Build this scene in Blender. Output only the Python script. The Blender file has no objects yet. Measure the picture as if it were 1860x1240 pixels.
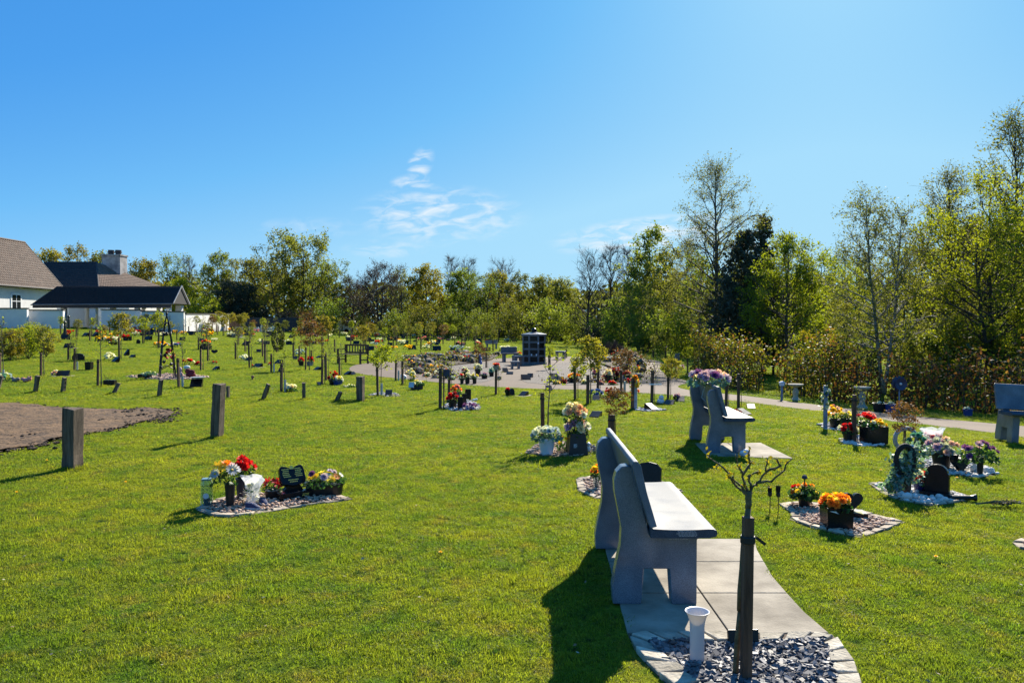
import bpy, bmesh, math, random
import numpy as np
from mathutils import Vector, Matrix, Quaternion
from mathutils.geometry import delaunay_2d_cdt, tessellate_polygon

SC = bpy.context.scene
COL = SC.collection
R = math.radians
random.seed(7)

# ------------------------------------------------------------------ camera
F_PX, CX, CY, HORIZON, EYE = 1390.0, 930.0, 620.0, 590.0, 1.7
PITCH = math.atan((CY - HORIZON) / F_PX)
cam_d = bpy.data.cameras.new('camera')
cam_d.sensor_width = 36.0
cam_d.lens = F_PX / 1860.0 * 36.0
cam_d.clip_start = 0.05
cam_d.clip_end = 3000.0
cam = bpy.data.objects.new('camera', cam_d)
COL.objects.link(cam)
cam.location = (0, 0, EYE)
cam.rotation_euler = (math.pi / 2 - PITCH, 0, 0)
SC.camera = cam

# ------------------------------------------------------------------ light
SUN_EL, SUN_AZ = R(33.0), R(22.5)          # azimuth measured from +Y towards +X
sun_vec = Vector((math.sin(SUN_AZ) * math.cos(SUN_EL), math.cos(SUN_AZ) * math.cos(SUN_EL), math.sin(SUN_EL)))
SC.view_settings.view_transform = 'Standard'
SC.view_settings.look = 'None'
SC.view_settings.gamma = 1.0
SC.view_settings.exposure = 1.25   # as EXPO below
SC.cycles.use_denoising = True
SC.cycles.max_bounces = 8
SC.cycles.transparent_max_bounces = 8
SC.cycles.transmission_bounces = 6
SC.cycles.diffuse_bounces = 4
SC.cycles.caustics_reflective = False
SC.cycles.caustics_refractive = False
SC.cycles.sample_clamp_indirect = 6.0

W = bpy.data.worlds.new('World')
SC.world = W
W.use_nodes = True
wt = W.node_tree
wn, wl = wt.nodes, wt.links
for n in list(wn):
    wn.remove(n)
def wnode(t, **kw):
    n = wn.new(t)
    for k, v in kw.items():
        setattr(n, k, v)
    return n
w_out = wnode('ShaderNodeOutputWorld')
w_bg = wnode('ShaderNodeBackground')
w_bg.inputs['Strength'].default_value = 0.1
w_sky = wnode('ShaderNodeTexSky', sky_type='NISHITA', sun_disc=False, sun_elevation=SUN_EL, sun_rotation=SUN_AZ,
              altitude=50.0, air_density=1.0, dust_density=0.35, ozone_density=2.2)
# the camera's rendering of that sky: its brightness keyed to the photograph's range of blues
EXPO = 1.25
w_bw = wnode('ShaderNodeRGBToBW')
wl.new(w_sky.outputs[0], w_bw.inputs[0])
w_mr = wnode('ShaderNodeMapRange')
w_mr.inputs['From Min'].default_value = 2.5
w_mr.inputs['From Max'].default_value = 13.5
wl.new(w_bw.outputs[0], w_mr.inputs['Value'])
w_rp = wnode('ShaderNodeValToRGB')
_e = w_rp.color_ramp.elements
_e[0].position, _e[0].color = 0.0, (0.054, 0.290, 0.780, 1)
_e[1].position, _e[1].color = 1.0, (0.46, 0.78, 0.98, 1)
for _p, _c in ((0.10, (0.080, 0.360, 0.860, 1)), (0.26, (0.170, 0.520, 0.945, 1)), (0.52, (0.39, 0.73, 0.99, 1))):
    _x = _e.new(_p); _x.color = _c
wl.new(w_mr.outputs[0], w_rp.inputs[0])
w_hsv = wnode('ShaderNodeMixRGB', blend_type='MULTIPLY')
w_hsv.inputs[0].default_value = 1.0
_k = 1.0 / (0.1 * 2 ** EXPO)
w_hsv.inputs[2].default_value = (_k, _k, _k, 1)
wl.new(w_rp.outputs[0], w_hsv.inputs[1])
# thin cirrus: noise over the sky direction, kept low in the sky to the north
def wmath(op, a, b=None, c=None):
    n = wnode('ShaderNodeMath', operation=op)
    for i, v in enumerate((a, b, c)):
        if v is None:
            continue
        if isinstance(v, (int, float)):
            n.inputs[i].default_value = v
        else:
            wl.new(v, n.inputs[i])
    return n.outputs[0]
w_tc = wnode('ShaderNodeTexCoord')
w_sep = wnode('ShaderNodeSeparateXYZ')
wl.new(w_tc.outputs['Generated'], w_sep.inputs[0])
sx, sy, sz = w_sep.outputs
ysafe = wmath('MAXIMUM', sy, 0.05)
cu = wmath('DIVIDE', sx, ysafe)
cv = wmath('DIVIDE', sz, ysafe)
def cloud_mask(u0, v0, ru, rv, slant):
    a = wmath('DIVIDE', wmath('SUBTRACT', cu, u0), ru)
    b = wmath('DIVIDE', wmath('SUBTRACT', wmath('SUBTRACT', cv, v0), wmath('MULTIPLY', wmath('SUBTRACT', cu, u0), slant)), rv)
    d = wmath('ADD', wmath('MULTIPLY', a, a), wmath('MULTIPLY', b, b))
    m = wnode('ShaderNodeMapRange', interpolation_type='SMOOTHSTEP')
    wl.new(d, m.inputs['Value'])
    m.inputs['From Min'].default_value = 0.0
    m.inputs['From Max'].default_value = 1.0
    m.inputs['To Min'].default_value = 1.0
    m.inputs['To Max'].default_value = 0.0
    return m.outputs[0]
def uv(px, py):
    return (px - CX) / F_PX, (HORIZON - py) / F_PX
masks = []
for (px, py, rx, ry, sl) in ((800, 392, 175, 62, 0.0), (764, 300, 30, 34, 0.5), (750, 334, 46, 20, 0.0), (1180, 426, 200, 38, 0.10), (560, 415, 130, 24, 0.0), (700, 452, 90, 20, 0.0)):
    u0, v0 = uv(px, py)
    masks.append(cloud_mask(u0, v0, rx / F_PX, ry / F_PX, sl))
mk = masks[0]
for i, m in enumerate(masks[1:]):
    mm = m if i < 2 else wmath('MULTIPLY', m, (0, 0, 1.5, 0.3, 0.6)[i])
    mk = wmath('MAXIMUM', mk, mm)
w_cmb = wnode('ShaderNodeCombineXYZ')
wl.new(wmath('ADD', wmath('MULTIPLY', cu, 16.0), wmath('MULTIPLY', cv, -9.0)), w_cmb.inputs[0])
wl.new(wmath('MULTIPLY', cv, 46.0), w_cmb.inputs[1])
w_no = wnode('ShaderNodeTexNoise')
w_no.inputs['Scale'].default_value = 1.9
w_no.inputs['Detail'].default_value = 7.0
w_no.inputs['Roughness'].default_value = 0.55
w_no.inputs['Distortion'].default_value = 0.6
wl.new(w_cmb.outputs[0], w_no.inputs['Vector'])
w_cr = wnode('ShaderNodeMapRange')
w_cr.inputs['From Min'].default_value = 0.42
w_cr.inputs['From Max'].default_value = 0.72
wl.new(w_no.outputs[0], w_cr.inputs['Value'])
w_fac = wmath('MULTIPLY', wmath('MULTIPLY', w_cr.outputs[0], mk), 0.85)
w_mix = wnode('ShaderNodeMixRGB')
w_mix.inputs[2].default_value = (3.7, 4.0, 4.2, 1)
wl.new(w_fac, w_mix.inputs[0])
wl.new(w_hsv.outputs[0], w_mix.inputs[1])
wl.new(w_mix.outputs[0], w_bg.inputs['Color'])
wl.new(w_bg.outputs[0], w_out.inputs[0])

sun_d = bpy.data.lights.new('sun', 'SUN')
sun_d.energy = 5.0
sun_d.angle = R(0.53)
sun_d.color = (1.0, 0.92, 0.78)
sun = bpy.data.objects.new('sun', sun_d)
COL.objects.link(sun)
sun.rotation_euler = (-sun_vec).to_track_quat('-Z', 'Y').to_euler()
sun.location = sun_vec * 60

# ------------------------------------------------------------------ terrain and pixel helpers
def S01(t):
    t = np.clip(t, 0.0, 1.0)
    return t * t * (3 - 2 * t)
def zf(x, y):
    x = np.asarray(x, float); y = np.asarray(y, float)
    z = -0.25 * S01((y - 12) / 26) * S01((x + 14) / 18)
    z = z - 0.40 * S01((x - 2.5) / 9) * S01((y - 5) / 14)
    z = z + 1.45 * S01((-x - 7) / 42) * S01((y - 16) / 58)
    return z
def zg(x, y):
    return float(zf(x, y))
COS_P, SIN_P = math.cos(PITCH), math.sin(PITCH)
def ray(px, py):
    a, b = (px - CX) / F_PX, -(py - CY) / F_PX
    return Vector((a, COS_P + b * SIN_P, -SIN_P + b * COS_P))
def G(px, py, off=0.0):
    """the point of the ground under a pixel"""
    d = ray(px, py)
    t, st = 1.0, 0.25
    while t < 400:
        if EYE + d.z * t <= zg(d.x * t, d.y * t):
            break
        t += st
        st = max(0.25, t * 0.03)
    lo, hi = t - st * 1.5, t
    for _ in range(24):
        m = (lo + hi) / 2
        if EYE + d.z * m <= zg(d.x * m, d.y * m):
            hi = m
        else:
            lo = m
    x, y = d.x * hi, d.y * hi
    return Vector((x, y, zg(x, y) + off))
def at(px, py, Y):
    """the point on a pixel's ray at distance Y ahead"""
    d = ray(px, py)
    t = Y / d.y
    return Vector((d.x * t, Y, EYE + d.z * t))
def msz(npx, Y):
    return npx * Y / F_PX

# ------------------------------------------------------------------ mesh builder
class MB:
    def __init__(self):
        self.v, self.f, self.m = [], [], []
    def add(self, vs, fs, mi=0):
        o = len(self.v)
        self.v.extend([tuple(p) for p in vs])
        self.f.extend([tuple(i + o for i in q) for q in fs])
        self.m.extend([mi] * len(fs))
    def box(self, c, s, mi=0, rot=None, taper=1.0):
        hx, hy, hz = s[0] / 2, s[1] / 2, s[2] / 2
        vs = []
        for z, k in ((-hz, 1.0), (hz, taper)):
            for x, y in ((-hx, -hy), (hx, -hy), (hx, hy), (-hx, hy)):
                p = Vector((x * k, y * k, z))
                if rot is not None:
                    p = rot @ p
                vs.append(p + Vector(c))
        self.add(vs, [(0, 3, 2, 1), (4, 5, 6, 7), (0, 1, 5, 4), (1, 2, 6, 5), (2, 3, 7, 6), (3, 0, 4, 7)], mi)
    def tube(self, pts, rad, n=6, mi=0, cap=True):
        pts = [Vector(p) for p in pts]
        if isinstance(rad, (int, float)):
            rad = [rad] * len(pts)
        vs, fs = [], []
        up = Vector((0.13, 0.21, 0.97))
        for i, p in enumerate(pts):
            d = (pts[min(i + 1, len(pts) - 1)] - pts[max(i - 1, 0)])
            if d.length < 1e-9:
                d = Vector((0, 0, 1))
            d.normalize()
            a = d.cross(up)
            if a.length < 0.05:
                a = d.cross(Vector((1, 0, 0)))
            a.normalize()
            b = d.cross(a)
            for k in range(n):
                t = 2 * math.pi * k / n
                vs.append(p + (a * math.cos(t) + b * math.sin(t)) * rad[i])
        for i in range(len(pts) - 1):
            for k in range(n):
                k2 = (k + 1) % n
                fs.append((i * n + k, i * n + k2, (i + 1) * n + k2, (i + 1) * n + k))
        if cap:
            fs.append(tuple(range(n - 1, -1, -1)))
            fs.append(tuple((len(pts) - 1) * n + k for k in range(n)))
        self.add(vs, fs, mi)
    def lathe(self, prof, c=(0, 0, 0), n=16, mi=0, sx=1.0, sy=1.0, rot=None, close=True):
        vs, fs = [], []
        c = Vector(c)
        for r, z in prof:
            for k in range(n):
                t = 2 * math.pi * k / n
                p = Vector((r * math.cos(t) * sx, r * math.sin(t) * sy, z))
                if rot is not None:
                    p = rot @ p
                vs.append(p + c)
        for i in range(len(prof) - 1):
            for k in range(n):
                k2 = (k + 1) % n
                fs.append((i * n + k, i * n + k2, (i + 1) * n + k2, (i + 1) * n + k))
        if close:
            fs.append(tuple(range(n - 1, -1, -1)))
            fs.append(tuple((len(prof) - 1) * n + k for k in range(n)))
        self.add(vs, fs, mi)
    def prism(self, poly, a, b, mi=0):
        """extrude a polygon (list of 3-D points) along a vector from offset a to offset b"""
        n = len(poly)
        a, b = Vector(a), Vector(b)
        vs = [Vector(p) + a for p in poly] + [Vector(p) + b for p in poly]
        fs = [tuple(range(n - 1, -1, -1)), tuple(range(n, 2 * n))]
        for i in range(n):
            j = (i + 1) % n
            fs.append((i, j, n + j, n + i))
        self.add(vs, fs, mi)
    def blob(self, c, s, rng, mi=0, jag=0.25, rot=None, sub=1):
        vs, fs = ICO[sub]
        out = []
        for p in vs:
            k = 1 + rng.uniform(-jag, jag)
            q = Vector((p[0] * s[0] * k, p[1] * s[1] * k, p[2] * s[2] * k))
            if rot is not None:
                q = rot @ q
            out.append(q + Vector(c))
        self.add(out, fs, mi)
    def xf(self, M):
        self.v = [tuple(M @ Vector(p)) for p in self.v]
        return self
    def mesh(self, name, mats, smooth=False, fix=False):
        me = bpy.data.meshes.new(name)
        me.from_pydata(self.v, [], self.f)
        for m in (mats if isinstance(mats, (list, tuple)) else [mats]):
            me.materials.append(m)
        if len(me.materials) > 1:
            me.polygons.foreach_set('material_index', self.m)
        if smooth:
            me.polygons.foreach_set('use_smooth', [True] * len(me.polygons))
        if fix:
            bm = bmesh.new(); bm.from_mesh(me)
            bmesh.ops.recalc_face_normals(bm, faces=bm.faces)
            bm.to_mesh(me); bm.free()
        me.update()
        return me

ICO = []
for sub in (1, 2):
    bm = bmesh.new()
    bmesh.ops.create_icosphere(bm, subdivisions=sub, radius=1.0)
    bm.verts.ensure_lookup_table()
    ICO.append(([tuple(v.co) for v in bm.verts], [tuple(v.index for v in f.verts) for f in bm.faces]))
    bm.free()
ICO = [ICO[0], ICO[0], ICO[1]]

def tag(o, label=None, cat=None, group=None, kind=None):
    if label: o['label'] = label
    if cat: o['category'] = cat
    if group: o['group'] = group
    if kind: o['kind'] = kind
    return o
def T(name, label, cat, loc=(0, 0, 0), rz=0.0, group=None, scale=1.0):
    o = bpy.data.objects.new(name, None)
    o.empty_display_size = 0.1
    COL.objects.link(o)
    o.location = loc
    o.rotation_euler = (0, 0, rz)
    o.scale = (scale,) * 3
    return tag(o, label, cat, group)
def OBJ(name, me, parent=None, loc=(0, 0, 0), rot=(0, 0, 0), scale=None):
    o = bpy.data.objects.new(name, me)
    COL.objects.link(o)
    o.location = loc
    o.rotation_euler = rot
    if scale is not None:
        o.scale = scale if isinstance(scale, (tuple, list)) else (scale,) * 3
    if parent is not None:
        o.parent = parent
    return o
def P(name, mb, mats, parent=None, loc=(0, 0, 0), rot=(0, 0, 0), smooth=False, bevel=0.0, fix=False, scale=None):
    o = OBJ(name, mb.mesh(name, mats, smooth, fix), parent, loc, rot, scale)
    if bevel:
        b = o.modifiers.new('bevel', 'BEVEL')
        b.width = bevel
        b.segments = 2
        b.limit_method = 'ANGLE'
        b.angle_limit = R(35)
    return o
def copy_tree(o, parent=None):
    c = o.copy()
    COL.objects.link(c)
    if parent is not None:
        c.parent = parent
    for ch in list(o.children):
        copy_tree(ch, c)
    return c

# ------------------------------------------------------------------ materials
def new_mat(name):
    m = bpy.data.materials.new(name)
    m.use_nodes = True
    nt = m.node_tree
    return m, nt.nodes, nt.links, nt.nodes['Principled BSDF']
def rgba(c):
    return (c[0], c[1], c[2], 1.0)
MC = {}
def pm(name, col, rough=0.6, var=0.2, scale=6.0, bump=0.0, bscale=30.0, metal=0.0, spec=0.4, col2=None, detail=4.0, stretch=None, bdist=0.02, objv=0.0):
    """a procedural surface: two-tone noise over object space, fine relief on top"""
    if name in MC:
        return MC[name]
    m, N, L, B = new_mat(name)
    tc = N.new('ShaderNodeTexCoord')
    src = tc.outputs['Object']
    if stretch:
        mp = N.new('ShaderNodeMapping')
        mp.inputs['Scale'].default_value = stretch
        L.new(src, mp.inputs[0])
        src = mp.outputs[0]
    no = N.new('ShaderNodeTexNoise')
    no.inputs['Scale'].default_value = scale
    no.inputs['Detail'].default_value = detail
    no.inputs['Roughness'].default_value = 0.6
    L.new(src, no.inputs['Vector'])
    rp = N.new('ShaderNodeValToRGB')
    rp.color_ramp.elements[0].position = 0.32
    rp.color_ramp.elements[1].position = 0.68
    rp.color_ramp.elements[0].color = rgba([max(0, c * (1 - var)) for c in col])
    rp.color_ramp.elements[1].color = rgba(col2 if col2 else [min(1, c * (1 + var)) for c in col])
    L.new(no.outputs[0], rp.inputs[0])
    src_c = rp.outputs[0]
    if objv:
        oi = N.new('ShaderNodeObjectInfo')
        mo = N.new('ShaderNodeMapRange')
        mo.inputs['To Min'].default_value = 1 - objv
        mo.inputs['To Max'].default_value = 1 + objv
        L.new(oi.outputs['Random'], mo.inputs[0])
        mm = N.new('ShaderNodeMixRGB'); mm.blend_type = 'MULTIPLY'; mm.inputs[0].default_value = 1.0
        L.new(src_c, mm.inputs[1]); L.new(mo.outputs[0], mm.inputs[2])
        src_c = mm.outputs[0]
    L.new(src_c, B.inputs['Base Color'])
    B.inputs['Roughness'].default_value = rough
    B.inputs['Metallic'].default_value = metal
    B.inputs['Specular IOR Level'].default_value = spec
    if bump:
        n2 = N.new('ShaderNodeTexNoise')
        n2.inputs['Scale'].default_value = bscale
        n2.inputs['Detail'].default_value = 5.0
        L.new(src, n2.inputs['Vector'])
        bp = N.new('ShaderNodeBump')
        bp.inputs['Strength'].default_value = bump
        bp.inputs['Distance'].default_value = bdist
        L.new(n2.outputs[0], bp.inputs['Height'])
        L.new(bp.outputs[0], B.inputs['Normal'])
    MC[name] = m
    return m
def island_mat(name, cols, rough=0.7, trans=0.0, spec=0.3, pos=None, objvar=0.0, tint=(1, 1, 1)):
    """every separate leaf, petal or pebble takes its own shade"""
    if name in MC:
        return MC[name]
    m, N, L, B = new_mat(name)
    g = N.new('ShaderNodeNewGeometry')
    rp = N.new('ShaderNodeValToRGB')
    cr = rp.color_ramp
    while len(cr.elements) < len(cols):
        cr.elements.new(0.5)
    for i, c in enumerate(cols):
        cr.elements[i].position = pos[i] if pos else i / max(1, len(cols) - 1)
        cr.elements[i].color = rgba(c)
    L.new(g.outputs['Random Per Island'], rp.inputs[0])
    src = rp.outputs[0]
    if objvar:
        oi = N.new('ShaderNodeObjectInfo')
        hs = N.new('ShaderNodeHueSaturation')
        mr = N.new('ShaderNodeMapRange')
        mr.inputs['To Min'].default_value = 1 - objvar
        mr.inputs['To Max'].default_value = 1 + objvar
        L.new(oi.outputs['Random'], mr.inputs[0])
        L.new(mr.outputs[0], hs.inputs['Value'])
        mr2 = N.new('ShaderNodeMapRange')
        mr2.inputs['To Min'].default_value = 0.5 - objvar * 0.06
        mr2.inputs['To Max'].default_value = 0.5 + objvar * 0.06
        wn_ = N.new('ShaderNodeTexWhiteNoise'); wn_.noise_dimensions = '1D'
        L.new(oi.outputs['Random'], wn_.inputs['W'])
        L.new(wn_.outputs['Value'], mr2.inputs[0])
        L.new(mr2.outputs[0], hs.inputs['Hue'])
        L.new(src, hs.inputs['Color'])
        src = hs.outputs[0]
    L.new(src, B.inputs['Base Color'])
    B.inputs['Roughness'].default_value = rough
    B.inputs['Specular IOR Level'].default_value = spec
    if trans:
        tr = N.new('ShaderNodeBsdfTranslucent')
        mu = N.new('ShaderNodeMixRGB'); mu.blend_type = 'MULTIPLY'
        mu.inputs[0].default_value = 1.0
        mu.inputs[2].default_value = (1.55, 1.5, 0.65, 1) if trans < 1 else (1, 1, 1, 1)
        L.new(src, mu.inputs[1])
        L.new(mu.outputs[0], tr.inputs['Color'])
        mx = N.new('ShaderNodeMixShader')
        mx.inputs[0].default_value = min(trans, 0.9)
        L.new(B.outputs[0], mx.inputs[1])
        L.new(tr.outputs[0], mx.inputs[2])
        L.new(mx.outputs[0], N['Material Output'].inputs['Surface'])
    MC[name] = m
    return m

# the lawn's colour, shared by the turf sheet and the blades that stand on it
def lawn_group():
    g = bpy.data.node_groups.new('lawn_colour', 'ShaderNodeTree')
    g.interface.new_socket('Color', in_out='OUTPUT', socket_type='NodeSocketColor')
    N, L = g.nodes, g.links
    geo = N.new('ShaderNodeNewGeometry')
    out = N.new('NodeGroupOutput')
    def noise(s, d=4, ro=0.6):
        n = N.new('ShaderNodeTexNoise')
        n.inputs['Scale'].default_value = s
        n.inputs['Detail'].default_value = d
        n.inputs['Roughness'].default_value = ro
        L.new(geo.outputs['Position'], n.inputs['Vector'])
        return n.outputs[0]
    def ramp(src, a, b):
        r = N.new('ShaderNodeMapRange')
        r.inputs['From Min'].default_value = a
        r.inputs['From Max'].default_value = b
        L.new(src, r.inputs['Value'])
        return r.outputs[0]
    def mix(f, a, b):
        m = N.new('ShaderNodeMixRGB')
        L.new(f, m.inputs[0])
        for i, c in ((1, a), (2, b)):
            if isinstance(c, tuple):
                m.inputs[i].default_value = rgba(c)
            else:
                L.new(c, m.inputs[i])
        return m.outputs[0]
    c = mix(ramp(noise(0.38, 4, 0.7), 0.38, 0.64), (0.117, 0.167, 0.018), (0.197, 0.220, 0.020))
    c = mix(ramp(noise(2.3, 4), 0.46, 0.74), c, (0.067, 0.136, 0.017))
    c = mix(ramp(noise(3.7, 4, 0.7), 0.53, 0.74), c, (0.192, 0.163, 0.038))
    c = mix(ramp(noise(1.1, 5, 0.75), 0.56, 0.76), c, (0.226, 0.230, 0.026))
    c = mix(ramp(noise(8.0, 3, 0.7), 0.55, 0.70), c, (0.033, 0.070, 0.016))
    c = mix(ramp(noise(22.0, 2, 0.7), 0.62, 0.80), c, (0.222, 0.194, 0.055))
    L.new(c, out.inputs[0])
    return g
LAWN = lawn_group()
def lawn_mat():
    m, N, L, B = new_mat('lawn_turf')
    gn = N.new('ShaderNodeGroup'); gn.node_tree = LAWN
    geo = N.new('ShaderNodeNewGeometry')
    n = N.new('ShaderNodeTexNoise')
    n.inputs['Scale'].default_value = 26.0
    n.inputs['Detail'].default_value = 6.0
    n.inputs['Roughness'].default_value = 0.75
    L.new(geo.outputs['Position'], n.inputs['Vector'])
    mr = N.new('ShaderNodeMapRange')
    mr.inputs['From Min'].default_value = 0.36
    mr.inputs['From Max'].default_value = 0.64
    mr.inputs['To Min'].default_value = 0.7
    mr.inputs['To Max'].default_value = 1.35
    L.new(n.outputs[0], mr.inputs[0])
    mu = N.new('ShaderNodeMixRGB'); mu.blend_type = 'MULTIPLY'
    mu.inputs[0].default_value = 1.0
    L.new(gn.outputs[0], mu.inputs[1]); L.new(mr.outputs[0], mu.inputs[2])
    L.new(mu.outputs[0], B.inputs['Base Color'])
    B.inputs['Roughness'].default_value = 1.0
    B.inputs['Specular IOR Level'].default_value = 0.0
    bp = N.new('ShaderNodeBump')
    bp.inputs['Strength'].default_value = 0.9
    bp.inputs['Distance'].default_value = 0.06
    L.new(n.outputs[0], bp.inputs['Height'])
    L.new(bp.outputs[0], B.inputs['Normal'])
    tr = N.new('ShaderNodeBsdfTranslucent')
    return m
M_LAWN = lawn_mat()
def blade_mat():
    m, N, L, B = new_mat('grass_blade')
    gn = N.new('ShaderNodeGroup'); gn.node_tree = LAWN
    g = N.new('ShaderNodeNewGeometry')
    mr = N.new('ShaderNodeMapRange')
    mr.inputs['To Min'].default_value = 0.60
    mr.inputs['To Max'].default_value = 1.55
    L.new(g.outputs['Random Per Island'], mr.inputs[0])
    mu = N.new('ShaderNodeMixRGB'); mu.blend_type = 'MULTIPLY'
    mu.inputs[0].default_value = 1.0
    L.new(gn.outputs[0], mu.inputs[1]); L.new(mr.outputs[0], mu.inputs[2])
    L.new(mu.outputs[0], B.inputs['Base Color'])
    B.inputs['Roughness'].default_value = 0.55
    B.inputs['Specular IOR Level'].default_value = 0.25
    tr = N.new('ShaderNodeBsdfTranslucent')
    mu2 = N.new('ShaderNodeMixRGB'); mu2.blend_type = 'MULTIPLY'
    mu2.inputs[0].default_value = 1.0
    mu2.inputs[2].default_value = (1.6, 1.55, 0.7, 1)
    L.new(mu.outputs[0], mu2.inputs[1])
    L.new(mu2.outputs[0], tr.inputs['Color'])
    mx = N.new('ShaderNodeMixShader'); mx.inputs[0].default_value = 0.58
    L.new(B.outputs[0], mx.inputs[1]); L.new(tr.outputs[0], mx.inputs[2])
    L.new(mx.outputs[0], N['Material Output'].inputs['Surface'])
    return m
M_BLADE = blade_mat()

M_BARK = pm('bark_dark', (0.055, 0.042, 0.030), 0.9, 0.4, 9, 0.5, 40)
M_BARKG = pm('bark_grey', (0.085, 0.075, 0.060), 0.9, 0.4, 9, 0.5, 40)
M_BIRCH = pm('bark_birch', (0.10, 0.085, 0.07), 0.8, 0.5, 6, 0.3, 30, col2=(0.34, 0.31, 0.27), stretch=(1, 1, 3))
M_STAKE = pm('stake_wood', (0.078, 0.034, 0.018), 0.75, 0.45, 5, 0.4, 50, stretch=(6, 6, 0.6), col2=(0.150, 0.080, 0.044))
M_POST = pm('post_wood', (0.085, 0.052, 0.028), 0.85, 0.45, 4, 0.6, 40, stretch=(8, 8, 0.7), col2=(0.185, 0.135, 0.090))
M_SOIL = pm('bare_soil', (0.078, 0.042, 0.017), 0.95, 0.35, 3.5, 1.0, 14, col2=(0.155, 0.088, 0.038), bdist=0.05)
M_CLOD = pm('dark_clod', (0.034, 0.020, 0.011), 0.95, 0.4, 9, 0.8, 25, col2=(0.070, 0.042, 0.022))
M_PATH = pm('path_tarmac', (0.098, 0.066, 0.043), 0.9, 0.18, 1.2, 0.5, 90, bdist=0.01)  # tarmac colour darkened to stand in for shade from the trees
M_GRAVEL = pm('grey_gravel', (0.115, 0.096, 0.080), 0.9, 0.4, 14, 0.9, 60, bdist=0.03)

FEET = []        # where posts and stakes enter the turf
EXCL = []        # outlines of beds and hard ground where no grass grows
# ================================================================== the ground
def sheet(name, poly, res, off, mat, kind='structure', label=None, excl=True, zfun=None):
    """a sheet that follows the ground inside an outline"""
    xs = [p[0] for p in poly]; ys = [p[1] for p in poly]
    rng = random.Random(3)
    n = len(poly)
    vs = []
    for i in range(n):
        a, b = Vector(poly[i][:2]), Vector(poly[(i + 1) % n][:2])
        k = max(1, int((b - a).length / res))
        for j in range(k):
            vs.append(a.lerp(b, j / k))
    nb = len(vs)
    edges = [(i, (i + 1) % nb) for i in range(nb)]
    out = [tuple(v) for v in vs]
    x = min(xs) + res / 2
    while x < max(xs):
        y = min(ys) + res / 2
        while y < max(ys):
            if inside(x, y, out):
                vs.append(Vector((x + rng.uniform(-.2, .2) * res, y + rng.uniform(-.2, .2) * res)))
            y += res
        x += res
    r = delaunay_2d_cdt(vs, edges, [], 1, 1e-4)
    mb = MB()
    mb.add([(p[0], p[1], zg(p[0], p[1]) + (off if zfun is None else off + zfun(p[0], p[1]))) for p in r[0]], [tuple(f) for f in r[2]])
    for i, f in enumerate(mb.f):
        a, b, c = (Vector(mb.v[k]) for k in f[:3])
        if (b - a).cross(c - a).z < 0:
            mb.f[i] = tuple(reversed(f))
    o = P(name, mb, mat, smooth=True)
    if kind: o['kind'] = kind
    if label: o['label'] = label
    if excl: EXCL.append(out)
    return o
def inside(x, y, poly):
    c = False
    n = len(poly)
    j = n - 1
    for i in range(n):
        xi, yi = poly[i][0], poly[i][1]
        xj, yj = poly[j][0], poly[j][1]
        if (yi > y) != (yj > y) and x < (xj - xi) * (y - yi) / (yj - yi) + xi:
            c = not c
        j = i
    return c
def smooth_poly(pts, it=2):
    pts = [Vector(p[:2]) for p in pts]
    for _ in range(it):
        q = []
        for i in range(len(pts)):
            a, b = pts[i], pts[(i + 1) % len(pts)]
            q += [a.lerp(b, .25), a.lerp(b, .75)]
        pts = q
    return [(p.x, p.y) for p in pts]

def ground():
    u = np.linspace(-1, 1, 171)
    xs = np.sinh(u * 5.2) / np.sinh(5.2) * 900
    v = np.linspace(0, 1, 191)
    ys = -12 + np.sinh(v * 5.0) / np.sinh(5.0) * 1400
    X, Y = np.meshgrid(xs, ys)
    Z = zf(X, Y)
    mb = MB()
    mb.v = list(zip(X.ravel().tolist(), Y.ravel().tolist(), Z.ravel().tolist()))
    w = len(xs)
    mb.f = [(j * w + i, j * w + i + 1, (j + 1) * w + i + 1, (j + 1) * w + i) for j in range(len(ys) - 1) for i in range(w - 1)]
    mb.m = [0] * len(mb.f)
    o = P('lawn', mb, M_LAWN, smooth=True)
    o['kind'] = 'structure'
    o['label'] = 'mown lawn of the memorial garden'
ground()

path_px = [(632, 668), (650, 661), (700, 656), (800, 654), (900, 651), (1000, 648), (1080, 648), (1160, 651), (1196, 655), (1209, 661), (1196, 667), (1202, 675), (1222, 685), (1258, 694), (1222, 702), (1262, 711), (1340, 717), (1450, 731), (1600, 749), (1790, 768), (1930, 779), (1930, 806), (1790, 783), (1600, 763), (1480, 745), (1300, 724), (1200, 716), (1060, 708), (900, 704), (760, 691), (690, 684), (640, 677)]
path_w = [G(*p) for p in path_px]
sheet('path', smooth_poly(path_w, 2), 0.9, 0.006, M_PATH, label='curving tarmac path round the central memorial circle')
# the gravel inside the circle, either side of the paved way to the columbarium
sheet('gravel_ground', smooth_poly([G(*p) for p in [(795, 672), (812, 664), (850, 660), (900, 658), (930, 661), (912, 672), (905, 682), (890, 692), (868, 696), (830, 690)]], 1), 0.7, 0.012, M_GRAVEL, label='pale grey gravel left of the columbarium')
sheet('gravel_ground', smooth_poly([G(*p) for p in [(944, 694), (958, 684), (985, 672), (1010, 660), (1060, 655), (1130, 656), (1166, 663), (1172, 680), (1165, 692), (1120, 699), (1060, 700), (1000, 699)]], 1), 0.7, 0.012, M_GRAVEL, label='pale grey gravel before the right rockery')

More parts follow.
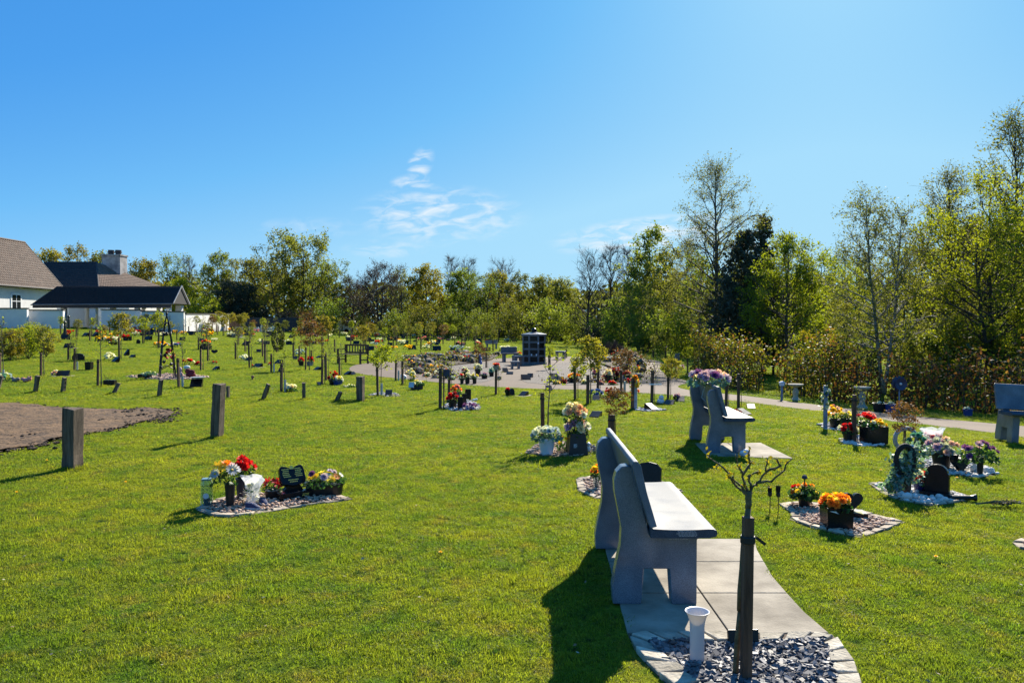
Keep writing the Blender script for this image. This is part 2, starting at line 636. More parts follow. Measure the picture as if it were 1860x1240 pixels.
def soil():
    px = [(-260, 770), (-120, 745), (-60, 738), (0, 735), (40, 734), (105, 743), (180, 745), (235, 747), (262, 742), (300, 747), (322, 753), (290, 762), (250, 768), (225, 777), (190, 785), (150, 790), (100, 800), (60, 812), (0, 822), (-60, 835), (-200, 860)]
    pts = [G(*p) for p in px]
    rng = random.Random(5)
    from mathutils import noise as mn
    def zz(x, y):
        return 0.035 * mn.noise(Vector((x * 2.1, y * 2.1, 0))) + 0.02 * mn.noise(Vector((x * 6, y * 6, 3)))
    poly = smooth_poly(pts, 1)
    o = sheet('soil', poly, 0.16, 0.035, M_SOIL, zfun=zz, label='patch of bare raked brown soil cut into the lawn')
    cl = MB()
    for i in range(900):
        k = rng.random()
        if k < 0.55:
            j = rng.randrange(len(poly))
            a, b = Vector(poly[j]), Vector(poly[(j + 1) % len(poly)])
            p = a.lerp(b, rng.random()) + Vector((rng.gauss(0, .10), rng.gauss(0, .10)))
        elif k < 0.9:
            q = G(rng.uniform(205, 320), rng.uniform(744, 768))
            p = q.xy + Vector((rng.gauss(0, .1), rng.gauss(0, .1)))
        else:
            q = G(rng.uniform(0, 150), rng.uniform(785, 822))
            p = q.xy
        if not (-12 < p.x < 0): continue
        s = rng.uniform(.008, .030) * (1.25 if k > .55 else 1)
        cl.blob((p.x, p.y, zg(p.x, p.y) + .02 + s * .2), (s * rng.uniform(.8, 1.6), s, s * .6), rng, 0, .35, Matrix.Rotation(rng.uniform(0, 6.28), 3, 'Z'))
    c = P('clods', cl, M_CLOD, o)
    c['kind'] = 'stuff'
    c['label'] = 'dark turned clods along the edge of the soil'
soil()

# ================================================================== trees
def leaves(mb, cen, size, rng, mi=0, up=0.0):
    if not len(cen): return
    c = np.array(cen, float)
    n = len(c)
    r = np.random.RandomState(rng.randrange(1 << 30))
    a = r.normal(size=(n, 3)); a[:, 2] *= (1 - up)
    a /= np.linalg.norm(a, axis=1)[:, None] + 1e-9
    b = r.normal(size=(n, 3)); b[:, 2] *= (1 - up)
    b -= (a * b).sum(1)[:, None] * a
    b /= np.linalg.norm(b, axis=1)[:, None] + 1e-9
    s = size * r.uniform(.6, 1.35, size=(n, 1))
    w = .62
    q = np.stack([c - a * s, c + b * s * w, c + a * s, c - b * s * w], 1).reshape(-1, 3)
    o = len(mb.v)
    mb.v.extend(map(tuple, q.tolist()))
    mb.f.extend([(o + 4 * i, o + 4 * i + 1, o + 4 * i + 2, o + 4 * i + 3) for i in range(n)])
    mb.m.extend([mi] * n)
def rdir(rng, d, ang):
    """d tilted by up to ang"""
    d = d.normalized()
    p = d.cross(Vector((rng.gauss(0, 1), rng.gauss(0, 1), rng.gauss(0, 1))))
    if p.length < 1e-6: p = d.orthogonal()
    p.normalize()
    return (d * math.cos(ang) + p * math.sin(ang)).normalized()
PROF = {
    'round': lambda t: math.sin(math.pi * min(1, (t * .86 + .14))) ** .6,
    'cone': lambda t: (1 - t) ** .8 * .95 + .06,
    'egg': lambda t: (math.sin(math.pi * min(1, t * .75 + .25)) ** .75) * (1 - .25 * t),
    'vase': lambda t: .55 + .45 * t if t < .7 else .87 - (t - .7) * 1.6,
    'birch': lambda t: (.6 + .4 * min(1, t / .25)) * (1 - t) ** .62 + .05,
}
def gen_tree(seed, H, r0, cb, rad, prof='round', nb=30, up=0.6, sub=4, twigs=3, leaf_n=8, leaf_s=.2, scat=.3, droop=0.0, stems=1, spread=.25, twig_r=.010, twig_l=.16, gap=0.0, seg=4, wob=.03):
    rng = random.Random(seed)
    wood, cen = MB(), []
    pf = PROF[prof]
    for s in range(stems):
        az = 2 * math.pi * (s + rng.random() * .6) / stems
        h = H * (1 if s == 0 else rng.uniform(.75, .97))
        lean = spread * (0 if stems == 1 else 1)
        pts, rr = [], []
        n = 11
        wx = wy = 0
        for i in range(n):
            t = i / (n - 1)
            wx += rng.gauss(0, wob * H * .25); wy += rng.gauss(0, wob * H * .25)
            e = rad * lean * (t ** .8) * 1.8
            pts.append(Vector((math.cos(az) * e + wx * t, math.sin(az) * e + wy * t, h * t)))
            rr.append(max(twig_r, r0 * (1 if stems == 1 else .75) * ((1 - t) ** .75) * (1.25 if i == 0 else 1)))
        wood.tube(pts, rr, 7)
        m = max(4, int(nb / stems))
        for i in range(m):
            t = cb + (1 - cb) * ((i + rng.random()) / m) ** 1.12
            t = min(t, .97)
            if rng.random() < gap: continue
            k = t * (n - 1); ki = int(k)
            p = pts[ki].lerp(pts[min(ki + 1, n - 1)], k - ki)
            rs = rr[ki] * (1 - (k - ki)) + rr[min(ki + 1, n - 1)] * (k - ki)
            u = (t - cb) / (1 - cb)
            L = max(.12 * rad, rad * pf(u) * rng.uniform(.7, 1.15) * (1 if stems == 1 else .75))
            a = i * 2.39996 + rng.uniform(-.5, .5) + s
            el = up * (.55 + .75 * u) + rng.uniform(-.15, .15)
            d = Vector((math.cos(a) * math.cos(el), math.sin(a) * math.cos(el), math.sin(el)))
            bp = [p]
            for j in range(seg):
                d = (d + Vector((rng.gauss(0, .13), rng.gauss(0, .13), rng.gauss(0, .1) + (.10 if droop <= 0 else -droop * .35 * j / seg)))).normalized()
                bp.append(bp[-1] + d * L / seg)
            br = max(twig_r * 1.2, min(rs * .6, L * .022 + .004))
            wood.tube(bp, [br * (1 - .8 * j / seg) + twig_r * .5 for j in range(seg + 1)], 4, cap=False)
            full = min(1.0, .35 + .75 * L / rad)
            for j in range(max(2, int(sub * full + .5))):
                q = rng.uniform(.22, 1.0) * seg
                qi = min(int(q), seg - 1)
                sp = bp[qi].lerp(bp[qi + 1], q - qi)
                dd = rdir(rng, bp[qi + 1] - bp[qi], rng.uniform(.35, .95))
                sl = L * rng.uniform(.28, .5) * (1.15 - .5 * q / seg)
                sp_ = [sp]
                for z in range(3):
                    dd = (dd + Vector((rng.gauss(0, .16), rng.gauss(0, .16), rng.gauss(0, .12) + .07 - droop * .5))).normalized()
                    sp_.append(sp_[-1] + dd * sl / 3)
                wood.tube(sp_, [max(twig_r, br * .5), max(twig_r, br * .36), twig_r, twig_r * .7], 3, cap=False)
                for w in range(twigs):
                    q2 = rng.uniform(.2, 1.0) * 3
                    q2i = min(int(q2), 2)
                    tp = sp_[q2i].lerp(sp_[q2i + 1], q2 - q2i)
                    td = rdir(rng, sp_[q2i + 1] - sp_[q2i], rng.uniform(.3, .9))
                    td.z -= droop
                    td.normalize()
                    tl = rad * twig_l * rng.uniform(.6, 1.3)
                    te = tp + td * tl
                    wood.tube([tp, te], [twig_r * .8, twig_r * .35], 3, cap=False)
                    for _ in range(max(1, int(leaf_n * full + .5)) if leaf_n else 0):
                        x = tp.lerp(te, rng.uniform(.1, 1.1))
                        cen.append((x.x + rng.gauss(0, scat), x.y + rng.gauss(0, scat), x.z + rng.gauss(0, scat)))
    lf = MB()
    leaves(lf, cen, leaf_s, rng)
    return wood, lf

LEAF = {
    'green': island_mat('leaf_green', [(.060, .090, .014), (.110, .145, .022), (.160, .195, .028), (.085, .118, .018)], .6, .58, objvar=.20),
    'lime': island_mat('leaf_lime', [(.115, .155, .010), (.170, .210, .014), (.225, .250, .018), (.135, .170, .012)], .6, .62, objvar=.10),
    'olive': island_mat('leaf_olive', [(.085, .098, .018), (.130, .140, .026), (.165, .170, .030), (.070, .084, .016)], .65, .56, objvar=.20),
    'gold': island_mat('leaf_gold', [(.130, .130, .018), (.185, .172, .022), (.190, .150, .022), (.112, .118, .016)], .6, .56, objvar=.15),
    'rust': island_mat('leaf_rust', [(.085, .045, .018), (.130, .068, .026), (.100, .044, .018), (.150, .095, .030)], .65, .4, objvar=.15),
    'brownbud': island_mat('leaf_brown_bud', [(.060, .038, .034), (.085, .054, .046), (.070, .050, .036)], .75, .2, objvar=.1),
    'dark': island_mat('leaf_dark', [(.014, .026, .014), (.024, .040, .020), (.032, .048, .022), (.012, .020, .012)], .6, .15, objvar=.1),
    'pine': island_mat('leaf_pine', [(.034, .046, .032), (.054, .070, .044), (.042, .056, .038)], .65, .1, objvar=.1),
    'yellow': island_mat('leaf_yellow', [(.200, .170, .012), (.270, .215, .016), (.160, .150, .014)], .6, .5),
    'red': island_mat('leaf_red', [(.130, .022, .014), (.180, .040, .020), (.110, .060, .020)], .55, .4),
}
TREES = {}
TOP = {}      # the height each prototype really reaches
def proto(kind, *a, **k):
    wood, lf = gen_tree(*a, **k)
    TREES[kind] = (wood, lf)
def tree_mesh(kind, bark, leaf):
    key = (kind, bark.name, leaf)
    if key not in TREES:
        wood, lf = TREES[kind]
        zs = sorted(v[2] for v in (lf.v or wood.v)); TOP[kind] = zs[int(len(zs) * .998)]
        TREES[key] = (wood.mesh('trunk', bark, True), lf.mesh('crown', LEAF[leaf]) if lf.f else None)
    return TREES[key]
def put_tree(kind, bark, leaf, loc, sc, rz, label, group=None, name='woodland_tree', cat='tree', sz=1.0):
    w, l = tree_mesh(kind, bark, leaf)
    r = T(name, label, cat, loc, rz, group)
    r.scale = (sc, sc, sc * sz)
    OBJ('trunk', w, r)
    if l: OBJ('crown', l, r)
    return r
# unit-ish prototypes, 10 m tall
proto('f1', 11, 10, .16, .15, 4.3, 'egg', 38, .5, 5, 4, 17, .13, .20)
proto('f2', 12, 10, .18, .12, 4.6, 'round', 46, .5, 6, 4, 16, .11, .22, stems=3, spread=.3)
proto('f3', 13, 10, .14, .18, 3.4, 'birch', 38, .6, 5, 4, 13, .11, .16, droop=.12)
proto('f4', 14, 10, .17, .10, 4.4, 'round', 40, .5, 5, 5, 8, .11, .18, stems=2, spread=.25)          # thin leaf, twiggy
proto('bare1', 15, 10, .20, .16, 4.2, 'vase', 38, .75, 7, 6, 0, twig_r=.016, twig_l=.20)
proto('bare2', 16, 10, .26, .14, 6.2, 'round', 44, .5, 8, 7, 5, .085, .16, twig_r=.019, twig_l=.15, stems=2, spread=.12)
proto('bare3', 17, 10, .16, .2, 2.9, 'vase', 34, .95, 7, 6, 0, twig_r=.015, twig_l=.24)
proto('shrub', 18, 4, .06, .04, 2.5, 'round', 34, .65, 4, 3, 18, .085, .22, stems=5, spread=.35)
def ground_at(px, Y):
    x = (px - CX) / F_PX * Y
    return Vector((x, Y, zg(x, Y)))
def tree_px(kind, bark, leaf, px, top, Y, base_h, label, group=None, rz=None, name='woodland_tree', sz=1.0, sink=0.0):
    """a tree at distance Y whose top reaches the given picture height"""
    g = ground_at(px, Y)
    h = at(px, top, Y).z - g.z
    rz = random.uniform(0, 6.28) if rz is None else rz
    g.z -= sink
    tree_mesh(kind, bark, leaf)
    return put_tree(kind, bark, leaf, g, (h + sink) / TOP[kind] / sz, rz, label, group, name, sz=sz)

FG = 'trees of the wood behind the lawn'
# wood from left to right: kind, bark, leaf, px, top, distance
row = [
 ('f1', M_BARK, 'gold', 92, 452, 128, 'golden leafed tree rising behind the tiled hall roof'),
 ('f3', M_BARK, 'gold', 140, 444, 126, 'domed golden birch between hall roof and chimney'),
 ('f1', M_BARK, 'olive', 186, 458, 130, 'brownish tree showing just left of the chimney'),
 ('f1', M_BARK, 'gold', 262, 470, 118, 'round golden green tree right of the chimney'),
 ('f4', M_BARK, 'green', 305, 458, 128, 'thin leafed green tree behind the canopy roof'),
 ('bare3', M_BARKG, 'green', 345, 466, 130, 'bare slender tree behind the canopy roof gable'),
 ('f1', M_BARK, 'lime', 330, 505, 116, 'low lime green tree by the canopy gable'),
 ('f3', M_BARK, 'green', 398, 456, 122, 'tall green tree beyond the dark evergreens'),
 ('f4', M_BARK, 'olive', 425, 462, 124, 'thin olive tree directly behind the dark evergreens'),
 ('f1', M_BARK, 'olive', 462, 468, 122, 'full olive tree between dark evergreens and tallest broad tree'),
 ('f2', M_BARK, 'olive', 545, 415, 112, 'broad many stemmed tree, tallest on the left wood edge'),
 ('f4', M_BARK, 'olive', 512, 446, 110, 'thin olive tree on the evergreen side of the broad tree'),
 ('f4', M_BARK, 'green', 592, 470, 108, 'thin green tree on the caravan side of the broad tree'),
 ('bare2', M_BARK, 'brownbud', 690, 474, 106, 'dark spreading bare tree with brown twigs'),
 ('bare2', M_BARK, 'brownbud', 640, 500, 109, 'smaller bare brown tree standing over the caravan'),
 ('f4', M_BARK, 'olive', 735, 488, 115, 'thin olive tree beside the dark spreading bare tree'),
 ('f1', M_BARK, 'gold', 772, 480, 112, 'golden domed tree next right of the bare spreading tree'),
 ('bare3', M_BARKG, 'green', 822, 462, 125, 'bare slender tree poking up behind green trees, shorter of two'),
 ('bare3', M_BARKG, 'green', 850, 466, 124, 'bare slender tree poking up beside its bare twin'),
 ('f1', M_BARK, 'green', 838, 488, 108, 'full green tree below the two bare slender crowns'),
 ('f4', M_BARK, 'green', 872, 492, 104, 'thin green tree before the fan shaped bare crown'),
 ('bare1', M_BARKG, 'green', 908, 466, 122, 'fan shaped bare tree crown rising above the wood'),
 ('f1', M_BARK, 'gold', 906, 492, 112, 'orange gold tree under the fan shaped bare crown'),
 ('f3', M_BARK, 'olive', 945, 494, 106, 'drooping olive tree behind the columbarium side shrubs'),
 ('f1', M_BARK, 'olive', 985, 500, 106, 'full olive tree directly behind the columbarium'),
 ('f1', M_BARK, 'olive', 1020, 504, 100, 'full olive tree left of the tall bare trees'),
 ('bare1', M_BARK, 'green', 1066, 448, 76, 'tall wide bare tree over the brown twiggy bush'),
 ('bare3', M_BARK, 'green', 1108, 440, 78, 'tall narrow bare tree beside the wide bare one'),
 ('bare3', M_BARK, 'green', 1142, 446, 80, 'tall narrow bare tree beside the slim birch'),
 ('f3', M_BARK, 'green', 1180, 410, 74, 'slim pointed birch standing among bare trees'),
 ('f3', M_BARK, 'olive', 1212, 446, 68, 'airy olive birch between slim birch and tall birch'),
 ('f4', M_BARKG, 'green', 1160, 510, 66, 'low thin green tree below the slim birch'),
 ('airy', M_BARK, 'olive', 1246, 430, 58, 'airy thin tree left of the tall birch'),
]
def plant_row():
    for (k, b, l, px, top, Y, lab) in row:
        tree_px(k, b, l, px, top, Y, 9 if k == 'airy' else 10, lab, FG)
# evergreens and lower trees in front of the wood
for px, top, Y, lab in ((415, 508, 104, 'tallest dark evergreen by the garden wall end'), (448, 515, 103, 'dark evergreen over the panel fence'), (395, 540, 101, 'dark evergreen beside the bright dome shrub'), (480, 560, 102, 'low dark evergreen at the foot of the broad tree')):
    tree_px('f1', M_BARK, 'dark', px, top, Y, 10, lab, FG, name='evergreen_tree', sink=1.2)
tree_px('shrub', M_BARK, 'lime', 372, 532, 98, 4, 'bright green dome shaped shrub beside the canopy gable', name='shrub')
for i, (px, top, Y, l, lab) in enumerate(((935, 542, 88, 'olive', 'rounded olive shrub behind the columbarium'), (995, 540, 84, 'green', 'rounded green shrub behind the columbarium'), (1040, 560, 82, 'green', 'green shrub left of the tall bare trees'), (870, 560, 92, 'green', 'green shrub below the fan shaped bare crown'), (770, 545, 97, 'olive', 'olive shrub below the golden domed tree'), (820, 560, 96, 'green', 'green shrub below the two bare slender crowns'), (720, 560, 99, 'green', 'green shrub under the dark spreading bare tree'), (600, 540, 101, 'green', 'green shrub between broad tree and caravan'), (560, 560, 100, 'rust', 'low rust brown shrub under the broad tree'), (655, 570, 100, 'olive', 'olive shrub beside the caravan'), (1120, 545, 70, 'green', 'green shrub behind the brown twiggy bush'), (1170, 560, 64, 'green', 'green shrub below the slim birch'), (1215, 560, 58, 'green', 'green shrub beyond the grass island'), (520, 560, 103, 'brownbud', None), (1085, 575, 74, 'dark', None), (1250, 560, 54, 'lime', None))):
    tree_px('shrub', M_BARK, l, px, top, Y, 4, lab or {'olive': 'olive understorey shrub at the wood edge', 'green': 'green understorey shrub at the wood edge', 'rust': '', 'brownbud': 'bare brown shrub at the wood edge', 'dark': 'dark green shrub at the wood edge', 'lime': 'lime green shrub at the wood edge'}[l], 'shrubs along the wood edge', name='shrub', sink=.3)

# the wood as a mass behind the front trees
def wood_mass():
    rng = random.Random(21)
    line = [(-140, 150), (-80, 136), (-40, 128), (-15, 124), (5, 118), (14, 100), (18, 86), (24, 72), (30, 62), (42, 58), (70, 55), (110, 50)]
    tops = [9, 9, 9.5, 9, 8.5, 8, 8.5, 8, 7, 7, 7, 7]
    mb, mb2, wd = MB(), MB(), MB()
    cen, cen2 = [], []
    for i in range(len(line) - 1):
        a, b = Vector(line[i]), Vector(line[i + 1])
        L = (b - a).length
        for k in range(int(L * 230)):
            t = rng.random()
            p = a.lerp(b, t) + Vector((rng.gauss(0, 3), rng.uniform(-4, 12)))
            h = (tops[i] * (1 - t) + tops[i + 1] * t) * (.86 + .14 * math.sin(p.x * .55 + p.y * .2) * math.sin(p.x * .21 + 1))
            z = rng.random() ** 1.15 * h
            (cen if rng.random() < .72 else cen2).append((p.x, p.y, zg(p.x, p.y) + z))
        for k in range(int(L * .9)):
            p = a.lerp(b, rng.random()) + Vector((rng.gauss(0, 1), rng.uniform(-5, 6)))
            z = zg(p.x, p.y)
            h = rng.uniform(5, 8.5)
            wd.tube([(p.x, p.y, z - .2), (p.x + rng.gauss(0, .3), p.y, z + h * .5), (p.x + rng.gauss(0, .7), p.y, z + h)], [rng.uniform(.07, .14), .07, .02], 4, cap=False)
    leaves(mb, cen, .40, rng)
    leaves(mb2, cen2, .34, rng)
    mats = [island_mat('wood_mass_leaf', [(.052, .062, .022), (.090, .105, .032), (.115, .132, .036), (.068, .068, .030)], .7, .5)]
    o = P('woodland', mb, mats)
    tag(o, 'dense mixed wood closing off the lawn behind the front trees', None, None, 'stuff')
    c = P('golden_leaves', mb2, LEAF['olive'], o)
    c['kind'] = 'stuff'
    c = P('trunks', wd, M_BARKG, o)
    c['kind'] = 'stuff'
wood_mass()
# ================================================================== trees and hedge on the right
proto('birch_big', 41, 10, .13, .16, 3.5, 'birch', 60, .85, 7, 5, 10, .040, .075, droop=.10, twig_r=.006, twig_l=.2)
proto('birch_twin', 42, 6, .085, .20, 2.2, 'egg', 60, .8, 7, 5, 12, .032, .06, droop=.08, stems=2, spread=.13, twig_r=.005, twig_l=.2)
proto('maple', 43, 6, .085, .20, 2.35, 'egg', 54, .55, 7, 5, 14, .046, .08, twig_r=.005)
proto('big_lime', 44, 7, .12, .06, 3.1, 'round', 62, .5, 7, 6, 13, .040, .075, stems=2, spread=.2, twig_r=.006)
proto('airy', 45, 9, .11, .2, 2.9, 'birch', 50, .85, 7, 5, 8, .042, .08, twig_r=.007, twig_l=.22)
plant_row()
def conifer(seed, H, rad, whorls, per):
    rng = random.Random(seed)
    wd, lf, cen = MB(), MB(), []
    wd.tube([(0, 0, 0), (.02, .02, H * .5), (0, 0, H)], [.10, .07, .01], 7)
    for i in range(whorls):
        t = .12 + .88 * i / whorls
        z = H * t
        for k in range(per):
            a = rng.uniform(0, 6.28)
            L = rad * (1 - t) ** .75 * rng.uniform(.65, 1.15) + .12
            el = -.15 + .55 * t + rng.uniform(-.1, .15)
            p0 = Vector((0, 0, z + rng.uniform(-.1, .1)))
            d = Vector((math.cos(a) * math.cos(el), math.sin(a) * math.cos(el), math.sin(el)))
            p1 = p0 + d * L * .6
            p2 = p0 + d * L + Vector((0, 0, L * .18))
            wd.tube([p0, p1, p2], [.018, .012, .005], 3, cap=False)
            for _ in range(int(16 + 42 * L)):
                s = rng.uniform(.15, 1.03)
                p = p0.lerp(p1, s / .6) if s < .6 else p1.lerp(p2, (s - .6) / .4)
                cen.append((p.x + rng.gauss(0, .07), p.y + rng.gauss(0, .07), p.z + rng.gauss(0, .06)))
    leaves(lf, cen, .075, rng)
    return wd, lf
TREES['conifer'] = conifer(46, 7, 1.35, 26, 6)
TREES['pine'] = conifer(47, 7, 2.5, 24, 7)
RW = 'trees behind the hedge'
tree_px('birch_big', M_BARKG, 'olive', 1302, 286, 38, 10, 'tall airy birch towering over the dark pines', RW, rz=.4, name='birch_tree')
tree_px('pine', M_BARK, 'pine', 1352, 420, 36.5, 7, 'broad dark pine in front of the tall birch', RW, rz=1, name='pine_tree')
tree_px('conifer', M_BARK, 'pine', 1386, 394, 38, 7, 'spiky dark spruce rising behind the lime green maple', RW, rz=2, name='spruce_tree')
tree_px('pine', M_BARK, 'pine', 1322, 500, 35, 7, 'low dark pine at the end of the hedge', RW, rz=3, name='pine_tree')
tree_px('pine', M_BARK, 'pine', 1405, 505, 36, 7, 'dark pine hidden behind the lime green maple', RW, rz=5, name='pine_tree')
tree_px('maple', M_BARKG, 'lime', 1428, 424, 33, 6, 'round lime green maple with pale trunk behind the hedge', RW, rz=.8, name='maple_tree')
tree_px('birch_twin', M_BIRCH, 'olive', 1606, 340, 24.5, 6, 'twin topped airy birch with pale trunk in the hedge', RW, rz=1.4, name='birch_tree')
tree_px('big_lime', M_BARK, 'lime', 1800, 305, 24, 7, 'large yellow green tree spreading over the hedge', RW, rz=.2, name='broadleaf_tree')
tree_px('airy', M_BARK, 'olive', 1842, 195, 29, 9, 'tall thin leafed tree behind the yellow green one', RW, rz=.5, name='broadleaf_tree')
tree_px('airy', M_BARK, 'olive', 1722, 300, 31, 9, 'wispy tree between birch and yellow green tree', RW, rz=2.5, name='broadleaf_tree')
tree_px('big_lime', M_BARK, 'lime', 1960, 330, 23, 7, 'yellow green tree at the end of the hedge', RW, rz=2.2, name='broadleaf_tree')
for (px, top, Y, k, l, lab) in ((1510, 455, 46, 'f4', 'green', 'thin green copse tree right of the lime maple'), (1560, 470, 40, 'f4', 'lime', 'yellowish copse tree beside the twin birch'), (1480, 500, 50, 'f1', 'olive', 'full olive copse tree above the golden shrub'), (1640, 450, 42, 'f4', 'olive', 'thin olive copse tree right behind the twin birch'), (1690, 440, 38, 'f4', 'green', 'thin green copse tree below the wispy tree'), (1270, 460, 52, 'f3', 'green', 'drooping green copse tree left of the pines'), (1350, 470, 54, 'f3', 'green', 'drooping green copse tree hidden behind the pines'), (1760, 400, 40, 'f1', 'olive', 'full olive copse tree behind the large yellow green tree'), (1850, 400, 38, 'f1', 'green', 'full green copse tree behind the large yellow green tree'), (1540, 540, 32, 'f4', 'olive', 'low olive copse tree left of the twin birch trunk'), (1730, 500, 30, 'f4', 'olive', 'low olive copse tree left of the yellow green tree'), (1900, 450, 30, 'f4', 'green', 'low green copse tree by the end of the hedge'), (2050, 380, 32, 'f1', 'green', 'full green copse tree past the end of the hedge')):
    tree_px(k, M_BARKG, l, px, top, Y, 10, lab, 'copse trees behind the hedge', name='copse_tree')
proto('bush', 48, 2, .03, .04, 1.15, 'round', 38, .6, 5, 3, 15, .044, .08, stems=6, spread=.3, twig_r=.004)
tree_px('bush', M_BARK, 'yellow', 1490, 598, 27, 2, 'golden yellow shrub rising above the hedge', name='shrub', rz=.3)
for px, top, Y, l, lab in ((1560, 600, 27, 'green', 'green shrub left of the twin birch trunk'), (1690, 585, 24, 'green', 'green shrub above the brown hedge'), (1745, 600, 24, 'olive', 'olive shrub below the large yellow green tree'), (1830, 590, 24, 'green', 'green shrub behind the path side bench'), (1640, 610, 26, 'olive', 'olive shrub right of the twin birch trunk')):
    tree_px('bush', M_BARK, l, px, top, Y, 2, lab, 'shrubs behind the hedge', name='shrub')

def hedge():
    rng = random.Random(61)
    base = [G(*p) for p in ((1296, 688), (1400, 713), (1500, 729), (1600, 737), (1700, 745), (1800, 753), (1900, 761), (2050, 773))]
    root = T('hedge', 'long mixed hedge of green and brown beech leaves along the path', 'hedge', (0, 0, 0))
    g, br, wd, dk = [], [], MB(), []
    for i in range(len(base) - 1):
        a, b = base[i], base[i + 1]
        L = (b - a).length
        side = Vector((b.y - a.y, -(b.x - a.x), 0)).normalized()
        if side.y < 0: side = -side
        for k in range(int(L * 1250)):
            p = a.lerp(b, rng.random())
            w = rng.uniform(0, 1.0)
            top = 1.35 + .20 * math.sin(p.x * 1.7) + .22 * math.sin(p.x * 3.9 + 1) * math.sin(p.y * 1.3) + .12 * math.sin(p.x * 9.1 + w * 4) - (.35 if w < .15 else 0) + rng.random() ** 4 * .5
            z = rng.random() * top
            p = p + side * (w + .16 * math.sin(p.x * 3.3 + z * 3) + rng.gauss(0, .03))
            c = (p.x, p.y, zg(p.x, p.y) + z)
            u = z / top
            fx = (i + .5) / len(base)
            if rng.random() < (.07 + .34 * u if fx > .3 else .72):
                g.append(c)
            else:
                (br if rng.random() < .7 else dk).append(c)
        for k in range(int(L * 14)):
            p = a.lerp(b, rng.random()) + side * rng.uniform(.1, .8)
            z = zg(p.x, p.y)
            q = Vector((p.x + rng.gauss(0, .15), p.y + rng.gauss(0, .15), z + rng.uniform(.8, 1.6)))
            wd.tube([(p.x, p.y, z), q], [.014, .005], 3, cap=False)
    for nm, cen, mt in (('green_leaves', g, LEAF['hedgegreen']), ('brown_leaves', br, island_mat('leaf_beech_brown', [(.110, .050, .022), (.165, .078, .032), (.125, .050, .022), (.180, .105, .040)], .65, .45)), ('dark_leaves', dk, LEAF['dark'])):
        mb = MB(); leaves(mb, cen, .046, rng)
        P(nm, mb, mt, root)['kind'] = 'stuff'
    P('stems', wd, M_BARK, root)['kind'] = 'stuff'
LEAF['hedgegreen'] = island_mat('leaf_hedge', [(.060, .075, .010), (.110, .120, .012), (.155, .140, .014), (.045, .060, .010)], .55, .5)
hedge()

# shrubs on the left by the building, the brown bush by the circle
for px, base, top, l, lab in ((18, 655, 592, 'gold', 'yellow green shrub at the left end of the bank'), (52, 652, 590, 'lime', 'bright lime shrub in the middle of the bank'), (84, 648, 600, 'gold', 'golden shrub sloping down towards the lawn'), (-20, 656, 590, 'green', 'green shrub behind the pink soft toys'), (62, 640, 584, 'lime', 'lime shrub behind the bank of shrubs')):
    p = G(px, base)
    h = (base - top) * p.y / F_PX
    tree_mesh('bush', M_BARKG, l)
    put_tree('bush', M_BARKG, l, p, h / TOP['bush'], random.uniform(0, 6), lab, 'shrubs on the left bank', 'shrub', 'shrub')
def twig_bush():
    rng = random.Random(71)
    mb = MB()
    for i in range(420):
        a = rng.uniform(0, 6.28); e = math.acos(rng.uniform(.02, 1))
        d = Vector((math.sin(e) * math.cos(a), math.sin(e) * math.sin(a), math.cos(e) * .95))
        L = rng.uniform(.7, 1.05)
        m = d * L * .5 + Vector((rng.gauss(0, .06), rng.gauss(0, .06), 0))
        q = d * L + Vector((rng.gauss(0, .08), rng.gauss(0, .08), .05))
        mb.tube([(d.x * .1, d.y * .1, 0), m, q], [.012, .009, .005], 3, cap=False)
        for _ in range(3):
            s = rng.uniform(.4, 1)
            b = m.lerp(q, s)
            mb.tube([b, b + rdir(rng, d, .6) * rng.uniform(.12, .3)], [.006, .004], 3, cap=False)
    p = G(1112, 650)
    o = P('twiggy_bush', mb, pm('twig_brown', (.085, .045, .032), .8, .3), None, p, scale=31 * p.y / F_PX)
    tag(o, 'dense dome of bare reddish brown twigs beside the circle path', 'bush')
twig_bush()

# ================================================================== young staked trees
proto('y_gold', 81, 1.7, .018, .52, .46, 'round', 26, .5, 4, 3, 6, .034, .04, twig_r=.003)
proto('y_green', 82, 1.7, .018, .55, .38, 'round', 22, .55, 4, 3, 4, .034, .045, twig_r=.003)
proto('y_sparse', 83, 1.7, .017, .50, .36, 'vase', 9, .9, 3, 2, 3, .026, .03, twig_r=.0035, twig_l=.25)
proto('y_bare', 84, 1.7, .017, .50, .46, 'vase', 12, .75, 3, 3, 1, .024, .03, twig_r=.005, twig_l=.3)
proto('y_red', 85, 1.7, .018, .50, .5, 'round', 24, .5, 4, 3, 4, .034, .05, twig_r=.003)
YT = {'gold': ('y_gold', 'gold', 'young standard tree with bushy golden leaves'),
      'green': ('y_green', 'lime', 'young standard tree with fresh green head'),
      'olive': ('y_green', 'olive', 'young standard tree with brownish olive head'),
      'sparse': ('y_sparse', 'lime', 'young tree with few upright leafing shoots'),
      'bare': ('y_bare', 'lime', 'young tree with bare pruned shoots'),
      'red': ('y_red', 'rust', 'young standard tree with reddish bronze leaves')}
def stake_mesh(w, h):
    mb = MB()
    mb.box((0, 0, h / 2 - .03), (w, w, h + .06))
    return mb
